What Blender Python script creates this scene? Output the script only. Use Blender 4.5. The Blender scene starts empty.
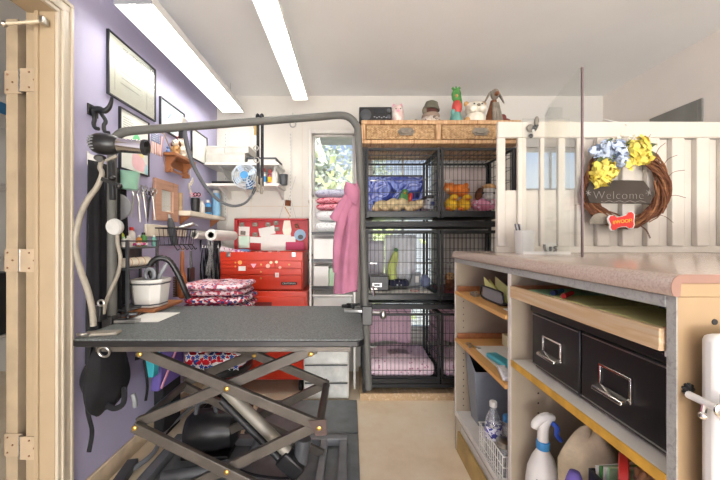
import bpy, math, random
from mathutils import Vector, Matrix, Euler, noise
import bmesh

RND = random.Random(11)
SC = bpy.context.scene
COL = SC.collection
PI = math.pi
# camera: level, looking along +y, standing at x=0, y=0, eye height EYE
FOC, CX, CY, EYE = 330.0, 351.0, 240.0, 1.13


def at(px, py, d):
    """world point seen at a pixel of the 720x480 photograph, at depth d metres"""
    return Vector(((px - CX) * d / FOC, d, EYE - (py - CY) * d / FOC))


def V(*a):
    return Vector(a)


# ------------------------------------------------------------------ materials
def lin(c):
    if isinstance(c, str):
        c = tuple(int(c[i:i + 2], 16) for i in (0, 2, 4))
    o = []
    for x in c:
        x = x / 255.0
        o.append(x / 12.92 if x <= 0.04045 else ((x + 0.055) / 1.055) ** 2.4)
    return (o[0], o[1], o[2], 1.0)


class NT:
    def __init__(s, name):
        s.mat = bpy.data.materials.new(name)
        s.mat.use_nodes = True
        s.t = s.mat.node_tree
        s.b = s.t.nodes['Principled BSDF']
        s.out = s.t.nodes['Material Output']

    def n(s, typ, **kw):
        x = s.t.nodes.new(typ)
        for k, v in kw.items():
            if k in x.inputs.keys():
                x.inputs[k].default_value = v
            else:
                setattr(x, k, v)
        return x

    def l(s, a, b):
        s.t.links.new(a, b)

    def coord(s, scale=(1, 1, 1), rot=(0, 0, 0)):
        tc = s.n('ShaderNodeTexCoord')
        mp = s.n('ShaderNodeMapping')
        mp.inputs['Scale'].default_value = scale
        mp.inputs['Rotation'].default_value = rot
        s.l(tc.outputs['Object'], mp.inputs['Vector'])
        return mp.outputs['Vector']

    def ramp(s, fac, stops, interp='LINEAR'):
        r = s.n('ShaderNodeValToRGB')
        cr = r.color_ramp
        cr.interpolation = interp
        while len(cr.elements) > len(stops):
            cr.elements.remove(cr.elements[-1])
        while len(cr.elements) < len(stops):
            cr.elements.new(1.0)
        for e, (p, c) in zip(cr.elements, stops):
            e.position = p
            e.color = lin(c)
        s.l(fac, r.inputs['Fac'])
        return r.outputs['Color']

    def bump(s, h, strength=.3, dist=.002):
        b = s.n('ShaderNodeBump')
        b.inputs['Strength'].default_value = strength
        b.inputs['Distance'].default_value = dist
        s.l(h, b.inputs['Height'])
        s.l(b.outputs['Normal'], s.b.inputs['Normal'])

    def base(s, sock):
        s.l(sock, s.b.inputs['Base Color'])

    def setp(s, rough=.5, metal=0., spec=.5, **kw):
        s.b.inputs['Roughness'].default_value = rough
        s.b.inputs['Metallic'].default_value = metal
        s.b.inputs['Specular IOR Level'].default_value = spec
        for k, v in kw.items():
            s.b.inputs[k].default_value = v


def shade(c, k):
    if isinstance(c, str):
        c = tuple(int(c[i:i + 2], 16) for i in (0, 2, 4))
    return tuple(max(0, min(255, x * k)) for x in c)


def mk(name, col, rough=.5, metal=0., var=.06, vs=9., bump=0., bs=120., spec=.5, stretch=(1, 1, 1), **kw):
    """plain surface with a little procedural tone variation and optional grain bump"""
    m = NT(name)
    m.setp(rough, metal, spec, **kw)
    v = m.coord(stretch)
    t = m.n('ShaderNodeTexNoise', Scale=vs, Detail=4.)
    m.l(v, t.inputs['Vector'])
    m.base(m.ramp(t.outputs['Fac'], [(.3, shade(col, 1 - var)), (.7, shade(col, 1 + var))]))
    if bump:
        b = m.n('ShaderNodeTexNoise', Scale=bs, Detail=3.)
        m.l(v, b.inputs['Vector'])
        m.bump(b.outputs['Fac'], bump)
    return m.mat


def mk_wood(name, c1, c2, axis=1, scale=14., rough=.45, bump=.1):
    m = NT(name)
    m.setp(rough)
    st = [scale, scale, scale]
    st[axis] = scale * .07
    v = m.coord(st)
    t = m.n('ShaderNodeTexNoise', Scale=2.2, Detail=6., Distortion=.8)
    m.l(v, t.inputs['Vector'])
    m.base(m.ramp(t.outputs['Fac'], [(.28, c1), (.5, c2), (.72, shade(c1, .92))]))
    m.bump(t.outputs['Fac'], bump)
    return m.mat


def mk_spots(name, ground, spots, scale=40., size=.32, rough=.9):
    m = NT(name)
    m.setp(rough, spec=.2)
    vo = m.n('ShaderNodeTexVoronoi', Scale=scale)
    m.l(m.coord(), vo.inputs['Vector'])
    m.base(m.ramp(vo.outputs['Distance'], [(0, spots), (size, spots), (size + .02, ground), (1, ground)]))
    return m.mat


def mk_patch(name, stops, scale=30., rough=.9, dist=1.2, vor=False, interp='CONSTANT', stretch=(1, 1, 1)):
    m = NT(name)
    m.setp(rough, spec=.25)
    v = m.coord(stretch)
    if vor:
        t = m.n('ShaderNodeTexVoronoi', Scale=scale)
        m.l(v, t.inputs['Vector'])
        sep = m.n('ShaderNodeSeparateColor')
        m.l(t.outputs['Color'], sep.inputs['Color'])
        f = sep.outputs['Red']
    else:
        t = m.n('ShaderNodeTexNoise', Scale=scale, Detail=2., Distortion=dist)
        m.l(v, t.inputs['Vector'])
        f = t.outputs['Fac']
    m.base(m.ramp(f, stops, interp))
    return m.mat


def mk_glow(name, col, strength):
    m = NT(name)
    m.setp(.4)
    m.b.inputs['Base Color'].default_value = lin(col)
    m.b.inputs['Emission Color'].default_value = lin(col)
    m.b.inputs['Emission Strength'].default_value = strength
    return m.mat


def mk_clear(name, tint='FFFFFF', gloss=.08, rough=.03, milk=0., blend=.12):
    m = NT(name)
    tr = m.n('ShaderNodeBsdfTransparent')
    tr.inputs['Color'].default_value = lin(tint)
    gl = m.n('ShaderNodeBsdfGlossy')
    gl.inputs['Roughness'].default_value = rough
    lw = m.n('ShaderNodeLayerWeight')
    lw.inputs['Blend'].default_value = blend
    mx = m.n('ShaderNodeMixShader')
    ad = m.n('ShaderNodeMath', operation='ADD')
    ad.use_clamp = True
    ad.inputs[1].default_value = gloss
    m.l(lw.outputs['Fresnel'], ad.inputs[0])
    m.l(ad.outputs[0], mx.inputs[0])
    m.l(tr.outputs[0], mx.inputs[1])
    m.l(gl.outputs[0], mx.inputs[2])
    last = mx
    if milk:
        df = m.n('ShaderNodeBsdfDiffuse')
        df.inputs['Color'].default_value = lin('F2F2F0')
        m2 = m.n('ShaderNodeMixShader')
        m2.inputs[0].default_value = milk
        m.l(mx.outputs[0], m2.inputs[1])
        m.l(df.outputs[0], m2.inputs[2])
        last = m2
    m.l(last.outputs[0], m.out.inputs['Surface'])
    return m.mat


# ------------------------------------------------------------------ mesh builder
class MB:
    def __init__(s):
        s.v, s.f, s.m, s.mi = [], [], [], 0

    def add(s, vs, fs):
        o = len(s.v)
        s.v += [Vector(x) for x in vs]
        s.f += [tuple(i + o for i in f) for f in fs]
        s.m += [s.mi] * len(fs)
        return s

    BF = [(0, 3, 2, 1), (4, 5, 6, 7), (0, 1, 5, 4), (1, 2, 6, 5), (2, 3, 7, 6), (3, 0, 4, 7)]

    def box(s, x0, x1, y0, y1, z0, z1):
        return s.add([(x0, y0, z0), (x1, y0, z0), (x1, y1, z0), (x0, y1, z0),
                      (x0, y0, z1), (x1, y0, z1), (x1, y1, z1), (x0, y1, z1)], MB.BF)

    def cb(s, c, size, rot=(0, 0, 0)):
        m = Euler(rot).to_matrix()
        h = [x / 2 for x in size]
        pts = [(-1, -1, -1), (1, -1, -1), (1, 1, -1), (-1, 1, -1), (-1, -1, 1), (1, -1, 1), (1, 1, 1), (-1, 1, 1)]
        return s.add([Vector(c) + m @ Vector((p[0] * h[0], p[1] * h[1], p[2] * h[2])) for p in pts], MB.BF)

    def beam(s, a, b, w, h, up=(0, 0, 1)):
        a, b = Vector(a), Vector(b)
        d = (b - a).normalized()
        up = Vector(up)
        if abs(d.dot(up)) > .98:
            up = Vector((0, 1, 0))
        sd = d.cross(up).normalized() * (w / 2)
        u = sd.cross(d).normalized() * (h / 2)
        return s.add([a - sd - u, a + sd - u, a + sd + u, a - sd + u, b - sd - u, b + sd - u, b + sd + u, b - sd + u],
                     [(0, 3, 2, 1), (4, 5, 6, 7), (0, 1, 5, 4), (1, 2, 6, 5), (2, 3, 7, 6), (3, 0, 4, 7)])

    def tube(s, pts, r, n=8, closed=False, flat=1.0):
        pts = [Vector(p) for p in pts]
        k = len(pts)
        rr = r if isinstance(r, (list, tuple)) else [r] * k
        vs, fs = [], []
        t0 = (pts[1] - pts[0]).normalized()
        ref = Vector((0, 0, 1)) if abs(t0.z) < .9 else Vector((0, 1, 0))
        nrm = (ref - t0 * ref.dot(t0)).normalized()
        for i in range(k):
            if closed:
                t = (pts[(i + 1) % k] - pts[i - 1]).normalized()
            else:
                t = (pts[min(i + 1, k - 1)] - pts[max(i - 1, 0)])
                t = t.normalized() if t.length > 1e-9 else t0
            nrm = (nrm - t * nrm.dot(t))
            nrm = nrm.normalized() if nrm.length > 1e-6 else t.orthogonal().normalized()
            bi = t.cross(nrm)
            off = PI / n if n == 4 else 0
            for j in range(n):
                a = 2 * PI * j / n + off
                vs.append(pts[i] + (nrm * math.cos(a) * flat + bi * math.sin(a)) * rr[i])
        for i in range(k if closed else k - 1):
            for j in range(n):
                a, b = i * n + j, i * n + (j + 1) % n
                c, d = ((i + 1) % k) * n + (j + 1) % n, ((i + 1) % k) * n + j
                fs.append((a, b, c, d))
        if not closed:
            fs.append(tuple(range(n)))
            fs.append(tuple((k - 1) * n + j for j in range(n)))
        return s.add(vs, fs)

    def lathe(s, prof, o=(0, 0, 0), ax=(0, 0, 1), n=20, squash=1.0):
        ax = Vector(ax).normalized()
        q = Vector((0, 0, 1)).rotation_difference(ax)
        o = Vector(o)
        vs, fs = [], []
        for r, t in prof:
            for j in range(n):
                a = 2 * PI * j / n
                vs.append(o + q @ Vector((r * math.cos(a), r * squash * math.sin(a), t)))
        for i in range(len(prof) - 1):
            for j in range(n):
                fs.append((i * n + j, i * n + (j + 1) % n, (i + 1) * n + (j + 1) % n, (i + 1) * n + j))
        if prof[0][0] > 1e-6:
            fs.append(tuple(range(n)))
        if prof[-1][0] > 1e-6:
            fs.append(tuple((len(prof) - 1) * n + j for j in range(n)))
        return s.add(vs, fs)

    def cyl(s, a, b, r, n=16):
        a, b = Vector(a), Vector(b)
        return s.lathe([(r, 0), (r, (b - a).length)], a, b - a, n)

    def ell(s, c, r, rot=(0, 0, 0), nu=16, nv=10, jit=0., fr=6.):
        if not isinstance(r, (tuple, list)):
            r = (r, r, r)
        m = Euler(rot).to_matrix()
        c = Vector(c)
        vs, fs = [], []
        for i in range(nv + 1):
            th = PI * i / nv
            for j in range(nu):
                ph = 2 * PI * j / nu
                p = Vector((math.sin(th) * math.cos(ph), math.sin(th) * math.sin(ph), math.cos(th)))
                k = 1 + (jit * noise.noise(p * fr * .4 + c * 9) if jit else 0)
                vs.append(c + m @ Vector((p.x * r[0] * k, p.y * r[1] * k, p.z * r[2] * k)))
        for i in range(nv):
            for j in range(nu):
                fs.append((i * nu + j, i * nu + (j + 1) % nu, (i + 1) * nu + (j + 1) % nu, (i + 1) * nu + j))
        return s.add(vs, fs)

    def grid(s, fn, nu, nv, cu=False):
        vs = [Vector(fn(i / nu, j / nv)) for j in range(nv + 1) for i in range(nu + (0 if cu else 1))]
        w = nu if cu else nu + 1
        fs = []
        for j in range(nv):
            for i in range(nu):
                a, b = j * w + i, j * w + (i + 1) % w
                fs.append((a, b, b + w, a + w))
        return s.add(vs, fs)

    def poly(s, pts, d):
        pts = [Vector(p) for p in pts]
        d = Vector(d)
        n = len(pts)
        fs = [tuple(range(n)), tuple(range(n, 2 * n))] + [(i, (i + 1) % n, n + (i + 1) % n, n + i) for i in range(n)]
        return s.add(pts + [p + d for p in pts], fs)

    def ring(s, c, R, r, nrm=(0, 0, 1), n=28, k=8, squash=1.):
        q = Vector((0, 0, 1)).rotation_difference(Vector(nrm).normalized())
        c = Vector(c)
        return s.tube([c + q @ Vector((R * math.cos(2 * PI * i / n), R * squash * math.sin(2 * PI * i / n), 0)) for i in range(n)],
                      r, k, closed=True)

    def build(s, name, mat, par=None, bev=0., sub=0, solid=0., ang=38, label=None, smooth=True):
        if par is not None:
            base = WP[par.name]
        else:
            lo = Vector([min(v[i] for v in s.v) for i in range(3)])
            hi = Vector([max(v[i] for v in s.v) for i in range(3)])
            base = Vector(((lo.x + hi.x) / 2, (lo.y + hi.y) / 2, lo.z))
        me = bpy.data.meshes.new(name)
        me.from_pydata([v - base for v in s.v], [], s.f)
        bm = bmesh.new()
        bm.from_mesh(me)
        if not getattr(s, 'keep', False):
            bmesh.ops.recalc_face_normals(bm, faces=bm.faces)
        bm.to_mesh(me)
        bm.free()
        for m in (mat if isinstance(mat, (list, tuple)) else [mat]):
            me.materials.append(m)
        if any(s.m):
            me.polygons.foreach_set('material_index', s.m)
        if smooth:
            me.polygons.foreach_set('use_smooth', [True] * len(me.polygons))
            me.set_sharp_from_angle(angle=math.radians(ang))
        o = bpy.data.objects.new(name, me)
        COL.objects.link(o)
        if par is not None:
            o.parent = par
        else:
            o.location = base
        WP[o.name] = base
        if bev:
            b = o.modifiers.new('edge', 'BEVEL')
            b.width = bev
            b.segments = 2
            b.limit_method = 'ANGLE'
        if solid:
            b = o.modifiers.new('thick', 'SOLIDIFY')
            b.thickness = solid
            b.offset = 0
        if sub:
            b = o.modifiers.new('soft', 'SUBSURF')
            b.levels = sub
            b.render_levels = sub
        if label:
            o['label'] = label
        return o


WP = {}


def tag(o, label, cat, group=None, kind=None):
    o['label'] = label
    o['category'] = cat
    if group:
        o['group'] = group
    if kind:
        o['kind'] = kind
    return o


def thing(name, label, cat, base, group=None):
    o = bpy.data.objects.new(name, None)
    o.empty_display_size = .05
    COL.objects.link(o)
    o.location = base
    WP[o.name] = Vector(base)
    return tag(o, label, cat, group)


def struct(o, label=None):
    o['kind'] = 'structure'
    if label:
        o['label'] = label
    return o


def dup(root, loc, label=None, rz=None, scale=None):
    def cp(o, par):
        c = o.copy()
        COL.objects.link(c)
        c.parent = par
        WP[c.name] = WP[o.name]
        for ch in o.children:
            cp(ch, c)
        return c
    r = cp(root, None)
    r.location = loc
    if rz is not None:
        r.rotation_euler.z = rz
    if scale is not None:
        r.scale = scale
    if label:
        r['label'] = label
    return r


def spline(pts, n=6, closed=False):
    pts = [Vector(p) for p in pts]
    out = []
    k = len(pts)
    for i in range(k if closed else k - 1):
        g = (lambda j: pts[j % k]) if closed else (lambda j: pts[max(0, min(k - 1, j))])
        p0, p1, p2, p3 = g(i - 1), g(i), g(i + 1), g(i + 2)
        for q in range(n):
            t = q / n
            out.append(.5 * ((2 * p1) + (p2 - p0) * t + (2 * p0 - 5 * p1 + 4 * p2 - p3) * t * t + (3 * p1 - p0 - 3 * p2 + p3) * t ** 3))
    if not closed:
        out.append(pts[-1])
    return out


def text_mesh(name, txt, size, c, mat, par, rot=(PI / 2, 0, 0), depth=.0008, spacing=1.0, shear=0., off=0.):
    """lettering as real geometry, centred at c"""
    cu = bpy.data.curves.new(name, 'FONT')
    cu.body = txt
    cu.size = size
    cu.extrude = depth
    cu.align_x = 'CENTER'
    cu.align_y = 'CENTER'
    cu.space_character = spacing
    cu.shear = shear
    cu.offset = off
    t = bpy.data.objects.new(name + '_src', cu)
    COL.objects.link(t)
    bpy.context.view_layer.update()
    dg = bpy.context.evaluated_depsgraph_get()
    me = bpy.data.meshes.new_from_object(t.evaluated_get(dg))
    bpy.data.objects.remove(t)
    bpy.data.curves.remove(cu)
    me.name = name
    base = WP[par.name]
    me.transform(Matrix.Translation(Vector(c) - base) @ Euler(rot).to_matrix().to_4x4())
    me.materials.clear()
    me.materials.append(mat)
    o = bpy.data.objects.new(name, me)
    COL.objects.link(o)
    o.parent = par
    WP[o.name] = base
    return o


def petals(mb, c, r, n, size, seed, flat=.8, face=None):
    """a round flower head: small cupped petals over a ball"""
    g = random.Random(seed)
    c = Vector(c)
    for _ in range(n):
        d = Vector((g.gauss(0, 1), g.gauss(0, 1), g.gauss(0, 1))).normalized()
        p = c + Vector((d.x * r, d.y * r * flat, d.z * r)) * g.uniform(.75, 1.05)
        t = d.orthogonal().normalized()
        t.rotate(Matrix.Rotation(g.uniform(0, 6.28), 3, d))
        b = d.cross(t)
        sz = size * g.uniform(.7, 1.25)
        lift = d * sz * .35
        pts = [p - t * sz * .2, p + b * sz * .5 + lift * .4, p + t * sz * .9 + lift + b * sz * .25, p + t * sz * .9 + lift * 1.3 - b * sz * .25, p - b * sz * .5 + lift * .4]
        mb.add(pts, [(0, 1, 2, 3, 4)])
    return mb
# ------------------------------------------------------------------ palette
m_lilac = mk('lilac_paint', 'B0ADCB', .6, var=.02, vs=3)
m_white_wall = mk('off_white_paint', 'D3CFC7', .6, var=.015, vs=3)
m_cream_wall = mk('warm_white_paint', 'EFE7DD', .6, var=.015, vs=3)
m_ceiling = mk('ceiling_paint', 'E8E8E6', .8, var=.012, vs=2)
m_trim = mk('cream_gloss_trim', 'BFB4A2', .35, var=.02, vs=5)
m_jamb = mk('tan_gloss_jamb', 'A8957A', .35, var=.03, vs=5)
m_base = mk('worn_baseboard', 'C9B79C', .5, var=.08, vs=12)
m_white = mk('white_gloss', 'DEDCD7', .3, var=.02)
m_white_matt = mk('white_matt', 'D6D3CC', .7, var=.03)
m_cream = mk('cream_laminate', 'E8DECB', .45, var=.03)
m_paper = mk('paper_white', 'E2E1DC', .8, var=.015)
m_black = mk('black_plastic', '1B1B1D', .35, var=.1)
m_black_matt = mk('black_cloth', '131318', .9, var=.3, vs=14, bump=.4, bs=60)
m_black_steel = mk('black_powder_coat', '17181B', .5, var=.1)
m_wire = mk('black_wire', '131417', .45, var=.05)
m_steel = mk('brushed_steel', 'B4B4B2', .28, 1., var=.06)
m_chrome = mk('chrome', 'D6D4D0', .12, 1., var=.03)
m_armgrey = mk('grey_tube_enamel', '5A5A56', .6, 0., var=.05)
m_lift = mk('bronze_grey_steel', '57524C', .38, .35, var=.12, vs=14)
m_frame_grey = mk('pale_grey_steel', '82858A', .4, .3, var=.08)
m_red = mk('red_enamel', 'C8361C', .3, var=.05, vs=5)
m_red_dark = mk('red_enamel_inside', 'B4262B', .4, var=.06)
m_pink = mk('pink_fleece', 'A56A82', .95, var=.08, vs=10, bump=.35, bs=90)
m_brown = mk('brown_fur', '6B3D22', .9, var=.2, vs=30, bump=.4)
m_tan = mk('tan_fur', 'C49A68', .9, var=.12, vs=30, bump=.3)
m_orange = mk('orange_plush', 'D5772A', .9, var=.12, vs=30, bump=.4)
m_yellow = mk('yellow_plush', 'F0B728', .9, var=.14, vs=30, bump=.4)
m_teal = mk('teal_ceramic', '6FA79C', .45, var=.12, vs=20)
m_green = mk('green_paint', '4F8A48', .55, var=.14, vs=20)
m_mint = mk('mint_plastic', '96CAB4', .4, var=.05)
m_blue = mk('blue_plastic', '3E8BC4', .35, var=.06)
m_skyblue = mk('sky_blue_plastic', '8FC4E8', .35, var=.05)
m_navy = mk('navy_cloth', '2B3560', .9, var=.15)
m_purple = mk('purple_cloth', '6A5BA6', .8, var=.12)
m_cyan = mk('cyan_plastic', '49C6D6', .4, var=.05)
m_maroon = mk('maroon_ceramic', '7E3A33', .5, var=.15)
m_redplain = mk('red_plastic', 'D2302A', .4, var=.05)
m_pinklight = mk('pale_pink', 'EBA9BE', .7, var=.08)
m_magenta = mk('magenta', 'C93C86', .6, var=.1)
m_legal = mk('legal_pad_yellow', 'E4E39A', .75, var=.03)
m_greenpaper = mk('green_paper', 'A5D9A6', .75, var=.04)
m_grey = mk('mid_grey_plastic', '8C8F94', .5, var=.06)
m_darkgrey = mk('dark_grey_plastic', '4A4C50', .5, var=.08)
m_beigehose = mk('beige_hose', '8F897D', .5, var=.06, vs=30)
m_stone = mk('grey_stone', '857D70', .8, var=.15, vs=25, bump=.3)
m_fence = mk('cream_white_gloss', 'D3CCC0', .35, var=.02)
m_creamcer = mk('cream_ceramic', 'E9E1CF', .35, var=.06, vs=20)
m_gold = mk('brass', 'C8A55A', .3, .9, var=.06)
m_terracotta = mk_wood('terracotta_wood', 'B48872', 'BE947D', 1, 18, .6)
m_wood_orange = mk_wood('orange_wood', 'B67A53', 'A0673F', 1, 16)
m_wood_shelf = mk_wood('honey_wood', 'E0B070', 'CF9A58', 1, 14)
m_wood_raw = mk_wood('raw_plywood', 'DCC8A8', 'BFA07A', 1, 20, .7, .3)
m_wood_dark = mk_wood('dark_wood', '8A5A38', '74472A', 1, 16)
m_wood_pale = mk_wood('pale_wood', 'CBB190', 'B99C78', 0, 16, .6)
m_brushwood = mk_wood('brush_wood', 'A8673A', '8F5128', 2, 20)
m_yellow_edge = mk('yellow_wood_edge', 'C99B3E', .5, var=.1, vs=20)
m_skin = mk('peanut', 'B98A68', .7, var=.2, vs=40)
m_clear_bag = mk_clear('clear_bag', 'F4F4F4', .1, .12, milk=.35)
m_clear_bin = mk_clear('clear_bin', 'F0F2F2', .08, .08, milk=.45)
m_bottle = mk_clear('clear_bottle', 'F2F6F8', .14, .05, milk=.15)
m_acrylic = mk_clear('clear_acrylic', 'FCFDFC', .02, .02, milk=.03)
m_glass = mk_clear('window_glass', 'FAFCFC', .05, .01)
m_picglass = mk_clear('picture_glass', 'FFFFFF', .0, .16)
m_acryl_edge = mk('acrylic_edge', '6B5A5C', .2, var=.05)


def _concrete():
    m = NT('beige_concrete')
    m.setp(.45)
    t = m.n('ShaderNodeTexNoise', Scale=3.5, Detail=8., Roughness=.65)
    m.l(m.coord(), t.inputs['Vector'])
    m.base(m.ramp(t.outputs['Fac'], [(.25, 'DCC6A4'), (.45, 'ECD9BC'), (.6, 'F2E3CB'), (.8, 'E2CDAE')]))
    m.bump(t.outputs['Fac'], .1)
    return m.mat


def _tabletop():
    m = NT('speckled_grey_rubber')
    m.setp(.55)
    v = m.coord()
    t = m.n('ShaderNodeTexNoise', Scale=160., Detail=4.)
    m.l(v, t.inputs['Vector'])
    m.base(m.ramp(t.outputs['Fac'], [(.3, '484D4F'), (.5, '626768'), (.7, '7D8283')]))
    m.bump(t.outputs['Fac'], .4, .001)
    return m.mat


def _counter():
    m = NT('speckled_pink_laminate')
    m.setp(.16, spec=.5)
    t = m.n('ShaderNodeTexNoise', Scale=220., Detail=5.)
    m.l(m.coord(), t.inputs['Vector'])
    m.base(m.ramp(t.outputs['Fac'], [(.3, 'AE9B8E'), (.5, 'C0AEA1'), (.7, 'CCBCB0')]))
    return m.mat


def _wicker():
    m = NT('woven_wicker')
    m.setp(.65)
    v = m.coord()
    b = m.n('ShaderNodeTexBrick', Scale=1., Color1=lin('D8B689'), Color2=lin('C29C6C'), Mortar=lin('8E6E48'))
    b.inputs['Brick Width'].default_value = .022
    b.inputs['Row Height'].default_value = .008
    b.inputs['Mortar Size'].default_value = .0012
    mp = m.n('ShaderNodeMapping')
    mp.inputs['Rotation'].default_value = (PI / 2, 0, 0)
    m.l(v, mp.inputs['Vector'])
    m.l(mp.outputs['Vector'], b.inputs['Vector'])
    nz = m.n('ShaderNodeTexNoise', Scale=60., Detail=2.)
    m.l(v, nz.inputs['Vector'])
    mx = m.n('ShaderNodeMixRGB', blend_type='MULTIPLY')
    mx.inputs['Fac'].default_value = .8
    m.l(b.outputs['Color'], mx.inputs['Color1'])
    m.l(m.ramp(nz.outputs['Fac'], [(.35, 'B8A48C'), (.6, 'FFFFFF')]), mx.inputs['Color2'])
    m.base(mx.outputs['Color'])
    m.bump(b.outputs['Fac'], -.5, .003)
    return m.mat


def _cane():
    m = NT('bound_cane')
    m.setp(.55)
    t = m.n('ShaderNodeTexNoise', Scale=40., Detail=2.)
    m.l(m.coord((1, .1, .1)), t.inputs['Vector'])
    m.base(m.ramp(t.outputs['Fac'], [(.34, '9E7048'), (.46, 'D2AE84'), (.56, 'B98C62'), (.68, 'D8B68E')]))
    return m.mat


m_concrete, m_tabletop, m_countertop, m_wicker, m_cane = _concrete(), _tabletop(), _counter(), _wicker(), _cane()
m_particle = mk_patch('grey_particle_edge', [(.3, '8E8E8A'), (.5, 'A8A8A4'), (.7, '9A9A96')], 90, .6, .5, interp='LINEAR')
m_stars = mk_patch('star_fabric', [(0, 'C8202E'), (.34, 'F0ECEC'), (.5, '2C4C9C'), (.72, 'C8202E'), (.86, 'F0ECEC')], 34, vor=True)
m_fleece = mk_patch('red_white_blue_fleece', [(0, 'B0283A'), (.3, 'EADDE0'), (.45, '34417A'), (.62, 'C03A4C'), (.78, 'E8DADF'), (.92, '2E3A6E')], 75, vor=True)
m_pinkdots = mk_spots('pink_spotted_blanket', 'F6DDE8', 'CE93AE', 34, .22)
m_pinkcurtain = mk_spots('pink_spotted_cloth', 'D9B8C8', 'B890A6', 60, .2)
m_bluefish = mk_patch('blue_reef_print', [(.3, '151C4A'), (.4, '3346A0'), (.47, '9FB0EC'), (.53, '3C4CA8'), (.58, 'C6CEF4'), (.64, '8090DC'), (.7, '1A2054')], 7, interp='LINEAR')
m_sandcloth = mk('sand_cloth', 'D6C196', .95, var=.1, vs=20, bump=.4)
m_redprint = mk_patch('red_printed_cotton', [(0, 'C43A58'), (.5, 'E8A8B4'), (.6, 'B8304C')], 40, interp='LINEAR')
m_silverprint = mk_patch('silver_printed_cotton', [(0, '8C8FA6'), (.5, 'C9CAD8'), (.6, '9A9BB8')], 60, interp='LINEAR')
m_towel = mk('beige_towel', 'D8C8A8', .95, var=.08, vs=20, bump=.5, bs=140)
m_leash = mk_patch('braided_strap', [(.35, '1E1E22'), (.5, '3B3B40'), (.65, '26262A')], 60, interp='LINEAR')
m_leash_grey = mk_patch('grey_braided_strap', [(.35, '77777A'), (.5, 'B0AFAE'), (.65, '5E5E62')], 60, interp='LINEAR')
m_vine = mk_wood('grape_vine', '7A4A2C', '5A321C', 0, 30, .8)
m_vine2 = mk_wood('pale_grape_vine', 'A07048', '7E5232', 0, 30, .8)
m_chalk = mk('chalk', 'A09A92', .9)
m_board = mk('chalkboard', '3E362F', .85, var=.08)
m_petal_y = mk('yellow_petal', 'EEDB68', .7, var=.08, vs=60)
m_petal_b = mk('pale_blue_petal', 'C6D4E8', .7, var=.08, vs=60)
m_petal_w = mk('white_petal', 'F0EBD6', .7, var=.05)
m_leaf = mk('dark_leaf', '47552E', .6, var=.15)
m_reflect = mk('white_reflector', 'FAFAF8', .5, var=.01)
m_glow = mk_glow('lit_tube', 'FFFCF6', 14.)
m_endglow = mk_glow('warm_tube_end', 'F3F0B8', 2.)
m_grass = mk('lawn', 'B8B4A8', .9, var=.2)
m_leaf_out = mk_patch('spring_leaves', [(.2, 'B4BC8C'), (.5, 'D6DC92'), (.8, 'EBEEB4')], 5, interp='LINEAR')
m_leaf_out2 = mk_patch('grey_green_leaves', [(.2, 'A8B094'), (.5, 'CBD0B4'), (.8, 'E0E4CC')], 5, interp='LINEAR')
m_bark = mk('tree_bark', '6E655A', .9, var=.2)
m_eave = mk('eave_paint', 'B9B6B4', .7)

# ------------------------------------------------------------------ setting
WX, BY, RX, CZ, FY = -1.153, 2.84, 2.17, 2.37, -4.6     # left wall, back wall, right wall, ceiling, open front
struct(MB().box(-3.5, RX + .12, FY, BY + .12, -.1, 0).build('floor', m_concrete))
struct(MB().box(-3.5, RX + .12, FY, BY + .12, CZ, CZ + .1).build('ceiling', m_ceiling))
w = MB()
w.box(WX - .12, WX, 1.30, BY + .12, 0, CZ)
w.box(WX - .12, WX, FY, .46, 0, CZ)
w.box(WX - .12, WX, .46, 1.30, 2.035, CZ)
struct(w.build('wall_left', m_lilac, smooth=False))
WL, WR, WB, WT = -.336, .034, 1.50, 2.045
w = MB()
w.box(WX, WL, BY, BY + .12, 0, CZ)
G = ((.16, .74, .35, 1.90), (1.46, 2.02, 1.22, 1.93))       # glazed door light behind the crates, small window behind the partition
w.box(WR, G[0][0], BY, BY + .12, 0, CZ)
w.box(G[0][1], G[1][0], BY, BY + .12, 0, CZ)
w.box(G[1][1], RX, BY, BY + .12, 0, CZ)
for a0, a1, b0, b1 in G:
    w.box(a0, a1, BY, BY + .12, 0, b0)
    w.box(a0, a1, BY, BY + .12, b1, CZ)
w.box(WL, WR, BY, BY + .12, 0, WB)
w.box(WL, WR, BY, BY + .12, WT, CZ)
wall_back = struct(w.build('wall_back', m_white_wall, smooth=False))
g = MB()
for x in (-.86, -.42):
    g.box(x - .0015, x + .0015, BY - .002, BY - .0002, 1.0, 2.2)
g.box(WX + .01, WL - .03, BY - .002, BY - .0002, 1.418, 1.422)
struct(g.build('trim_3', m_base, smooth=False), 'thin panel joints on the white back wall')
struct(MB().box(RX, RX + .12, FY, BY + .12, 0, CZ).build('wall_right', m_cream_wall, smooth=False))
w = MB().box(-3.5, -3.4, FY, BY + .12, 0, CZ)
w.box(-3.4, WX - .12, BY, BY + .12, 0, CZ)
struct(w.build('wall_hall', m_white_wall, smooth=False))
struct(MB().box(WX, WX + .014, 1.37, BY - .02, 0, .092).build('baseboard_left', m_base, bev=.004))
struct(MB().box(WX + .014, -.40, BY - .014, BY, 0, .092).build('baseboard_back', m_base, bev=.004))

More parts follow.
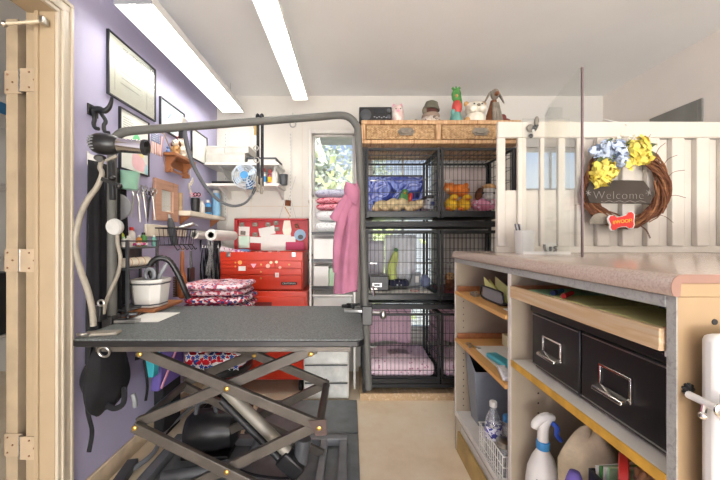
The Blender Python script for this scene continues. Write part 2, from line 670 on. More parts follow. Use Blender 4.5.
# window: casing, sash, glass, sill
wf = MB()
for (x0, x1, z0, z1) in ((WL - .028, WL, WB - .03, WT + .028), (WR, WR + .028, WB - .03, WT + .028), (WL, WR, WT, WT + .028)):
    wf.box(x0, x1, BY - .012, BY, z0, z1)
window = struct(wf.build('window_1', mk('window_casing', 'D9D5CE', .5), bev=.003))
sf = MB()
for (x0, x1, z0, z1) in ((WL, WL + .02, WB, WT), (WR - .022, WR, WB, WT), (WL, WR, WT - .018, WT), (WL, WR, WB, WB + .025)):
    sf.box(x0, x1, BY + .03, BY + .07, z0, z1)
sf.build('window_frame', mk('window_sash', 'C3BFBB', .4), window, bev=.002)
MB().box(WL + .02, WR - .022, BY + .048, BY + .052, WB + .025, WT - .018).build('window_glass', m_glass, window)
MB().box(WL - .03, WR + .03, BY - .03, BY + .03, WB - .055, WB - .03).build('window_sill', m_trim, window, bev=.003)
for n_, (a0, a1, b0, b1) in enumerate(G):
    f_ = MB()
    for (x0, x1, z0, z1) in ((a0, a0 + .03, b0, b1), (a1 - .03, a1, b0, b1), (a0 + .03, a1 - .03, b0, b0 + .03), (a0 + .03, a1 - .03, b1 - .03, b1)):
        f_.box(x0, x1, BY + .03, BY + .075, z0, z1)
    wn = struct(f_.build('window_%d' % (n_ + 2), m_white, bev=.002))
    MB().box(a0 + .03, a1 - .03, BY + .05, BY + .054, b0 + .03, b1 - .03).build('window_glass', m_glass, wn)
    mu = MB()
    zs = (.62, .93, 1.24, 1.55) if n_ == 0 else (1.57,)
    for z in zs:
        mu.box(a0 + .03, a1 - .03, BY + .036, BY + .049, z - .009, z + .009)
    xm = (a0 + a1) / 2
    mu.box(xm - .009, xm + .009, BY + .036, BY + .0495, b0 + .03, b1 - .03)
    mu.build('glazing_bars', m_white, wn)
# doorway in the left wall
dj = MB()
dj.box(WX - .065, WX - .001, 1.285, 1.2999, 0, 2.035)
dj.box(WX - .12, WX - .065, 1.292, 1.2999, 0, 2.035)
dj.box(WX - .115, WX - .001, .475, 1.2999, 2.02, 2.0349)
dj.box(WX - .075, WX - .06, 1.277, 1.2999, 0, 2.02)
dj.box(WX - .115, WX - .001, .4601, .475, 0, 2.02)
door = struct(dj.build('door_1', m_jamb, bev=.002))
cs = MB()
for (y0, y1, t) in ((1.285, 1.300, .012), (1.300, 1.312, .019), (1.312, 1.338, .015), (1.338, 1.350, .021), (1.350, 1.362, .011)):
    k = 1.30
    cs.box(WX, WX + t, y0, y1, 0, 2.02 + (y0 - 1.285))
    cs.box(WX, WX + t, .40, y1, 2.02 + (y0 - 1.285), 2.02 + (y1 - 1.285))
cs.build('casing', m_trim, door, bev=.002, label='cream ribbed casing')
# the door leaf, swung right back into the next room, edge towards us
lf = MB().box(-1.372, -1.326, 1.312, 2.06, .01, 2.01)
lf.build('door_leaf', mk('cream_door_edge', 'AE9C82', .35), door, bev=.002)
hg = mk('painted_hinge', 'B8A48A', .4, .1)
for z in (1.755, 1.05, .318):
    h = MB()
    h.box(-1.3725, -1.325, 1.307, 1.311, z - .045, z + .045)
    h.box(-1.268, -1.226, 1.2865, 1.2915, z - .045, z + .045)
    h.box(-1.325, -1.300, 1.306, 1.3085, z - .045, z + .045)
    h.box(-1.290, -1.268, 1.2865, 1.289, z - .045, z + .045)
    hn = h.build('hinge', hg, door, label='painted butt hinge')
    p = MB()
    for k in range(5):
        zz = z - .045 + k * .018
        p.cyl((-1.296, 1.296, zz + .001), (-1.296, 1.296, zz + .0165), .0075, 10)
    p.build('hinge_pin', m_steel, hn)
    q = MB()
    for (dx, dz) in ((-1.36, .03), (-1.34, 0), (-1.36, -.03), (-1.255, .03), (-1.235, 0), (-1.255, -.03)):
        q.ell((dx, 1.306 if dx < -1.3 else 1.286, z + dz), .004, nu=8, nv=4)
    q.build('screw_head', mk('rust_screw', '8E6A50', .5, .4) if z > 1.7 else bpy.data.materials['rust_screw'], hn)
# slim rod across the head of the doorway
r = thing('curtain_rod', 'slim clear rod on small brackets across the head of the doorway', 'rod', (-1.30, 1.25, 1.94))
MB().tube([at(2, 24, 1.24), at(44, 21, 1.255)], .006, 10).build('rod', mk('pale_rod', 'D9CDB4', .2, .3), r)
b = MB()
b.cb(at(44, 21, 1.262), (.014, .03, .026))
b.build('bracket', m_steel, r, bev=.002)
MB().ell(at(4, 24, 1.24), .012, nu=12, nv=8).build('end_knob', m_chrome, r)

# room beyond the doorway
s = thing('storage_shelf', 'white storage shelf seen through the door gap in the next room', 'shelf', (-2.75, 2.3, 0))
for z in (.45, 1.0, 1.5, 1.98):
    MB().box(-3.1, -2.405, 2.15, 2.5, z, z + .02).build('shelf_board', m_white, s)
for x in (-3.09, -2.425):
    for y in (2.16, 2.48):
        MB().box(x - .012, x + .012, y - .012, y + .012, 0, 2.1).build('post', m_white, s)
tag(MB().box(-2.9, -2.42, 2.2, 2.45, 2.001, 2.09).build('storage_bin', m_blue, bev=.01), 'blue bin on the top board of the shelf beyond the doorway', 'bin')
tag(MB().box(-2.9, -2.42, 2.2, 2.45, .471, .9).build('storage_bin', m_black, bev=.01), 'black bin low on the shelf beyond the doorway', 'bin')

# outside the window: lawn, eave, trees
struct(MB().box(-9, 9, 3.0, 30, -.4, -.3).build('ground_outside', m_grass))
struct(MB().box(-1.2, 1.2, 2.965, 3.62, 2.17, 2.24).build('roof_eave', m_eave))


def tree(x, y, h, r, mat, n, seed, label):
    g = random.Random(seed)
    root = thing('garden_tree', label, 'tree', (x, y, -.3), 'trees beyond the window')
    t = MB()
    t.tube(spline([(x, y, -.3), (x + .1, y, h * .35), (x - .05, y, h * .7), (x, y, h * .95)], 4), [.16 - .012 * i for i in range(13)], 8)
    for _ in range(16):
        z0 = h * g.uniform(.1, .75)
        a = g.uniform(0, 6.28)
        t.tube(spline([(x, y, z0), (x + math.cos(a) * r * .4, y + math.sin(a) * r * .4, z0 + .5), (x + math.cos(a) * r * .85, y + math.sin(a) * r * .85, z0 + .8)], 3), .03, 5)
    t.build('trunk', m_bark, root)
    f = MB()
    f.keep = True
    for _ in range(n):
        d = Vector((g.gauss(0, .5), g.gauss(0, .5), g.gauss(0, .55)))
        p = Vector((x + d.x * r, y + d.y * r, h * .45 + d.z * h * .55))
        u = Vector((g.uniform(-1, 1), g.uniform(-1, 1), g.uniform(-1, 1))).normalized() * g.uniform(.05, .10)
        w = u.orthogonal().normalized() * u.length * .6
        f.add([p - u, p + w, p + u, p - w], [(0, 1, 2, 3)])
    f.build('foliage', mat, root, smooth=False)


tree(-1.0, 7.6, 3.3, .75, m_leaf_out2, 9000, 3, 'grey green leafy tree outside the window, taller and on the left')
tree(.55, 12.2, 3.9, 1.0, m_leaf_out2, 9000, 4, 'bare branched pale tree outside, in the middle of the window')
tree(-.3, 5.2, 1.62, .7, m_leaf_out, 6000, 5, 'low yellow green bush-like tree filling the foot of the window')

# ------------------------------------------------------------------ camera, light, view
cam = bpy.data.cameras.new('camera')
co = bpy.data.objects.new('camera', cam)
COL.objects.link(co)
co.location = (0, 0, EYE)
co.rotation_euler = (PI / 2, 0, 0)
cam.sensor_width = 36
cam.lens = FOC * 36 / 720
cam.shift_x = 9 / 720
cam.clip_start = .02
SC.camera = co

wd = bpy.data.worlds.new('sky')
SC.world = wd
wd.use_nodes = True
nt = wd.node_tree
bg = nt.nodes['Background']
tc = nt.nodes.new('ShaderNodeTexCoord')
sx = nt.nodes.new('ShaderNodeSeparateXYZ')
rp = nt.nodes.new('ShaderNodeValToRGB')
rp.color_ramp.elements[0].position = 0.0
rp.color_ramp.elements[0].color = lin('F0F3F7')
rp.color_ramp.elements[1].position = .34
rp.color_ramp.elements[1].color = lin('86AEF0')
e_ = rp.color_ramp.elements.new(.17)
e_.color = lin('E2EAF5')
nt.links.new(tc.outputs['Generated'], sx.inputs[0])
nt.links.new(sx.outputs['Z'], rp.inputs['Fac'])
nt.links.new(rp.outputs['Color'], bg.inputs['Color'])
bg.inputs['Strength'].default_value = 1.0


def lamp(name, typ, loc, rot, energy, size=None, color=(1, 1, 1)):
    l = bpy.data.lights.new(name, typ)
    l.energy = energy
    l.color = color
    if size:
        l.shape = 'RECTANGLE'
        l.size, l.size_y = size
    o = bpy.data.objects.new(name, l)
    COL.objects.link(o)
    o.location = loc
    o.rotation_euler = rot
    return o


sun = lamp('sun', 'SUN', (0, 6, 6), (math.radians(28), math.radians(18), 0), 6)
# added fill lamps, out of view behind the camera
lamp('front_daylight_fill', 'AREA', (.6, FY + .05, 1.35), (PI / 2, 0, 0), 60, (3.0, 2.0), (1, .98, .95))  # extra fill standing in for daylight from windows behind the camera
lamp('ceiling_fill', 'AREA', (.4, FY + .3, .25), (math.radians(138), 0, 0), 260, (3.2, .8), (1, .98, .95))  # added low and tilted up to brighten the ceiling
lamp('hall_fill', 'AREA', (-2.4, FY + .1, 1.4), (PI / 2, 0, 0), 70, (1.4, 1.6), (1, .97, .93))  # added to brighten the next room; no window is built there

SC.view_settings.view_transform = 'Standard'
SC.view_settings.look = 'None'
SC.view_settings.exposure = 0.1
SC.view_settings.gamma = 1.0
SC.view_settings.use_curve_mapping = False
SC.cycles.use_denoising = True
SC.cycles.max_bounces = 8
SC.cycles.transparent_max_bounces = 24


# ceiling lights: chain hung twin tube wraparounds (two in view, two added unseen behind the camera for fill)
def strip_light(name, x0, x1, y0, y1, z, label, end_glow=True):
    root = thing(name, label, 'ceiling light', ((x0 + x1) / 2, (y0 + y1) / 2, z), 'fluorescent ceiling lights')
    w_ = x1 - x0
    xc = (x0 + x1) / 2
    h = MB()
    t_ = .003
    prof = [(x0, z), (x0 + w_ * .1, z + .06), (x0 + w_ * .2, z + .085), (x1 - w_ * .2, z + .085), (x1 - w_ * .1, z + .06), (x1, z),
            (x1 - t_, z), (x1 - w_ * .1 - t_, z + .058), (x1 - w_ * .2, z + .081), (x0 + w_ * .2, z + .081), (x0 + w_ * .1 + t_, z + .058), (x0 + t_, z)]
    n_ = len(prof)
    h.add([(x, y0, q) for x, q in prof] + [(x, y1, q) for x, q in prof],
          [(i, (i + 1) % n_, n_ + (i + 1) % n_, n_ + i) for i in range(n_)])
    h.build('housing', m_reflect, root)
    for s_ in (-1, 1):
        c = xc + s_ * w_ * .23
        MB().cyl((c, y0 + .01, z + .04), (c, y1 - .01, z + .04), w_ * .1, 14).build('tube', m_glow, root)
    MB().poly([(xc - w_ * .04, y0 + .002, z + .0805), (xc - w_ * .012, y0 + .002, z + .012), (xc + w_ * .012, y0 + .002, z + .012), (xc + w_ * .04, y0 + .002, z + .0805)], (0, y1 - y0 - .004, 0)).build('centre_rib', m_reflect, root)
    for yy in (y0 - .003, y1 + .001):
        e = MB().poly([(x0, yy, z - .002), (x0 + w_ * .1, yy, z + .06), (x0 + w_ * .2, yy, z + .086), (x1 - w_ * .2, yy, z + .086), (x1 - w_ * .1, yy, z + .06), (x1, yy, z - .002)], (0, .002, 0))
        e.build('end_cap', m_grey if yy < y1 else m_reflect, root)
    for yy in (y0 + .12, y1 - .06):
        ch = MB()
        ch.tube([(xc, yy, z + .086), (xc, yy, CZ)], .0015, 5)
        ch.build('chain', m_steel, root)
    return root


LZ = 2.164
strip_light('strip_light', -1.04, -.868, 1.446, 2.67, LZ, 'long white twin tube ceiling light beside the lilac wall')
strip_light('strip_light', -.427, -.316, 1.21, 2.43, LZ, 'narrower white twin tube ceiling light nearest the middle of the room')
strip_light('strip_light', -.6, -.43, -3.4, -2.2, LZ, 'added white twin tube fill light, unseen behind the camera over the entrance side')
strip_light('strip_light', 1.2, 1.37, -3.4, -2.2, LZ, 'added white twin tube fill light, unseen behind the camera over the counter side')
# ------------------------------------------------------------------ left wall: pictures
def wallpic(name, y0, y1, z0, z1, fw, mf, label, cat='picture', th=.014, paper='EDEFEA', x=WX):
    root = thing(name, label, cat, (x, (y0 + y1) / 2, z0), 'pictures on the lilac wall')
    f = MB()
    f.box(x, x + th, y0, y0 + fw, z0, z1)
    f.box(x, x + th, y1 - fw, y1, z0, z1)
    f.box(x, x + th, y0 + fw, y1 - fw, z0, z0 + fw)
    f.box(x, x + th, y0 + fw, y1 - fw, z1 - fw, z1)
    f.build('frame', mf, root, bev=.001)
    MB().box(x, x + th * .5, y0 + fw, y1 - fw, z0 + fw, z1 - fw).build('print', mk(name + '_sheet', paper, .8, var=.02) , root)
    return root


def wp(y, z, x=WX + .0085):
    return Vector((x, y, z))


def wblob(mb, cy_, cz, ry, rz, x=WX + .0082, n=18, jit=.25, seed=1, t=.0006):
    g = random.Random(seed)
    ph = [g.uniform(0, 6.28) for _ in range(3)]
    pts = []
    for i in range(n):
        a = 2 * PI * i / n
        k = 1 + jit * (math.sin(2 * a + ph[0]) * .5 + math.sin(3 * a + ph[1]) * .5)
        pts.append((x, cy_ + math.cos(a) * ry * k, cz + math.sin(a) * rz * k))
    mb.poly(pts, (t, 0, 0))


m_picblack = mk('black_frame', '26282E', .35)
m_ink = mk('grey_print_ink', 'A9ABA0', .8)
p = wallpic('certificate', 1.553, 1.931, 1.82, 2.126, .007, m_picblack, 'largest framed certificate, highest and nearest the doorway on the lilac wall', paper='DFE2D6')
t = MB()
t.box(WX + .007, WX + .0076, 1.60, 1.603, 1.86, 2.06)
t.box(WX + .007, WX + .0076, 1.85, 1.853, 1.86, 2.06)
t.box(WX + .007, WX + .0076, 1.60, 1.853, 2.06, 2.063)
for k in range(5):
    z = 2.03 - k * .03
    t.box(WX + .007, WX + .0076, 1.64 + .01 * (k % 2), 1.80 - .015 * (k % 3), z, z + (.008 if k == 0 else .004))
t.box(WX + .007, WX + .0076, 1.66, 1.84, 2.085, 2.097)
t.build('printed_border', m_ink, p)
MB().box(WX + .009, WX + .0095, 1.56, 1.924, 1.827, 2.119).build('cover_glass', m_picglass, p)
p = wallpic('anatomy_poster', 1.633, 1.868, 1.487, 1.793, .006, m_picblack, 'poster with green and pink colour patches behind the dryer barrel', paper='E9ECE6')
for (nm_, col, lst) in (('green_patch', '7FE0A0', [(1.77, 1.66, .035, .032)]), ('pink_patch', 'F4C9CF', [(1.78, 1.55, .06, .05)]),
                        ('yellow_patch', 'F2E59A', [(1.80, 1.60, .02, .02)]), ('cyan_patch', 'A8DDE6', [(1.82, 1.645, .02, .03), (1.845, 1.52, .012, .03)])):
    q = MB()
    for i, (cy_, cz, ry, rz) in enumerate(lst):
        wblob(q, cy_, cz, ry, rz, seed=i + len(nm_), x=WX + .0072 + {'g': 0, 'p': .0002, 'y': .0009, 'c': .0006}[nm_[0]])
    q.build(nm_, mk(nm_, col, .8), p)
q = MB()
for k in range(6):
    q.box(WX + .007, WX + .0074, 1.66, 1.72 + .02 * (k % 3), 1.75 - k * .012, 1.753 - k * .012)
q.build('printed_lines', m_ink, p)
p = wallpic('blue_print', 1.98, 2.265, 1.80, 1.995, .007, m_picblack, 'framed pale blue drawing between certificate and long white picture', paper='D5E8EC')
q = MB()
q.beam((WX + .0078, 2.06, 1.89), (WX + .0078, 2.10, 1.94), .001, .014, (1, 0, 0))
q.beam((WX + .0078, 2.13, 1.86), (WX + .0078, 2.22, 1.87), .001, .01, (1, 0, 0))
q.beam((WX + .0078, 2.03, 1.86), (WX + .0078, 2.07, 1.95), .001, .006, (1, 0, 0))
q.build('drawn_stroke', mk('blue_ink', '8FA8DC', .8), p)
p = wallpic('white_print', 2.37, 2.624, 1.72, 1.94, .006, m_picblack, 'white framed picture nearest the back corner of the lilac wall', paper='EEEDE8')
# terracotta framed mirror
root = thing('framed_mirror', 'small mirror in a wide terracotta wood frame on the lilac wall', 'mirror', (WX, 2.04, 1.247))
f = MB()
y0, y1, z0, z1, fw = 1.917, 2.174, 1.247, 1.494, .072
fw, fz = .064, .058
for b_ in ((y0, y0 + fw, z0, z1), (y1 - fw, y1, z0, z1), (y0 + fw, y1 - fw, z0, z0 + fz), (y0 + fw, y1 - fw, z1 - fz, z1)):
    f.box(WX, WX + .018, *b_)
f.build('frame', m_terracotta, root, bev=.003)
MB().box(WX, WX + .008, y0 + fw, y1 - fw, z0 + fz, z1 - fz).build('mirror_glass', mk('mirror_silver', 'D9DCD8', .08, .9, var=.02), root)

# iron dog-tail hook
root = thing('dog_tail_hook', 'black iron wall hook shaped like the back half of a dog', 'hook', (WX, 1.44, 1.62))
b = MB()
D0 = 1.47
b.tube(spline([(WX + .003, D0, 1.705), (WX + .03, D0, 1.712), (WX + .055, D0, 1.705), (WX + .075, D0, 1.72), (WX + .085, D0, 1.745), (WX + .088, D0, 1.765)], 5),
       [.017 - .00046 * i for i in range(26)], 10)
b.tube(spline([(WX + .012, D0 - .012, 1.70), (WX + .022, D0 - .014, 1.665), (WX + .018, D0 - .014, 1.645), (WX + .024, D0 - .014, 1.625), (WX + .04, D0 - .014, 1.62)], 4), .0085, 8)
b.tube(spline([(WX + .03, D0 + .012, 1.70), (WX + .05, D0 + .014, 1.665), (WX + .042, D0 + .014, 1.645), (WX + .046, D0 + .014, 1.618), (WX + .065, D0 + .014, 1.612)], 4), .0085, 8)
b.build('hook', m_black_steel, root)
MB().box(WX, WX + .006, D0 - .03, D0 + .03, 1.68, 1.73).build('wall_plate', m_black_steel, root, bev=.002)

# wooden wall shelf with towel rail
Y0, Y1, ZS, XF = 2.024, 2.297, 1.67, WX + .075
root = thing('wall_shelf', 'small orange wood wall shelf with a rail between its brackets', 'shelf', (WX, 2.16, 1.55))
MB().box(WX, XF, Y0, Y1, ZS - .02, ZS).build('shelf_board', m_wood_orange, root, bev=.003)
for yb in (Y0 + .02, Y1 - .045):
    q = MB()
    pr = [(WX, ZS - .02), (XF - .008, ZS - .02), (XF - .02, ZS - .045), (XF - .038, ZS - .06), (XF - .042, ZS - .08), (XF - .028, ZS - .1), (XF - .03, ZS - .118), (WX, ZS - .118)]
    q.poly([(a, yb, c) for a, c in pr], (0, .02, 0))
    q.build('bracket', m_wood_orange, root, bev=.002)
MB().cyl((XF - .045, Y0 + .005, ZS - .105), (XF - .045, Y1 - .01, ZS - .105), .008, 12).build('rail', m_wood_orange, root)
MB().box(WX, WX + .006, Y0 + .04, Y1 - .045, ZS - .075, ZS - .02).build('back_panel', m_wood_orange, root)
# flag
root = thing('stick_flag', 'small stars and stripes flag on a stick at the shelf end', 'flag', (WX + .03, 2.0, 1.66))
st = MB()
st.tube([(WX + .05, 2.03, 1.672), (-1.06, 1.872, 1.73), (-1.10, 1.845, 1.755)], .0028, 6)
st.build('stick', m_wood_pale, root)
fl = MB()
fl.keep = True
TL, TR, BL, BR = at(151, 130, 1.84), at(163, 137, 1.87), at(150, 152.5, 1.84), at(162.5, 157, 1.87)
NS = 13
for i in range(NS):                      # stripes run down the hanging flag
    a0, a1 = i / NS, (i + 1) / NS
    fl.mi = i % 2
    vs = []
    for k in range(9):
        v = k / 8
        for a in (a0, a1):
            pt = TL.lerp(TR, a).lerp(BL.lerp(BR, a), v) + Vector((0, .006 * math.sin(a * 9 + v * 3), 0))
            vs.append(pt)
    fl.add(vs, [(2 * k, 2 * k + 1, 2 * k + 3, 2 * k + 2) for k in range(8)])
fl.build('cloth', [mk('flag_red', 'D8938C', .8), mk('flag_white', 'EFE6E2', .8)], root, solid=.001)
cn = MB()
cn.keep = True
cn.grid(lambda a, v: TL.lerp(TR, a * .8).lerp(BL.lerp(BR, a * .8), v * .45) + Vector((0, .006 * math.sin(a * .8 * 9 + v * .45 * 3) - .0015, 0)), 6, 5)
cn.build('canton', mk('flag_blue', '8D93B0', .8), root, solid=.001)
stp = MB()
for i in range(5):
    for j in range(4):
        a, v = (.1 + .15 * i), (.05 + .1 * j)
        c = TL.lerp(TR, a).lerp(BL.lerp(BR, a), v) + Vector((0, .006 * math.sin(a * 9 + v * 3) - .0028, 0))
        stp.poly([c + Vector((math.cos(q * PI / 5) * (.0035 if q % 2 else .0015), 0, math.sin(q * PI / 5) * (.0035 if q % 2 else .0015))) for q in range(10)], (0, .0004, 0))
stp.build('star', mk('flag_star', 'F4F2F2', .8), root)
root.children[-1]['kind'] = 'stuff'


def plush(name, label, cat, c, sc, cols, group=None, hat=None, ears='floppy'):
    """small seated dog: body, head with muzzle and ears, paws"""
    root = thing(name, label, cat, c, group)
    mb_, mh, mear = cols
    x, y, z = c
    b = MB().ell((x, y, z + .42 * sc), (.32 * sc, .3 * sc, .42 * sc))
    b.build('body', mb_, root)
    h = MB().ell((x, y - .06 * sc, z + .95 * sc), (.3 * sc, .28 * sc, .27 * sc))
    h.ell((x, y - .3 * sc, z + .87 * sc), (.15 * sc, .14 * sc, .11 * sc))
    hd = h.build('head', mh, root)
    for s_ in (-1, 1):
        e = MB()
        if ears == 'floppy':
            e.ell((x + s_ * .3 * sc, y - .04 * sc, z + .9 * sc), (.08 * sc, .13 * sc, .24 * sc), (0, s_ * -.25, 0), 10, 8)
        else:
            e.lathe([(.1 * sc, 0), (.06 * sc, .14 * sc), (0, .24 * sc)], (x + s_ * .17 * sc, y - .03 * sc, z + 1.12 * sc), (s_ * .3, 0, 1), 10)
        e.build('ear', mear, hd)
    f = MB()
    f.ell((x, y - .43 * sc, z + .9 * sc), (.05 * sc, .04 * sc, .04 * sc), nu=8, nv=6)
    for s_ in (-1, 1):
        f.ell((x + s_ * .12 * sc, y - .3 * sc, z + 1.02 * sc), .035 * sc, nu=8, nv=6)
    f.build('face', m_black, hd)
    q = MB()
    for s_ in (-1, 1):
        q.ell((x + s_ * .2 * sc, y - .26 * sc, z + .1 * sc), (.12 * sc, .18 * sc, .1 * sc), nu=10, nv=8)
        q.tube([(x + s_ * .26 * sc, y - .12 * sc, z + .62 * sc), (x + s_ * .2 * sc, y - .3 * sc, z + .35 * sc)], [.1 * sc, .08 * sc], 8)
    q.build('paw', mb_, root)
    if hat:
        MB().lathe([(.3 * sc, 0), (.28 * sc, .1 * sc), (.16 * sc, .2 * sc), (0, .24 * sc)], (x, y - .03 * sc, z + 1.12 * sc), (0, 0, 1), 14).build('hat', hat, hd)
    return root


plush('puppy_figurine', 'cream puppy figurine with a red hat on the wall shelf', 'figurine', (WX + .036, 2.19, ZS + .001), .112, (m_creamcer, m_creamcer, m_tan), 'figurines on the wall shelf', m_redplain)
plush('puppy_figurine', 'tan and cream puppy figurine nearest the flag on the wall shelf', 'figurine', (WX + .038, 2.105, ZS + .001), .08, (m_tan, m_creamcer, m_brown), 'figurines on the wall shelf')
plush('puppy_figurine', 'spotted cream puppy figurine at the far end of the wall shelf', 'figurine', (WX + .036, 2.262, ZS + .001), .066, (m_creamcer, m_creamcer, m_stone), 'figurines on the wall shelf')
root = thing('ornament', 'small blue ornament behind the flag on the wall shelf', 'ornament', (WX + .02, 2.05, ZS + .001))
MB().lathe([(.012, 0), (.016, .012), (.008, .022), (.013, .034), (0, .046)], (WX + .02, 2.05, ZS + .001), n=12).build('body', mk('blue_glaze', '6F8CC0', .3), root)
# dangling filigree ornament
root = thing('wall_hanging', 'cream filigree hanging below the far end of the wall shelf', 'decoration', (WX + .01, 2.36, 1.43))
q = MB()
for k in range(9):
    a = k * .8
    q.ring((WX + .006 + .002 * (k % 3), 2.36 + .03 * math.cos(a) * (1 - k / 14), 1.565 - k * .015), .014, .0028, (1, .2, 0), 14, 5)
q.build('filigree', m_creamcer, root)
MB().tube([(WX + .006, 2.36, 1.58), (WX + .006, 2.36, 1.66)], .0012, 5).build('string', m_cream, root)

# ------------------------------------------------------------------ corner shelf with grooming supplies
SX, SY0, SY1, SZ = WX + .088, 2.19, 2.80, 1.325
root = thing('supply_shelf', 'long pale wooden shelf at the far end of the lilac wall', 'shelf', (WX, 2.5, 1.28))
MB().box(WX, SX, SY0, SY1, SZ - .032, SZ).build('shelf_board', m_cream, root, bev=.002)
MB().box(WX, WX + .03, SY0, SY0 + .015, SZ, SZ + .12).build('upright', m_wood_pale, root, bev=.002)
for yb in (SY0 + .03, SY1 - .1):
    MB().poly([(WX, yb, SZ - .033), (SX - .015, yb, SZ - .033), (WX, yb, SZ - .09)], (0, .016, 0)).build('bracket', m_wood_orange, root)
c = Vector((WX + .036, 2.37, SZ))
root = thing('pen_cup', 'black cup holding pink handled scissors on the pale shelf', 'cup', c)
MB().lathe([(.026, .001), (.03, .105), (.026, .105), (.023, .008), (0, .008)], c, n=20).build('cup', m_black, root)
for i, (dx, dy, col) in enumerate(((-.01, -.008, m_pinklight), (.008, .004, m_pinklight), (.012, -.01, m_black), (-.004, .012, m_pinklight), (-.016, .006, m_black))):
    s = thing('scissors', ['pink handled scissors leaning to the doorway side in the black cup', 'pink handled scissors upright in the middle of the black cup', 'black handled scissors at the front of the black cup', 'pink handled scissors at the back of the black cup', 'black handled scissors leaning on the cup rim'][i], 'scissors', c + Vector((dx, dy, .012)), 'scissors in the black cup')
    o = c + Vector((dx, dy, .012))
    k = Vector((dx * .6, dy * .6, .1))
    MB().beam(o, o + k, .008, .002).build('blade', m_steel, s)
    q = MB()
    for t_ in (-1, 1):
        q.ring(o + k + Vector((t_ * .012, 0, .018)), .012, .0032, (0, 1, 0), 14, 6)
    q.build('handle', col, s)


def bottle(name, label, c, r, h, mat, cap, cat='bottle', group=None, neck=.45, caph=.14, label_mat=None, shoulder=.78):
    root = thing(name, label, cat, c, group)
    hh = h * (1 - caph)
    MB().lathe([(r * .9, .0005), (r, .004), (r, hh * shoulder), (r * .85, hh * (shoulder + .08)), (r * neck, hh * .95), (r * neck, hh), (0, hh)], c, n=18).build('body', mat, root)
    MB().lathe([(r * neck * 1.2, hh * .97), (r * neck * 1.2, h * .98), (r * neck, h), (0, h)], c, n=14).build('cap', cap, root)
    if label_mat:
        MB().lathe([(r * 1.012, hh * .2), (r * 1.012, hh * .62)], c, n=18).build('paper_label', label_mat, root)
    return root


bottle('lotion_bottle', 'small white pump bottle beside the black scissor cup', (WX + .036, 2.47, SZ), .022, .1, m_white, m_white)
bottle('dip_bottle', 'small dark blue bottle with white cap on the pale shelf', (WX + .036, 2.575, SZ), .026, .115, m_blue, m_white, label_mat=mk('black_label', '2E3440', .6))
bottle('spray_can', 'tall sky blue spray can at the far end of the pale shelf', (WX + .037, 2.735, SZ), .034, .215, m_skyblue, m_white, 'can', caph=.08, neck=.7)
# paper rolls on a rod below
for (x, y0, y1, z, r, lab) in ((WX + .046, 2.33, 2.80, 1.168, .03, 'white paper roll against the lilac wall below the pale shelf'),
                               (WX + .176, 2.30, 2.735, 1.165, .039, 'fatter white paper roll nearer the red tool chest')):
    root = thing('paper_roll', lab, 'paper roll', (x, (y0 + y1) / 2, z - r), 'paper rolls below the shelf')
    q = MB().lathe([(r * .56, 0), (r, .0), (r, y1 - y0), (r * .56, y1 - y0), (r * .56, 0)], (x, y0, z), (0, 1, 0), 24)
    q.build('paper', m_paper, root)
    MB().lathe([(0, .012), (r * .55, .012), (r * .55, y1 - y0 + .03), (0, y1 - y0 + .03)], (x, y0, z), (0, 1, 0), 18).build('core', m_black, root)
# hanging leads
g = random.Random(5)
lead_where = ['nearest the doorway', 'second from the doorway end', 'third from the doorway end', 'fourth from the doorway end', 'fifth from the doorway end', 'just before the pale pair', 'first of the pale pair', 'second of the pale pair', 'just past the pale pair', 'third from the tool chest end', 'second from the tool chest end', 'closest to the red tool chest']
for i in range(12):
    px = 192.5 + i * 2.6
    D = 2.52 + (i % 3) * .05
    root = thing('hanging_lead', ('pale grey' if i in (6, 7) else 'black') + ' dog lead hanging under the paper rolls, ' + lead_where[i], 'lead', at(px, 240, D), 'dog leads hung under the paper rolls')
    zt, zb = 240, 282 + g.uniform(-8, 8)
    pts = []
    for k in range(9):
        v = k / 8
        pts.append(at(px + math.sin(v * 5 + i) * 1.6, zt + (zb - zt) * v, D))
    for k in range(7):
        v = k / 6
        pts.append(at(px + 1.5 + math.sin(v * 4 + i) * 1.2, zb - (zb - zt - 8) * v, D + .012))
    q = MB()
    q.tube(spline(pts, 2), .0095, 5, flat=.4)
    q.build('strap', m_leash_grey if i in (6, 7) else m_leash, root)
    MB().tube([pts[-1], pts[-1] + Vector((0, 0, .02))], .004, 6).build('snap_hook', m_steel, root)

# ------------------------------------------------------------------ wall organiser, wire basket, bits and pieces
RX0, RX1, RY0, RY1 = WX + .002, WX + .105, 1.55, 1.80
root = thing('wall_organiser', 'black two tier organiser on the lilac wall behind the table', 'organiser', (WX + .05, 1.67, .79))
for z in (1.095, .995, .80):
    MB().box(RX0, RX1, RY0, RY1, z - .008, z).build('shelf', m_darkgrey, root, bev=.002)
q = MB()
for y in (RY0 + .006, RY1 - .006):
    for x in (RX0 + .006, RX1 - .006):
        q = MB().box(x - .006, x + .006, y - .006, y + .006, .80, 1.13)
        q.build('post', m_darkgrey, root)
q = MB()
q.tube([(RX1 - .004, RY0, 1.125), (RX1 - .004, RY1, 1.125)], .003, 6)
q.tube([(RX0, RY0 + .003, 1.125), (RX1, RY0 + .003, 1.125)], .003, 6)
q.build('guard_rail', m_black_steel, root)
MB().box(RX0, RX0 + .004, RY0 + .05, RY1, 1.0, 1.09).build('back_panel', m_darkgrey, root)
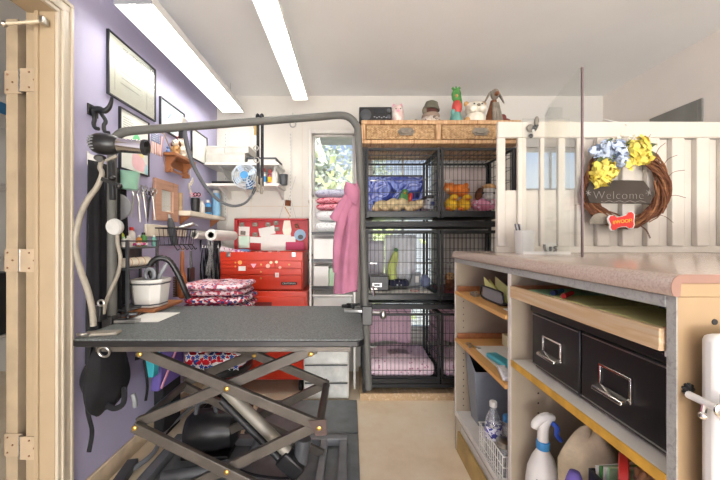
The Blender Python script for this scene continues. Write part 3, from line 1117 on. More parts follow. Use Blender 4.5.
items = [(1.575, .03, .014, .06, m_redplain, m_white, 'red bottle at the near end of the wall organiser'), (1.60, .075, .016, .055, m_white, m_white, 'white jar at the front near corner of the wall organiser'),
         (1.615, .03, .012, .085, mk('lime_bottle', 'C6D23A', .4), m_black, 'lime green bottle with black cap on the wall organiser'), (1.645, .03, .011, .085, m_magenta, m_white, 'magenta bottle beside the lime one on the wall organiser'),
         (1.68, .035, .018, .1, m_white, m_redplain, 'white bottle with red cap in the middle of the wall organiser'), (1.77, .04, .017, .075, m_green, m_black, 'green bottle at the far end of the wall organiser'),
         (1.74, .035, .013, .06, mk('amber', 'C98A3C', .4), m_white, 'amber bottle second from the far end of the wall organiser')]
for (y, dx, r, h, m1, m2, lab) in items:
    bottle('grooming_bottle', lab, (WX + dx, y, 1.0955), r, h, m1, m2, group='bottles on the wall organiser')
for k, (y, dx, r, h, m1, m2, lab) in enumerate(((1.565, .075, .011, .05, m_white, m_greenpaper, 'tiny white bottle at the nearest front corner of the wall organiser'), (1.79, .085, .011, .062, m_teal, m_white, 'teal bottle at the far front corner of the wall organiser'),
                                                (1.66, .02, .013, .1, mk('olive_bottle', '8A8A3C', .4), m_redplain, 'olive bottle with red cap against the wall on the organiser'), (1.71, .02, .013, .09, m_pinklight, m_black, 'pink bottle with black cap against the wall on the organiser'))):
    bottle('grooming_bottle', lab, (WX + dx, y, 1.0955), r, h, m1, m2, group='bottles on the wall organiser')
# heap of ribbon bows
bw = [m_magenta, m_pinklight, m_white, mk('berry', '9C3C66', .6), m_greenpaper, m_white, m_pinklight, m_magenta, m_white]
bwn = ['magenta', 'pale pink', 'white', 'berry', 'green', 'white', 'pale pink', 'magenta', 'white']
for i in range(9):
    y, x, z = 1.655 + (i % 5) * .021, WX + .068 + (i // 5) * .02, 1.108 + (i // 5) * .002
    root = thing('ribbon_bow', '%s ribbon bow in the heap on the wall organiser' % bwn[i], 'bow', (x, y, z - .012), 'ribbon bows heaped on the organiser')
    q = MB()
    for s_ in (-1, 1):
        q.ell((x, y + s_ * .0048, z), (.006, .0046, .008), (s_ * .5, 0, i), 8, 6)
    q.build('loop', bw[i], root)
    MB().ell((x + .003, y, z), .003, nu=8, nv=6).build('knot', bw[i], root)
# towel roll on the middle shelf
root = thing('cream_roll', 'cream padded roll lying on the lower organiser shelf', 'roll', (WX + .07, 1.66, .9955))
q = MB().cyl((WX + .07, 1.565, 1.02), (WX + .07, 1.76, 1.02), .0235, 16)
q.build('roll', m_creamcer, root, bev=.005)
q = MB()
for y in (1.6, 1.65, 1.7):
    q.ring((WX + .07, y, 1.02), .0238, .0015, (0, 1, 0), 16, 5)
q.build('band', m_tan, root)
# cream wall rail
tag(MB().box(WX, WX + .012, 1.84, 2.30, 1.15, 1.22).build('wall_rail', m_cream, bev=.003), 'cream wooden rail on the lilac wall behind the wire basket', 'rail')
# wire basket
BX0, BX1, BY0, BY1, BZ0, BZ1 = WX + .014, WX + .12, 1.92, 2.20, 1.10, 1.20
root = thing('wire_basket', 'black wire wall basket holding clippers above the brush', 'basket', (WX + .06, 2.06, BZ0))
q = MB()
for z, k in ((BZ1, .0035), (BZ0 + .05, .002), (BZ0, .003)):
    i_ = 0 if z == BZ1 else (.008 if z > BZ0 else .016)
    q.tube([(BX0, BY0 + i_, z), (BX1 - i_, BY0 + i_, z), (BX1 - i_, BY1 - i_, z), (BX0, BY1 - i_, z)], k, 6, closed=True)
q.build('rim', m_black_steel, root)
q = MB()
for k in range(9):
    y = BY0 + .01 + k * (BY1 - BY0 - .02) / 8
    q.tube([(BX1, y, BZ1), (BX1 - .016, y, BZ0), (BX0, y, BZ0)], .0016, 5)
for k in range(4):
    x = BX0 + .02 + k * .025
    q.tube([(x, BY0, BZ1), (x, BY0 + .016, BZ0), (x, BY1 - .016, BZ0), (x, BY1, BZ1)], .0016, 5)
q.build('wire_mesh', m_black_steel, root)
for k in range(5):
    y = BY0 + .03 + k * .055
    MB().tube(spline([(BX1 - .014, y, BZ0), (BX1 - .002, y, BZ0 - .015), (BX1 + .008, y, BZ0 - .03), (BX1 + .02, y, BZ0 - .022)], 4), .003, 6).build('hook', m_black_steel, root)
root = thing('hair_clipper', 'dark grey hair clipper standing nose up in the wire basket', 'clipper', (WX + .07, 2.0, 1.105))
MB().tube(spline([(WX + .075, 2.02, 1.106), (WX + .072, 2.0, 1.17), (WX + .068, 1.99, 1.22), (WX + .064, 1.985, 1.262)], 4), [.02, .021, .022, .022, .023, .023, .022, .021, .02, .018, .016, .013, .01], 12).build('body', m_darkgrey, root)
MB().tube([(WX + .0632, 1.984, 1.262), (WX + .061, 1.982, 1.285)], [.009, .006], 8).build('blade', m_steel, root)
root = thing('nail_grinder', 'pale silver nail grinder lying across the wire basket end', 'grinder', (WX + .08, 2.14, 1.19))
MB().tube([(WX + .06, 2.09, 1.205), (WX + .09, 2.13, 1.218), (WX + .12, 2.16, 1.235)], [.012, .015, .012], 12).build('body', m_steel, root)
MB().tube([(WX + .12, 2.16, 1.235), (WX + .138, 2.18, 1.222)], [.009, .006], 10).build('head', m_grey, root)
# bath brush on a hook of the basket
yb = BY0 + .03 + .055
root = thing('bath_brush', 'long handled wooden brush hanging below the wire basket', 'brush', (BX1 + .008, yb, .765))
xq = BX1 + .008
q = MB().tube(spline([(xq, yb, 1.062), (xq, yb, 1.02), (xq, yb, .96), (xq, yb, .92)], 4), [.006, .009, .011, .0115, .012, .012, .012, .012, .0125, .013, .014, .016, .018], 12)
q.tube(spline([(xq, yb, .92), (xq, yb, .86), (xq, yb, .80), (xq, yb, .775)], 4), [.018, .022, .025, .027, .028, .028, .028, .027, .026, .025, .022, .018, .01], 12, flat=1)
q.build('handle', m_brushwood, root)
q = MB()
for i in range(12):
    for j in (-1, 0, 1):
        q.cyl((xq - .02, yb + j * .012, .79 + i * .0105), (xq - .048, yb + j * .014, .79 + i * .0105), .004, 5)
q.build('bristles', mk('brown_bristle', '4C3628', .95), root)
q = MB().ring((xq, yb, 1.072), .011, .002, (1, .4, 0), 14, 5)
q.build('hanging_loop', m_tan, root)
root = thing('hanging_brush', 'dark slicker brush hanging behind the wooden brush', 'brush', (BX1 - .002, BY0 + .195, .86))
xs, ys = BX1 + .008, BY0 + .195
MB().tube([(xs, ys, 1.062), (xs, ys, .95)], [.006, .01], 8).build('handle', m_black, root)
MB().cb((xs, ys, .91), (.02, .07, .09)).build('pad', m_black, root, bev=.006)

# scissors hanging on hooks over the basket
for i in range(5):
    y = 1.725 + i * .042
    z = 1.395 - (i % 2) * .02
    lab = ['nearest the doorway', 'second from the doorway', 'in the middle', 'second from the terracotta frame', 'closest to the terracotta frame'][i]
    tone = m_black if i in (3,) else m_steel
    s = thing('grooming_shears', ('black' if i == 3 else 'silver') + ' shears hanging on the lilac wall, ' + lab + ' in the row', 'scissors', (WX + .02, y, z - .14), 'shears hung on the wall')
    q = MB()
    a = [-.2, .1, .25, -.1, .2][i]
    for t_ in (-1, 1):
        q.tube([(WX + .018 + t_ * .002, y + t_ * .012, z), (WX + .018, y, z - .035), (WX + .018, y + a * .1 - t_ * .004, z - .15)], [.003, .0055, .001], 6)
    q.build('blade', tone, s)
    q = MB()
    for t_ in (-1, 1):
        q.ring((WX + .02, y + t_ * .017, z + .018), .014, .003, (1, 0, .1), 14, 6)
    q.build('handle', tone, s)
    MB().tube([(WX, y, z + .03), (WX + .026, y, z + .028), (WX + .03, y, z + .036)], .002, 5).build('wall_pin', m_steel, s)
# mint wall pocket
root = thing('mint_pocket', 'mint green plastic pocket on the lilac wall under the dryer', 'pocket', (WX + .04, 1.68, 1.38))
q = MB()
q.lathe([(.042, 0), (.052, .085), (.048, .085), (.038, .006), (0, .006)], (WX + .056, 1.62, 1.378), (0, 0, 1), 22)
q.build('pocket', m_mint, root)
MB().box(WX, WX + .006, 1.595, 1.645, 1.40, 1.475).build('wall_clip', m_mint, root, bev=.002)
# round magnifier mirror
root = thing('round_mirror', 'round grey rimmed mirror on the wall behind the white lamp disc', 'mirror', (WX + .05, 1.60, 1.24))
c = at(116.5, 207, 1.585)
MB().lathe([(.052, 0), (.062, -.004), (.066, .006), (.062, .014), (.052, .014)], c, (.35, -1, 0), 36).build('rim', m_grey, root)
MB().lathe([(.053, .004), (0, .004)], c, (.35, -1, 0), 36).build('mirror_glass', mk('mirror_silver_b', 'C9CCCA', .1, .85), root)
MB().tube([c + Vector((0, .012, 0)), (WX, 1.66, c.z)], .006, 8).build('wall_arm', m_steel, root)
# white clothes hanger with black apron, black bag
root = thing('hanging_apron', 'long black apron on a white hanger beside the door casing', 'apron', (WX + .04, 1.47, .72))
q = MB()
q.poly([(WX + .004, 1.44, 1.51), (WX + .03, 1.44, 1.50), (WX + .05, 1.45, 1.47), (WX + .052, 1.455, 1.455), (WX + .0035, 1.435, 1.455), (WX + .0035, 1.435, 1.52)], (0, .012, 0))
q.build('hanger', m_white, root, bev=.003, label='white plastic hanger')


def drape(mb, p0, p1, z0, z1, folds, amp, seed, nu=36, nv=22, taper=.25):
    g = random.Random(seed)
    ph = [g.uniform(0, 6) for _ in range(4)]
    p0, p1 = Vector(p0), Vector(p1)
    d = (p1 - p0)
    nr = Vector((0, 0, 1)).cross(d).normalized()

    def fn(u, v):
        k = 1 - taper * (1 - v)
        uu = .5 + (u - .5) * k
        p = p0 + d * uu
        o = amp * (.35 + .65 * v) * (math.sin(u * folds * 6.28 + ph[0] + v * .8) + .4 * math.sin(u * folds * 14 + ph[1]))
        p = p + nr * o
        p.z = z1 + (z0 - z1) * v + .012 * math.sin(u * 7 + ph[2]) * v
        return p
    mb.keep = True
    return mb.grid(fn, nu, nv)


q = MB()
drape(q, (WX + .045, 1.385, 0), (WX + .06, 1.575, 0), .60, 1.47, 2.2, .012, 3, taper=.1)
q.build('apron_cloth', m_black_matt, root, solid=.006)
q = MB()
q.tube(spline([(WX + .055, 1.46, 1.46), (WX + .072, 1.47, 1.2), (WX + .075, 1.46, .9), (WX + .07, 1.45, .78)], 6), .006, 6, flat=.4)
q.tube(spline([(WX + .06, 1.53, 1.46), (WX + .076, 1.53, 1.15), (WX + .078, 1.54, .85)], 6), .005, 6, flat=.4)
q.build('apron_tie', m_black_matt, root)
root = thing('hanging_apron', 'second black apron with lilac showing beside it, nearer the mirror', 'apron', (WX + .03, 1.63, .80))
q = MB()
drape(q, (WX + .03, 1.55, 0), (WX + .04, 1.66, 0), .82, 1.40, 1.6, .008, 8, taper=.5)
q.build('apron_cloth', m_black_matt, root, solid=.005)
MB().tube([(WX, 1.60, 1.40), (WX + .04, 1.60, 1.405)], .004, 6).build('wall_pin', m_steel, root)
root = thing('black_bag', 'slumped black bag with loose straps hanging under the table edge', 'bag', (WX + .1, 1.5, .40))
q = MB()
q.ell((WX + .07, 1.46, .535), (.06, .13, .165), nu=24, nv=16, jit=.35, fr=4)
q.build('bag', m_black_matt, root, sub=1)
q = MB()
q.tube(spline([(WX + .06, 1.38, .72), (WX + .065, 1.36, .55), (WX + .06, 1.37, .42), (WX + .07, 1.38, .33), (WX + .065, 1.37, .25)], 6), .01, 6, flat=.4)
q.tube(spline([(WX + .15, 1.46, .48), (WX + .16, 1.44, .42), (WX + .13, 1.43, .40), (WX + .10, 1.42, .42)], 6), .013, 6, flat=.5)
q.tube(spline([(WX + .14, 1.60, .60), (WX + .165, 1.60, .44), (WX + .17, 1.58, .36)], 6), .006, 6)
q.build('strap', m_black_matt, root)
MB().tube(spline([(WX + .16, 1.5, .43), (WX + .17, 1.5, .40), (WX + .165, 1.51, .37)], 4), .012, 6).build('tassel', m_grey, root)
root = thing('hanging_cloth', 'dark cloth hanging beside the slumped bag under the table', 'cloth', (WX + .12, 1.75, .5))
q = MB()
drape(q, (WX + .04, 1.70, 0), (WX + .10, 1.80, 0), .50, .755, 1.6, .007, 9, taper=.2)
q.build('cloth', m_black_matt, root, solid=.006)
# ------------------------------------------------------------------ grooming table
TZ, TX0, TX1, TY0, TY1 = .767, -1.03, .05, 1.2, 1.82
root = thing('grooming_table', 'grey grooming table with black edge on a scissor lift frame', 'table', (-.48, 1.5, 0))


def rrect(x0, x1, y0, y1, r, z, n=6):
    pts = []
    for (cx_, cy_, a0) in ((x1 - r, y1 - r, 0), (x0 + r, y1 - r, 90), (x0 + r, y0 + r, 180), (x1 - r, y0 + r, 270)):
        for k in range(n + 1):
            a = math.radians(a0 + 90 * k / n)
            pts.append((cx_ + r * math.cos(a), cy_ + r * math.sin(a), z))
    return pts


MB().poly(rrect(TX0, TX1, TY0, TY1, .035, TZ - .028), (0, 0, .024)).build('edge_band', m_black, root, bev=.004)
MB().poly(rrect(TX0 + .003, TX1 - .003, TY0 + .003, TY1 - .003, .033, TZ - .006), (0, 0, .006)).build('tabletop', m_tabletop, root, bev=.002)
q = MB()
q.box(TX0 + .07, TX1 - .05, TY0 + .04, TY0 + .075, TZ - .058, TZ - .028)
q.box(TX0 + .07, TX1 - .05, TY1 - .12, TY1 - .085, TZ - .058, TZ - .028)
q.box(TX0 + .07, TX0 + .10, TY0 + .075, TY1 - .12, TZ - .058, TZ - .028)
q.box(TX1 - .08, TX1 - .05, TY0 + .075, TY1 - .12, TZ - .058, TZ - .028)
q.build('under_frame', m_lift, root, bev=.002)
LXL, LXR, MZ = -.845, -.115, .405
for side, yy in (('front', 1.285), ('rear', 1.65)):
    dy = .028
    # upper pair
    for (a, b, o) in (((-.83, .70), (LXR, MZ), 0), ((-.14, .70), (LXL, MZ), dy), ((LXL, MZ), (-.14, .06), 0), ((LXR, MZ), (-.83, .06), dy)):
        q = MB().beam((a[0], yy + o, a[1]), (b[0], yy + o, b[1]), .022, .04)
        q.build('scissor_arm', m_lift, root, bev=.003)
    q = MB()
    for (x, z) in ((LXL + .01, MZ), (LXR - .008, MZ), (-.48, .556), (-.48, .235), (-.815, .69), (-.155, .69)):
        q = MB().lathe([(.010, 0), (.010, .005), (.006, .008), (0, .008)], (x, yy - .0115, z), (0, -1, 0), 12)
        q.build('pivot_bolt', m_gold, root, label='brass pivot bolt')
for x in (LXL + .01, LXR - .008):
    MB().cyl((x, 1.30, MZ), (x, 1.64, MZ), .017, 14).build('cross_shaft', m_lift, root)
# diagonal link with the brown triangular plate at the right joint
MB().poly([(LXR - .05, 1.268, MZ + .03), (LXR + .02, 1.268, MZ + .035), (LXR + .022, 1.268, MZ - .025), (LXR - .02, 1.268, MZ - .03)], (0, .004, 0)).build('joint_plate', mk('brown_plate', '4E3F3C', .4, .2), root)
# actuator
q = MB()
a, b = at(222, 386, 1.47), at(288, 452, 1.42)
q.cyl(a, b, .026, 18)
q.build('actuator_tube', mk('satin_grey_tube', '8A867C', .5, .3), root)
MB().cyl(a.lerp(b, .15) + Vector((-.045, 0, -.02)), a.lerp(b, 1.15) + Vector((-.045, 0, -.02)), .016, 14).build('actuator_rod', m_black_steel, root)
MB().cb(at(291, 463, 1.42), (.11, .07, .07), (0, .75, 0)).build('gearbox', m_black, root, bev=.008)
MB().cyl(at(300, 463, 1.44), at(304, 438, 1.44), .033, 18).build('motor', m_darkgrey, root, bev=.004)
MB().tube(spline([at(300, 470, 1.44), at(290, 478, 1.46), at(260, 476, 1.5), at(240, 470, 1.55)], 6), .006, 6).build('power_cable', m_black, root)
# floor frame
q = MB()
for (x0, x1, y0, y1) in ((-.95, -.02, 1.77, 1.81), (-.95, -.02, 1.16, 1.20), (-.95, -.91, 1.20, 1.77), (-.06, -.02, 1.20, 1.77), (-.16, -.125, 1.20, 1.77)):
    q.box(x0, x1, y0, y1, .024, .062)
q.build('floor_frame', m_frame_grey, root, bev=.003)
for x in (-.93, -.04):
    for y in (1.18, 1.79):
        MB().lathe([(.022, 0.0165), (.022, .024), (.008, .0245), (0, .026)], (x, y, 0), n=14).build('levelling_foot', m_black, root)
# tethering ring under the table edge
MB().ring((-.924, 1.235, TZ - .055), .02, .0045, (0, 1, .2), 20, 8).build('tether_ring', m_steel, root, label='steel tether ring')
tag(MB().box(-1.008, -.852, 1.455, 1.645, TZ + .0005, TZ + .002).build('paper_sheet', m_paper), 'white sheet of paper lying on the grey grooming table', 'paper')
tag(MB().cb((-.02, 1.775, TZ + .0085), (.06, .03, .015)).build('table_clip', m_black, bev=.003), 'small black clip lying near the far right corner of the grooming table', 'clip')

# overhead grooming arm
root = thing('overhead_grooming_bar', 'grey tubular overhead grooming arm arching across the table', 'grooming arm', (-.48, 1.45, .45))
AL, AR = Vector((-1.05, 1.45, 0)), Vector((.08, 1.66, 0))
bl, br = 1.607, 1.755
arc = [V(AL.x, AL.y, .74), V(AL.x, AL.y, 1.2), V(AL.x, AL.y, bl - .10), V(AL.x + .006, AL.y, bl - .045), V(AL.x + .035, AL.y + .003, bl - .008), V(AL.x + .09, AL.y + .008, bl + .006)]
for k in range(1, 8):
    arc.append(V(AL.x + .09 + (AR.x - AL.x - .215) * k / 8, AL.y + .008 + (AR.y - AL.y - .016) * k / 8, bl + .006 + (br - bl - .006) * k / 8))
arc += [V(AR.x - .135, AR.y - .006, br), V(AR.x - .086, AR.y - .003, br - .012), V(AR.x - .053, AR.y, br - .05), V(AR.x - .043, AR.y, br - .11), V(AR.x - .025, AR.y, 1.2), V(AR.x + .008, AR.y, .38)]
MB().tube(spline(arc, 5), .0185, 12).build('tube', m_armgrey, root)
for (p, dx) in ((AL, 1), (AR, -1)):
    q = MB()
    q.box(p.x - .026, p.x + (.0185 if dx > 0 else .026), p.y - .028, p.y + .028, TZ - .06, TZ + .035)
    q.build('clamp_block', m_black, root, bev=.004)
    q = MB()
    xa, xb = sorted((p.x + dx * .02, p.x + dx * .115))
    q.box(xa, xb, p.y - .02, p.y + .02, TZ + .001, TZ + .016)
    q.build('clamp_jaw', m_steel, root, bev=.002)
    q = MB()
    q.cyl((p.x + dx * .07, p.y, TZ + .017), (p.x + dx * .07, p.y, TZ + .032), .008, 10)
    for k in range(3):
        a = k * 2.09 + .4
        q.beam((p.x + dx * .07, p.y, TZ + .037), (p.x + dx * .07 + .036 * math.cos(a), p.y + .036 * math.sin(a), TZ + .037), .018, .012)
    q.build('clamp_knob', m_black, root, bev=.003)
q = MB()
q.cyl((AR.x + .026, AR.y, TZ + .0), (AR.x + .07, AR.y - .01, TZ + .0), .008, 10)
q.ell((AR.x + .08, AR.y - .012, TZ - .01), (.018, .018, .024))
q.build('lock_knob', m_steel, root)
q = MB()
q.cyl((AR.x + .02, AR.y - .01, .885), (AR.x + .05, AR.y - .01, .885), .006, 10)
q.tube([(AR.x + .03, AR.y - .012, .90), (AR.x + .034, AR.y - .014, .85)], .006, 8)
q.build('height_pin', m_chrome, root)
q = MB()
e = at(293, 121, 1.602)
q.tube([e + V(0, 0, .04), e + V(0, 0, .0)], .003, 6)
q.ring(e + V(0, 0, -.016), .014, .0035, (0, 1, 0), 18, 6)
q.build('eye_bolt', m_steel, root)
q = MB()
e = at(182, 124, 1.515)
q.box(e.x - .012, e.x + .012, e.y - .024, e.y + .024, e.z - .012, e.z + .03)
q.build('hanger_band', m_white, root, bev=.003, label='white band round the arm')

# grooming loops
root = thing('grooming_loop', 'pair of black grooming loops with steel snaps hanging from the arm', 'leash', at(260, 196, 1.58))
for dx in (0, 4.2):
    q = MB()
    q.tube([at(258 + dx, 119, 1.563), at(258 + dx, 150, 1.583), at(258.5 + dx * .9, 186, 1.586)], .0085, 6, flat=.3)
    q.ring(at(258 + dx, 119.3, 1.583), .0215, .006, (1, 0, 0), 16, 6)
    q.build('strap', m_leash, root)
for (px, py, r) in ((255.5, 127, .009), (256, 148, .011), (256.5, 160, .013), (256.5, 187, .015), (261, 190, .012)):
    MB().ring(at(px, py, 1.577), r, .0028, (0, 1, .1), 16, 6).build('steel_ring', m_steel, root)
MB().tube([at(256, 120, 1.575), at(255.5, 135, 1.575)], .006, 8).build('brass_snap', m_gold, root)
q = MB()
q.tube([at(257, 176, 1.577), at(257.5, 192, 1.577)], .006, 8)
q.tube([at(261, 178, 1.577), at(261.5, 194, 1.577)], .006, 8)
q.build('snap_hook', m_stone, root)
root = thing('grooming_strap', 'long black strap swagged from the white band on the arm', 'leash', at(225, 206, 1.577))
q = MB()
pts = [at(184, 128, 1.50), at(187, 145, 1.50), at(192, 162, 1.51), at(200, 178, 1.52), at(209, 191, 1.53), at(220, 201, 1.54), at(233, 206, 1.55), at(245, 203, 1.577), at(252, 195, 1.577), at(256.5, 188, 1.577)]
sp = spline(pts, 5)
q.tube(sp, [.0115 - .0075 * i / (len(sp) - 1) for i in range(len(sp))], 8, flat=.35)
q.build('strap', m_darkgrey, root)
q = MB()
e = at(181, 133, 1.50)
q.cb(e, (.02, .01, .05))
q.build('buckle', m_black, root, bev=.002)
MB().ring(at(182, 127, 1.50), .012, .003, (0, 1, 0), 16, 6).build('ring', m_steel, root)
MB().tube([at(252.5, 194, 1.575), at(256, 187, 1.575)], .007, 8).build('snap', m_black, root)

# stand dryer on its bent arm
root = thing('stand_dryer', 'black stand dryer with chrome barrel on a beige bent arm', 'dryer', (-1.0, 1.28, TZ))
DD = 1.27
hc = at(104.5, 144, DD)
ax = (at(150, 147.5, 1.30) - at(92, 142.5, 1.27)).normalized()
KD = .86


def KS(p):
    return [(r_ * .94, t_ * KD) for r_, t_ in p]


h0 = hc - ax * .052
q = MB().lathe(KS([(0, 0), (.02, .003), (.034, .014), (.042, .035), (.044, .058), (.042, .085), (.036, .108), (.030, .118), (0, .118)]), h0, ax, 28)
q.build('motor_housing', m_black, root, label='black dryer housing')
q = MB().lathe(KS([(.029, .112), (.0285, .225), (.031, .227), (.031, .236), (.026, .236), (.025, .14)]), h0, ax, 28)
q.build('barrel', m_chrome, root, label='chrome barrel')
MB().lathe(KS([(.0315, .222), (.0325, .224), (.0325, .238), (.029, .238), (.029, .222)]), h0, ax, 24).build('barrel_rim', m_black_steel, root)
q = MB()
for i in range(5):
    a = PI * .55 + i * .3
    for t_ in (.018, .03):
        nrm = ax.orthogonal().normalized()
        nrm.rotate(Matrix.Rotation(a + .2 * (t_ > .02), 3, ax))
        rr = .036 if t_ < .02 else .041
        q.cb(h0 + ax * t_ * KD + nrm * rr * .94, (.012, .004, .004))
q.build('intake_vent', m_grey, root)
q = MB()
q.ell(at(100, 158, DD), (.022, .018, .013))
q.cyl(at(99, 159, DD - .02), at(99, 159, DD + .02), .012, 14)
q.build('swivel_knuckle', m_black, root)
MB().beam(at(106, 161, DD), at(117, 156, DD), .012, .01).build('swivel_bar', m_beigehose, root, bev=.002)
q = MB()
pts = [at(103, 158, DD), at(100, 167, DD), at(102, 174, DD), at(97, 187, DD), at(87, 201, DD), at(78.5, 222, DD), at(75.5, 245, DD), at(80, 268, DD), at(87, 288, DD), at(92, 308, DD), at(93.5, 326, DD)]
sp = spline(pts, 6)
q.tube(sp, [.008 + .003 * min(1, i / 30) for i in range(len(sp))], 12)
q.build('bent_arm', m_beigehose, root, label='beige flexible arm')
q = MB()
q.beam(at(100, 178, DD), at(120, 186, DD), .014, .014)
q.ell(at(112, 178, DD), (.015, .015, .011))
q.ell(at(119, 186, DD), (.012, .012, .012))
q.build('tension_clamp', m_black, root)
MB().beam(at(111, 160, DD + .01), at(113, 200, DD + .01), .018, .018).build('support_post', m_black_steel, root, bev=.003)
MB().lathe([(.018, 0), (.014, .012), (0, .012)], (-.985, 1.265, TZ + .0005), n=18).build('arm_foot', m_beigehose, root)
q = MB()
q.cb((-.955, 1.265, TZ + .006), (.12, .05, .011), (0, 0, .2))
q.build('base_clamp', m_beigehose, root, bev=.004)
q = MB()
q.ring((-1.0, 1.235, TZ + .01), .017, .006, (0, .3, 1), 18, 8)
q.build('clamp_ring', m_steel, root)

# magnifier style lamp with white disc and slim gooseneck
root = thing('gooseneck_lamp', 'white disc lamp on a slim beige gooseneck beside the dryer arm', 'lamp', (-.97, 1.36, TZ))
c = at(114, 227, 1.335)
q = MB().lathe([(0, -.008), (.025, -.006), (.0325, 0), (.034, .008), (.028, .02), (.012, .03), (0, .03)], c, (.1, 1, .15), 28, squash=1.0)
q.build('lamp_head', mk('white_lamp_head', 'B4B4B1', .5), root)
MB().lathe([(.030, -.0075), (.030, -.0055), (0, -.0095)], c, (.1, 1, .15), 28).build('lens', mk('frosted_lens', 'B9B9B6', .3), root)
sp = spline([c + V(0, .02, -.01), at(117.5, 243, 1.35), at(120.5, 258, 1.355), at(118, 274, 1.36), at(111, 290, 1.365), at(106, 302, 1.37), at(103.5, 314, 1.37)], 6)
MB().tube(sp, .0075, 10).build('gooseneck', m_beigehose, root)
q = MB()
q.cb(at(100, 311, 1.37) + V(0, 0, -.008), (.034, .04, .065))
q.build('base', m_black, root, bev=.004)
MB().ring(at(101, 303, 1.345), .012, .004, (0, 1, 0), 16, 6).build('clamp_screw', m_steel, root)

# white bucket, hoses behind the table
root = thing('side_ledge', 'narrow wooden ledge on the lilac wall just behind the table edge', 'shelf', (WX + .1, 1.9, TZ + .01))
MB().box(WX + .002, WX + .185, 1.63, 1.9, TZ + .004, TZ + .02).build('ledge_board', m_wood_orange, root, bev=.002)
for y in (1.66, 1.86):
    MB().poly([(WX, y, TZ + .003), (WX + .1, y, TZ + .003), (WX, y, TZ - .09)], (0, .015, 0)).build('bracket', m_wood_orange, root)
root = thing('utility_bucket', 'white square bucket with black trim bands behind the table', 'bucket', (-1.05, 1.72, TZ + .0205))
bc = V(-1.045, 1.72, TZ + .0208)


def sq(r, z, k=8):
    return [(bc.x + r * c_, bc.y + r * s_, bc.z + z) for c_, s_ in ((1, .55), (.55, 1), (-.55, 1), (-1, .55), (-1, -.55), (-.55, -1), (.55, -1), (1, -.55))]


q = MB()
lv = [(.062, 0), (.068, .004), (.08, .125), (.084, .128), (.084, .142), (.078, .142), (.064, .01)]
vs = []
for r, z in lv:
    vs += sq(r, z)
fs = [tuple(range(8))]
for i in range(len(lv) - 1):
    for j in range(8):
        fs.append((i * 8 + j, i * 8 + (j + 1) % 8, (i + 1) * 8 + (j + 1) % 8, (i + 1) * 8 + j))
fs.append(tuple((len(lv) - 1) * 8 + j for j in range(8)))
q.add(vs, fs).build('bucket_body', m_white, root, bev=.002, ang=20)
for (r, z) in ((.0805, .116), (.0695, .012)):
    q = MB()
    vs = sq(r, z) + sq(r * 1.012, z + .007)
    q.add(vs, [(j, (j + 1) % 8, 8 + (j + 1) % 8, 8 + j) for j in range(8)] + [tuple(range(8)), tuple(range(8, 16))])
    q.build('trim_band', m_darkgrey, root)
root = thing('dryer_hose', 'black ribbed hose looping out of the white bucket', 'hose', (-1.0, 1.75, TZ + .021))
q = MB()
sp = spline([bc + V(.01, .01, .03), bc + V(.0, .02, .14), bc + V(-.02, .02, .20), bc + V(.02, .03, .245), bc + V(.07, .05, .23), bc + V(.11, .07, .15), bc + V(.135, .085, .07), bc + V(.15, .10, .02)], 8)
q.tube(sp, [.0145 + .002 * (i % 2) for i in range(len(sp))], 10)
q.build('hose', m_black, root)
MB().ring(bc + V(.015, -.03, .165), .03, .009, (.3, 1, 0), 20, 8).build('hose_end', m_grey, root)
MB().tube([bc + V(.03, -.01, .06), bc + V(.05, 0, .16), bc + V(.075, .02, .22)], .01, 8).build('nozzle', m_grey, root)

# ------------------------------------------------------------------ floor mats
tag(MB().box(-1.0, .042, 1.08, 1.90, .0008, .016).build('floor_mat', mk('grey_rubber_mat', '6E7275', .38, var=.08, vs=14, bump=.3, bs=200), bev=.004), 'grey rubber mat under the grooming table', 'floor mat', 'rubber floor mats')
tag(MB().box(-.62, .042, 1.915, 2.30, .0008, .016).build('floor_mat', bpy.data.materials['grey_rubber_mat'], bev=.004), 'grey rubber mat behind the table by the clear drawers', 'floor mat', 'rubber floor mats')

# ------------------------------------------------------------------ stool with blanket pile behind the table
sx, sy = -.825, 2.13
root = thing('work_stool', 'black castor stool under the folded blanket pile', 'stool', (sx, sy, 0))
MB().lathe([(.17, .30), (.185, .31), (.185, .335), (.17, .35), (0, .352)], (sx, sy, 0), n=28).build('seat', m_black, root)
MB().cyl((sx, sy, .12), (sx, sy, .30), .024, 14).build('gas_column', m_black_steel, root)
for k in range(5):
    a = k * 2 * PI / 5 + .3
    e = V(sx + .16 * math.cos(a), sy + .16 * math.sin(a), .07)
    MB().tube([(sx, sy, .13), V(sx + .09 * math.cos(a), sy + .09 * math.sin(a), .105), e], [.024, .018, .014], 8).build('leg', m_black, root)
    MB().lathe([(.026, -.011), (.028, -.006), (.028, .006), (.026, .011)], (e.x, e.y, .0295), (math.sin(a), -math.cos(a), 0), 14).build('caster', m_black, root)


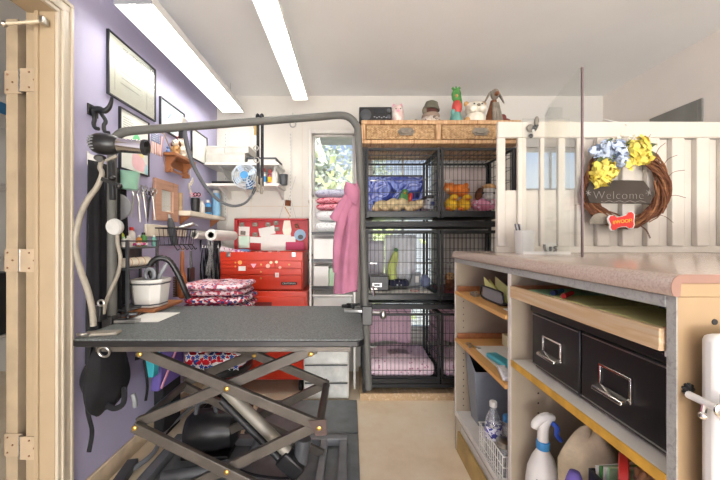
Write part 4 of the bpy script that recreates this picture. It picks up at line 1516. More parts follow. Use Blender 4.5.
def folded(name, label, x0, x1, y0, y1, z0, z1, mat, seed, layers=3, group=None):
    root = thing(name, label, 'blanket', ((x0 + x1) / 2, (y0 + y1) / 2, z0), group)
    g = random.Random(seed)
    h = (z1 - z0) / layers
    for k in range(layers):
        j = [g.uniform(-.012, .012) for _ in range(4)]
        zc = z0 + h * (k + .5)

        def fn(u, v, zc=zc, j=j, k=k):
            a = 2 * PI * u
            th = PI * (v - .5)
            ex = math.copysign(abs(math.cos(a)) ** .35, math.cos(a))
            ey = math.copysign(abs(math.sin(a)) ** .35, math.sin(a))
            cz_ = math.copysign(abs(math.sin(th)) ** .8, math.sin(th))
            cr = max(.001, math.cos(th)) ** .25
            X = (x0 + x1) / 2 + j[0] + ex * cr * ((x1 - x0) / 2 + j[2])
            Y = (y0 + y1) / 2 + j[1] * .5 + ey * cr * ((y1 - y0) / 2 + j[3])
            Z = zc + cz_ * h * .49 + .004 * math.sin(X * 38 + k) * (1 if k else 0)
            return (X, Y, Z)
        q = MB()
        q.grid(fn, 48, 10, cu=True)
        q.build('fold', mat, root, ang=80)
    return root


folded('star_blanket', 'red white and blue star blanket lowest on the stool', sx - .17, sx + .19, sy - .19, sy + .15, .353, .56, m_stars, 1, 2, 'folded blankets on the stool')
sb = bpy.data.objects['star_blanket']
for nm_, k_, mm, dy in (('white_star_edge', 1.0, m_paper, 0), ('blue_star', .72, mk('star_blue', '2C468F', .9), .0012)):
    q = MB()
    for r_ in range(3):
        for i in range(7):
            c = V(sx - .145 + i * .05 + (.025 if r_ % 2 else 0), sy - .209 - dy, .392 + r_ * .058)
            if r_ == 2 or abs(c.x - sx) > .17:
                continue
            q = MB().poly([c + V(math.sin(a * PI / 5), 0, math.cos(a * PI / 5)) * (.027 if a % 2 == 0 else .0125) * k_ for a in range(10)], (0, .001, 0))
            q.build(nm_, mm, sb)
folded('folded_blanket', 'patterned fleece blanket right above the star blanket', sx - .175, sx + .185, sy - .18, sy + .14, .562, .70, m_fleece, 2, 3, 'folded blankets on the stool')
folded('folded_blanket', 'patterned fleece blanket second from the top of the pile', sx - .19, sx + .21, sy - .20, sy + .14, .702, .79, m_fleece, 3, 2, 'folded blankets on the stool')
folded('folded_blanket', 'paler patterned fleece blanket on top of the pile behind the table', sx - .17, sx + .19, sy - .18, sy + .13, .792, .868, mk_patch('pale_fleece', [(0, 'C0485A'), (.22, 'EAD8DE'), (.5, '6A6F9A'), (.6, 'E2C4CE'), (.85, 'B8586E')], 75, vor=True), 4, 2, 'folded blankets on the stool')

# odds and ends on the floor under the left of the table
root = thing('purple_case', 'purple soft case leaning on the baseboard under the table', 'case', (-1.05, 1.9, 0))
q = MB().poly([(-1.10, 1.80, .30), (-1.09, 2.05, .30), (-1.08, 2.05, .62), (-1.09, 1.86, .60)], (.05, 0, 0))
q.build('case', m_purple, root, bev=.01)
MB().beam((-1.035, 1.80, .32), (-1.03, 2.04, .58), .006, .012).build('binding', m_pinklight, root)
MB().box(-1.115, -1.06, 1.86, 2.06, .001, .30).build('lower_pocket', m_black_matt, root, bev=.01)
tag(MB().poly([(-1.06, 1.70, .42), (-1.02, 1.70, .42), (-1.01, 1.70, .55), (-1.07, 1.70, .56)], (0, .05, 0)).build('cyan_pouch', m_cyan, bev=.004), 'bright cyan pouch hanging beside the purple case', 'pouch')
tag(MB().cb((-1.085, 1.745, .66), (.06, .05, .14), (.1, 0, .1)).build('hanging_blue_cloth', m_skyblue, bev=.012), 'pale blue cloth bundle hanging behind the dark cloth', 'cloth')
root = thing('floor_dryer', 'black floor dryer lying under the table with its hose', 'dryer', (-.75, 1.75, .017))
q = MB().lathe([(0, 0), (.07, .005), (.10, .04), (.105, .16), (.09, .24), (.05, .27), (0, .27)], (-.86, 1.72, .135), (1, .12, 0), 24)
q.build('body', m_black, root)
MB().tube(spline([(-.6, 1.75, .15), (-.52, 1.72, .17), (-.46, 1.66, .13), (-.5, 1.58, .08), (-.62, 1.55, .06), (-.75, 1.52, .055), (-.86, 1.5, .05)], 8), .028, 10).build('hose', m_darkgrey, root)
MB().tube(spline([(-.80, 1.70, .235), (-.78, 1.70, .29), (-.72, 1.71, .29), (-.70, 1.72, .235)], 6), .011, 8).build('carry_handle', m_darkgrey, root)
MB().box(-.86, -.62, 1.66, 1.80, .0165, .04).build('foot', m_black, root, bev=.004)
root = thing('power_strip', 'grey cable run lying along the baseboard under the table', 'cable', (-1.0, 1.6, .017))
MB().tube(spline([(-1.11, 1.4, .03), (-1.06, 1.55, .03), (-1.02, 1.7, .03), (-1.07, 1.9, .03), (-1.05, 2.15, .03), (-1.0, 2.3, .03)], 8), .012, 8).build('cable', m_grey, root)
MB().cb((-1.06, 1.55, .035), (.05, .16, .035), (0, 0, .2)).build('socket_block', m_darkgrey, root, bev=.004)

# ------------------------------------------------------------------ red tool chest, base, open lid
CXA, CXB, CYA, CYB, CZA, CZB = -.975, -.36, 2.45, 2.79, .755, 1.04
root = thing('tool_chest', 'red metal tool chest with its lid propped open against the wall', 'tool chest', (-.67, 2.6, CZA))
q = MB()
q.box(CXA, CXB, CYA + .012, CYB, CZA, CZA + .008)
q.box(CXA, CXA + .006, CYA + .012, CYB, CZA, CZB)
q.box(CXB - .006, CXB, CYA + .012, CYB, CZA, CZB)
q.box(CXA, CXB, CYB - .006, CYB, CZA, CZB)
q.box(CXA + .006, CXB - .006, CYA + .012, CYA + .016, CZA, CZB - .055)
q.box(CXA, CXB, CYA + .004, CYA + .014, CZB - .062, CZB)
q.build('cabinet_body', m_red, root, bev=.002)
drs = [(CXA + .006, CXA + .205, .955, .975), (CXA + .006, CXA + .205, .93, .952), (CXA + .21, CXB - .22, .93, .975), (CXB - .215, CXB - .006, .93, .975)]
drs = [(CXA + .008, CXA + .208, .950, .974), (CXA + .008, CXA + .208, .922, .946), (CXA + .214, CXA + .404, .922, .974), (CXA + .410, CXB - .008, .922, .974),
       (CXA + .008, CXB - .008, .872, .916), (CXA + .008, CXB - .008, .765, .866)]
for i, (x0, x1, z0, z1) in enumerate(drs):
    d = MB().box(x0, x1, CYA, CYA + .011, z0, z1).build('drawer', m_red, root, bev=.003)
    kx = [(x1 - .09,), (x1 - .09,), ((x0 + x1) / 2 + .0,), (x1 - .09,), ((x0 + x1) / 2,), ((x0 + x1) / 2,)][i]
    for x in kx:
        MB().lathe([(.004, 0), (.007, .006), (.006, .011), (0, .012)], (x, CYA, (z0 + z1) / 2 if i < 5 else z1 - .02), (0, -1, 0), 12).build('knob', m_gold, d)
for x in (CXA + .065, CXB - .065):
    q = MB()
    q.cb((x, CYA, CZB - .018), (.03, .008, .036))
    q.cb((x, CYA - .005, CZB - .026), (.016, .006, .014))
    q.build('latch', m_steel, root, bev=.002, label='steel latch')
st = [(at(240, 262.5, CYA - .002), 'round_sticker', mk('orange_sticker', 'F2A25A', .6)), (at(242, 268.5, CYA - .002), 'white_sticker', m_white), (at(253.5, 266, CYA - .002), 'triangle_sticker', m_pinklight),
      (at(268, 266, CYA - .002), 'round_sticker', mk('peach_sticker', 'F0B9A6', .6)), (at(276.5, 262, CYA - .002), 'flower_sticker', mk('straw_sticker', 'EBD6B0', .6)),
      (at(280, 267.5, CYA - .002), 'round_sticker', bpy.data.materials['peach_sticker']), (at(271, 262.5, CYA - .002), 'round_sticker', bpy.data.materials['straw_sticker']), (at(277, 275, CYA - .002), 'number_sticker', m_white)]
for c, nm_, m_ in st:
    q = MB()
    if nm_ == 'triangle_sticker':
        q.poly([c + V(-.021, 0, .016), c + V(.021, 0, .016), c + V(0, 0, -.018)], (0, .0015, 0))
    elif nm_ == 'white_sticker':
        q.cb(c, (.052, .0015, .034))
    elif nm_ == 'number_sticker':
        q.cb(c, (.028, .0015, .034))
    else:
        r_ = .016 if nm_ == 'round_sticker' and c.x < -.6 else .011
        q.lathe([(r_, 0), (r_, .0015), (0, .0015)], c, (0, -1, 0), 14)
    o = q.build(nm_, m_, root)
    if nm_ == 'number_sticker':
        text_mesh('sticker_text', '1', .026, c + V(0, -.0012, 0), m_redplain, o)
bc_ = at(289, 283.5, CYA - .003)
o = MB().cb(bc_, (.118, .004, .022)).build('badge', m_black_steel, root, bev=.001, label='dark name badge')
text_mesh('badge_text', 'CRAFTSMAN', .0175, bc_ + V(0, -.003, 0), m_white, o)
lid = MB()
LY = 2.805
lid.box(CXA - .0, CXB + .0, LY, LY + .012, CZB + .004, 1.31)
lid.box(CXA, CXA + .022, LY - .05, LY, CZB + .004, 1.31)
lid.box(CXB - .012, CXB, LY - .05, LY, CZB + .004, 1.31)
lid.box(CXA, CXB, LY - .05, LY, 1.296, 1.31)
lid.build('lid', m_red_dark, root, bev=.002, label='open red lid')
MB().tube([(CXB - .003, CYA + .12, CZB - .05), (CXB + .028, LY - .05, CZB + .03)], .003, 6).build('lid_stay', m_steel, root)
# papers and magnets on the open lid
yl = LY - .002
pap = [((242, 231), (15, 9), .05, m_paper, 'white note at the top left of the open red lid'), ((267, 231), (16, 8), -.2, m_paper, 'white card under the middle magnets of the open red lid'),
       ((276, 243), (30, 17), 0, m_paper, 'largest white sheet low in the middle of the open red lid'), ((257, 240), (14, 6), .05, m_paper, 'small white slip left of the largest sheet on the lid'),
       ((244, 242), (11, 12), 0, mk('pale_green_note', 'C8E0D0', .8), 'pale green note low on the left of the lid'), ((291, 241), (9, 9), 0, m_paper, 'white card behind the blue disc on the lid')]
for i, (c, s_, rz, m_, lab) in enumerate(pap):
    o = MB().cb(at(c[0], c[1], yl - .0012 * i), (s_[0] * yl / FOC, .0008, s_[1] * yl / FOC), (0, rz, 0)).build('note_paper', m_, bev=0)
    tag(o, lab, 'paper', 'papers on the open lid')
mg = [(242, 224.5), (255, 224.5), (268, 224.5), (276, 223), (277, 229), (243, 233), (255, 234.5)]
mlab = ['top left', 'top, second from the left', 'top middle, above the white card', 'top, right of the middle', 'just below the top right pair', 'over the pale green note', 'over the small white slip']
for i, c in enumerate(mg):
    root = thing('magnet_clip', 'grey magnetic clip on the open red lid, ' + mlab[i], 'clip', at(c[0], c[1] + 3, yl - .01), 'magnetic clips on the open lid')
    MB().cb(at(c[0], c[1], yl - .012), (.042, .007, .034), (0, .1 * (i % 3 - 1), 0)).build('clip_plate', m_stone, root, bev=.003)
    MB().cb(at(c[0], c[1] - 1.2, yl - .018), (.02, .008, .012)).build('clip_lever', m_steel, root, bev=.002)
root = thing('oval_tag', 'cream oval paper tag at the top right of the open red lid', 'tag', at(287, 236, yl - .01))
q = MB()
q.poly([at(287 + dx, 227 + dy, yl - .012) for dx, dy in ((-3, -7), (3, -7), (4.5, 3), (3.6, 7), (0, 8.5), (-3.6, 7), (-4.5, 3))], (0, .002, 0))
q.build('tag', m_creamcer, root)
root = thing('blue_badge', 'round blue picture disc on the right of the open red lid', 'badge', at(299, 240, yl - .01))
MB().lathe([(.048, 0), (.048, .003), (0, .003)], at(300, 235, yl - .012), (0, -1, 0), 24).build('disc', mk('disc_blue', '8FB0C8', .6), root)
MB().ell(at(300.5, 237, yl - .0165), (.022, .003, .02)).build('figure_print', m_darkgrey, root)
root = thing('flower_magnet', 'orange flower magnet at the top right corner of the open lid', 'magnet', at(298, 228, yl - .01))
petals(MB(), at(297, 226, yl - .018), .016, 26, .014, 3).build('petal', mk('rust_petal', '9E6A52', .8), root)
MB().ell(at(297, 226, yl - .022), .009).build('centre', m_stone, root)
tag(MB().cb(at(295, 246, yl - .02), (.155, .012, .068)).build('raspberry_box', mk('raspberry', 'B83A62', .6), bev=.003), 'flat raspberry pink packet standing low at the right of the lid', 'packet')
root = thing('folded_towel', 'pink and white folded cloth poking out of the open tool chest', 'cloth', at(228, 252, 2.6))
q = MB()
q.tube([at(220.5, 249, 2.58), at(233, 252, 2.6), at(247, 253, 2.62)], [.028, .024, .015], 10)
q.build('cloth', mk_patch('pink_stripe', [(0, 'E9A9C8'), (.5, 'F3EDF0'), (.6, 'C86A9E')], 22, interp='LINEAR'), root)
tag(MB().ell(at(243, 251, 2.64), (.062, .04, .018)).build('blue_pad', mk('dusty_blue_pad', '6E8BB4', .8), sub=1), 'dusty blue pad lying in the open tool chest', 'pad')
for i in range(6):
    c = at(256 + i * 4.6, 252.5, 2.6)
    tag(MB().cb(c, (.022 + .006 * (i % 2), .05, .016), (0, .2 * (i % 3), .3)).build('clipper_blade', m_steel if i % 2 else m_darkgrey, bev=.002),
        ['first', 'second', 'third', 'fourth', 'fifth', 'last'][i] + ' from the left of the metal blades lined up in the open chest', 'blade', 'clipper blades in the chest tray')
MB().box(CXA + .007, CXB - .007, CYA + .03, CYB - .007, CZB - .045, CZB - .04).build('inner_tray', m_red_dark, bpy.data.objects['tool_chest'])
# rolling base
root = thing('tool_cabinet', 'red rolling tool cabinet under the tool chest', 'tool cabinet', (-.67, 2.6, 0))
BXA, BXB = CXA - .03, CXB + .035
MB().box(BXA, BXB, CYA - .02, CYB + .01, .10, CZA - .002).build('cabinet_body', m_red, root, bev=.004)
for k, (z0, z1) in enumerate(((.56, .715), (.40, .55), (.12, .39))):
    d = MB().box(BXA + .012, BXB - .012, CYA - .034, CYA - .021, z0, z1).build('drawer', m_red, root, bev=.004)
    MB().box(-.80, -.58, CYA - .0365, CYA - .033, z1 - .07, z1 - .04).build('finger_pull', mk('dark_red_recess', '6E1A14', .6) if k == 0 else bpy.data.materials['dark_red_recess'], d)
for x in (BXA + .05, BXB - .05):
    for y in (CYA + .03, CYB - .05):
        c_ = MB().lathe([(.038, -.014), (.042, -.008), (.042, .008), (.038, .014)], (x, y, .0435), (1, 0, 0), 18)
        c_.build('caster', m_black, root)
        MB().box(x - .018, x + .018, y - .02, y + .02, .086, .0995).build('caster_fork', m_steel, root)
# ------------------------------------------------------------------ back wall shelves
def back_shelf(z, x1, label):
    root = thing('back_shelf', label, 'shelf', (-.86, BY, z))
    MB().box(WX + .003, x1, BY - .27, BY - .001, z - .02, z).build('shelf_board', m_white, root, bev=.002)
    for x in (-1.04, -.86, x1 - .03):
        q = MB()
        q.poly([(x, BY - .001, z - .021), (x, BY - .24, z - .021), (x, BY - .24, z - .03), (x, BY - .02, z - .10), (x, BY - .001, z - .10)], (.012, 0, 0))
        q.build('bracket', m_white, root, bev=.001)
    return root


UZ, LZ2 = 1.735, 1.572
back_shelf(UZ, -.565, 'upper white shelf on the back wall carrying flat white boxes')
back_shelf(LZ2, -.56, 'lower white shelf on the back wall carrying the blue fan')
for x in (-1.075, -.52):
    root = thing('shelf_rail', ['slotted steel rail beside the lilac wall', 'slotted steel rail nearest the window'][x > -1] + ' on the back wall', 'rail', (x, BY, 1.25))
    MB().box(x - .01, x + .01, BY - .012, BY - .0025, 1.25, 2.06).build('rail', m_white_matt, root)
    q = MB()
    for k in range(26):
        q.box(x - .002, x + .002, BY - .0128, BY - .0118, 1.30 + k * .029, 1.315 + k * .029)
    q.build('slot', m_grey, root)
D = 2.6


def carton(x0, x1, z0, z1, y0, y1, label, mat=mk('carton_white', 'C2C0BA', .7)):
    root = thing('flat_carton', label, 'box', ((x0 + x1) / 2, (y0 + y1) / 2, z0), 'white cartons on the upper shelf')
    MB().box(x0, x1, y0, y1, z0, z1 - .012).build('tray', mat, root, bev=.001)
    MB().box(x0 - .002, x1 + .002, y0 - .002, y1 + .002, z1 - .0115, z1).build('lid', mat, root, bev=.001)
    return root


carton(-1.13, -.83, UZ + .0005, UZ + .072, 2.575, 2.80, 'wide white carton at the bottom of the stack on the upper back shelf')
carton(-1.13, -.99, UZ + .074, UZ + .13, 2.58, 2.80, 'small white carton on the stack by the lilac wall')
carton(-.985, -.80, UZ + .0745, UZ + .13, 2.575, 2.80, 'long white carton on top of the stack, its end jutting over the dark tray')
root = thing('dark_tray', 'dark flat tray lying on the upper back shelf right of the cartons', 'tray', (-.69, 2.68, UZ))
MB().box(-.82, -.585, 2.58, 2.81, UZ + .030, UZ + .042).build('tray', m_darkgrey, root, bev=.002)
MB().box(-.81, -.595, 2.59, 2.80, UZ + .0005, UZ + .0295).build('white_liner', m_white, root, bev=.002)
tag(MB().box(-1.10, -.90, 2.60, 2.80, LZ2 + .0005, LZ2 + .022).build('black_tray', m_black, bev=.003), 'low black tray on the lower back shelf by the lilac wall', 'tray')
# fan
root = thing('clip_fan', 'blue and white clip fan on the lower back shelf', 'fan', at(246, 190, 2.52))
c = at(245, 176, 2.545)
ax = V(.12, -1, .05)
q = MB()
for r, t in ((.095, 0), (.082, .016), (.066, .026), (.05, .032), (.032, .036)):
    q.ring(c + ax.normalized() * t, r, .0022 if r < .09 else .004, ax, 32, 5)
for k in range(18):
    a = k * PI / 9
    qq = V(0, 0, 1).rotation_difference(ax.normalized())
    d = qq @ V(math.cos(a), math.sin(a), 0)
    q.tube([c + d * .095, c + d * .066 + ax.normalized() * .026, c + d * .03 + ax.normalized() * .036], .0013, 4)
q.build('cage', mk('white_wire', 'D9E4EE', .4), root)
MB().lathe([(.033, 0), (.028, .008), (0, .010)], c + ax.normalized() * .032, ax, 20).build('hub_badge', m_blue, root)
for k in range(4):
    a = k * PI / 2 + .5
    qq = V(0, 0, 1).rotation_difference(ax.normalized())
    d, e = qq @ V(math.cos(a), math.sin(a), 0), qq @ V(-math.sin(a), math.cos(a), 0)
    MB().poly([c + d * .015, c + d * .05 + e * .03 - ax * .006, c + d * .082 + e * .036 - ax * .008, c + d * .086 - e * .004, c + d * .05 - e * .012 + ax * .002], ax * .002).build('blade', mk('fan_blade', 'B9CDE2', .3) if k == 0 else bpy.data.materials['fan_blade'], root)
MB().lathe([(.03, 0), (.036, -.03), (.028, -.07), (0, -.075)], c - ax.normalized() * .014, ax, 20).build('motor', m_blue, root)
MB().tube([c - ax.normalized() * .05, c + V(.0, .055, -.03), c + V(0, .06, -.042)], .009, 8).build('neck', m_white, root)
b_ = at(250, 188, 2.555)
q = MB()
q.box(b_.x - .03, b_.x + .025, 2.545, 2.566, LZ2 - .05, LZ2 + .02)
q.box(b_.x - .03, b_.x + .025, 2.567, 2.64, LZ2 + .001, LZ2 + .014)
q.build('clip_base', mk('dark_blue_clip', '2C5C8C', .4), root, bev=.003)
MB().tube(spline([at(237, 184, 2.56), at(234, 180, 2.58), at(233, 176, 2.6)], 4), .006, 6).build('switch_cord', m_black, root)
for (px, r, h, m_, cp, lab, lm) in ((263.5, .026, .135, m_white, m_redplain, 'white bottle with blue label right of the hanging loops', m_blue), (270, .02, .125, mk('wine_bottle', '9A5160', .4), m_redplain, 'dull red bottle with red cap between two white bottles', m_yellow),
                                    (274.8, .025, .155, m_white, m_white, 'tall plain white bottle next to the dark cup', None)):
    c = at(px, 0, 2.66)
    bottle('shampoo_bottle', lab, V(c.x, 2.66, LZ2 + .001), r, h, m_, cp, group='bottles on the lower back shelf', label_mat=lm, neck=.35, caph=.2)
c = at(283, 0, 2.66)
root = thing('dark_cup', 'dark grey cup at the right end of the lower back shelf', 'cup', V(c.x + .005, 2.66, LZ2))
MB().lathe([(.03, .001), (.035, .085), (.031, .085), (.027, .008), (0, .008)], V(c.x + .005, 2.66, LZ2), n=22).build('cup', m_darkgrey, root)
# little wooden pendant on strings
root = thing('hanging_sign', 'small brown wooden sign hanging on strings above the red lid', 'sign', at(288, 221, 2.8))
e = at(288, 203, 2.825)
MB().cb(e, (.05, .008, .05), (0, .1, 0)).build('block', m_brown, root, bev=.003)
q = MB()
for a, b in (((296, 176), (288, 201)), ((285, 200), (278, 222)), ((291, 200), (297, 222))):
    q.tube([at(*a, 2.832), at(*b, 2.828)], .0012, 5)
q.build('string', m_grey, root)
MB().tube([at(285, 207, 2.83), at(290, 216, 2.83), at(286, 222, 2.83)], .004, 6).build('twine_knot', m_tan, root)
# cable on the wall by the chest
tag(MB().tube(spline([at(313, 254, 2.83), at(306, 265, 2.80), at(304, 272, 2.79), at(308, 268, 2.82), at(306, 290, 2.825), at(306, 330, 2.83)], 6), .005, 6).build('hanging_cable', m_black),
    'black cord looped on the back wall beside the tool chest', 'cable')

# ------------------------------------------------------------------ white rack by the window
KX0, KX1, KY0, KY1 = -.315, .035, 2.50, 2.74
root = thing('storage_rack', 'narrow rack with black edged shelves under the window', 'rack', (-.14, 2.62, 0))
for x in (KX0, KX1 - .016):
    for y in (KY0, KY1 - .016):
        MB().box(x, x + .016, y, y + .016, 0, 1.47).build('post', m_white, root, bev=.002)
RZ = (.42, .775, .98, 1.185)
for z in RZ:
    MB().box(KX0 + .017, KX1 - .017, KY0 + .004, KY1 - .004, z - .012, z).build('shelf_board', m_white, root)
    MB().box(KX0 + .017, KX1 - .017, KY0 - .004, KY0 + .003, z - .016, z + .006).build('edge_strip', m_black, root, label='black shelf edge')
MB().box(KX0 + .017, KX1 - .017, KY1 - .003, KY1, .42, 1.45).build('back_sheet', m_white, root)


def ibox(name, label, cat, x0, x1, z0, z1, mat, y0=KY0 + .012, y1=KY1 - .01, bev=.004, group=None):
    return tag(MB().box(x0, x1, y0, y1, z0, z1).build(name, mat, bev=bev), label, cat, group)


def pouch(label, x0, x1, z0, z1, mat, seed, name='plastic_pouch', cat='pouch', group=None, y0=KY0 + .01, y1=KY1 - .02):
    q = MB()

    def fn(u, v):
        a = 2 * PI * u
        th = PI * (v - .5)
        k = 1 + .05 * noise.noise(V(math.cos(a) * 2, math.sin(a) * 2, v * 3 + seed))
        cr = max(.001, math.cos(th)) ** .45
        return ((x0 + x1) / 2 + (x1 - x0) / 2 * math.copysign(abs(math.cos(a)) ** .5, math.cos(a)) * cr * k,
                (y0 + y1) / 2 + (y1 - y0) / 2 * math.copysign(abs(math.sin(a)) ** .5, math.sin(a)) * cr * k,
                (z0 + z1) / 2 + (z1 - z0) / 2 * math.sin(th) * (1 + .08 * math.sin(a * 5 + seed)))
    q.grid(fn, 28, 10, cu=True)
    return tag(q.build(name, mat, ang=80), label, cat, group)


m_bagwhite = mk_patch('crinkled_plastic', [(.3, 'C4C6C8'), (.5, 'E8E9EA'), (.65, 'D2D4D6')], 22, .25, 2.5, interp='LINEAR')
pouch('lower clear plastic pouch on the top shelf of the narrow rack', -.285, .005, 1.188, 1.275, m_bagwhite, 1, group='plastic pouches on the rack')
pouch('upper clear plastic pouch under the red folded cloths', -.28, 0, 1.277, 1.36, m_bagwhite, 2, group='plastic pouches on the rack')
pouch('lower red printed folded cloth on the window rack', -.275, -.0, 1.362, 1.41, m_redprint, 3, 'folded_cloth', 'cloth', 'folded cloths on the rack')
pouch('upper red printed folded cloth just below the silver one', -.275, 0, 1.412, 1.46, m_redprint, 4, 'folded_cloth', 'cloth', 'folded cloths on the rack')
pouch('silver grey printed cloth topping the pile in front of the window', -.285, .01, 1.462, 1.525, m_silverprint, 5, 'folded_cloth', 'cloth', 'folded cloths on the rack')
ibox('white_bin', 'plain white bin on the second shelf of the narrow rack', 'bin', -.285, -.03, .983, 1.14, m_white)
ibox('carton', 'white carton on the third shelf of the rack beside the green one', 'box', -.285, -.17, .778, .93, m_white)
ibox('carton', 'pale green carton on the third shelf of the narrow rack', 'box', -.165, -.03, .778, .915, mk('pale_green_carton', 'BFE0C0', .6))
root = thing('clear_tub', 'clear tub of coloured ribbons low on the narrow rack', 'tub', (-.14, 2.6, .42))
MB().box(-.29, .01, KY0 + .01, KY1 - .02, .5005, .70).build('tub', m_clear_bin, root, bev=.012)
MB().box(-.295, .015, KY0 + .005, KY1 - .015, .701, .715).build('lid', m_white, root, bev=.004)
MB().box(-.29, .01, KY0 + .01, KY1 - .02, .4205, .5).build('base', m_white, root, bev=.004)
q = MB()
g = random.Random(3)
for i in range(30):
    q.mi = i % 5
    c = V(g.uniform(-.26, -.02), g.uniform(2.53, 2.68), g.uniform(.52, .67))
    q.tube(spline([c, c + V(g.uniform(-.03, .03), .01, .02), c + V(g.uniform(-.05, .05), -.01, -.01)], 3), .008, 5)
rb = q.build('ribbons', [m_magenta, m_yellow, m_cyan, m_greenpaper, m_redplain], root)
rb['kind'] = 'stuff'
# clear drawers on the floor
root = thing('drawer_unit', 'white translucent drawer unit on the floor beside the tool cabinet', 'drawer unit', (-.15, 2.4, 0))
DX0, DX1, DY0, DY1 = -.335, -.015, 2.325, 2.488
MB().box(DX0, DX1, DY0 + .01, DY1, .005, .40).build('casing', m_white_matt, root, bev=.006)
for (z0, z1) in ((.018, .125), (.13, .252), (.257, .385)):
    d = MB().box(DX0 + .008, DX1 - .008, DY0, DY0 + .009, z0, z1).build('drawer', mk('frosted_drawer', 'D8DAD6', .35, var=.1, vs=12) if z0 < .1 else bpy.data.materials['frosted_drawer'], root, bev=.004)
    MB().box(DX0 + .01, DX1 - .01, DY0 - .006, DY0 - .0002, z1 - .008, z1).build('drawer_lip', m_darkgrey, d, bev=.001)
    MB().box((DX0 + DX1) / 2 + .06, (DX0 + DX1) / 2 + .09, DY0 - .008, DY0 - .0002, z1 - .05, z1 - .02).build('pull_tab', m_white, d, bev=.002)

# ------------------------------------------------------------------ pink sweatshirt on the pole
root = thing('pink_sweatshirt', 'pink sweatshirt hanging from the upright of the overhead bar', 'sweatshirt', at(346, 290, 1.56))
SD = 1.56


def body(u, v):
    # outline traced down the garment: left and right edges in the photo
    ks = [0, .06, .16, .3, .5, .75, 1.0]
    Lx = [353, 349, 341, 341, 339, 334.5, 333.5]
    Rx = [358, 360, 360, 359.5, 359, 358.5, 357.5]
    i = max(j for j in range(len(ks)) if ks[j] <= v)
    i = min(i, len(ks) - 2)
    f = (v - ks[i]) / (ks[i + 1] - ks[i])
    f = f * f * (3 - 2 * f)
    l, r_ = Lx[i] + (Lx[i + 1] - Lx[i]) * f, Rx[i] + (Rx[i + 1] - Rx[i]) * f
    a = 2 * PI * u
    y = 184 + v * 106
    y += 4 * v * math.sin(a * .5 + .5) * (1 if v > .8 else 0)
    fold = .9 + .13 * math.sin(a * 4 + v * 2.2) + .08 * math.sin(a * 7 + 1)
    c = at((l + r_) / 2, y, SD)
    hw = (r_ - l) / 2 * SD / FOC
    return (c.x + math.cos(a) * hw, c.y + math.sin(a) * (.02 + .045 * min(1, v * 3)) * fold, c.z)


MB().grid(body, 44, 34, cu=True).build('body', m_pink, root, ang=180)
q = MB()
q.tube(spline([at(350, 194, SD - .03), at(343, 203, SD - .05), at(336.5, 215, SD - .055), at(334, 219, SD - .05)], 6), [.018 + .0003 * i for i in range(19)], 12)
q.build('sleeve', m_pink, root)
q = MB()
q.tube(spline([at(336, 272, SD - .02), at(336.5, 262, SD - .03), at(338, 240, SD - .045), at(343, 215, SD - .045), at(350, 198, SD - .035)], 6), [.014 + .0006 * i for i in range(25)], 12)
q.build('sleeve', m_pink, root)
q = MB()


def hood(u, v):
    a = 2 * PI * u
    c = at(351.5, 196, SD - .02)
    r_ = .022 + .012 * math.sin(v * PI)
    return (c.x + math.cos(a) * r_ * (1.1 - .3 * v), c.y - .02 + math.sin(a) * r_ * .8, c.z + .05 - .085 * v - .012 * math.cos(a))


q.grid(hood, 28, 10, cu=True).build('hood', m_pink, root, ang=180, solid=.005)
MB().tube([at(357, 181, 1.60), at(357, 186, SD)], .003, 6).build('hanging_tab', m_pink, root)

# ------------------------------------------------------------------ crates: one built, five copied
CY0, CY1, CW, CH = 2.33, 2.815, .525, .50
CXL, CXR = .105, .635


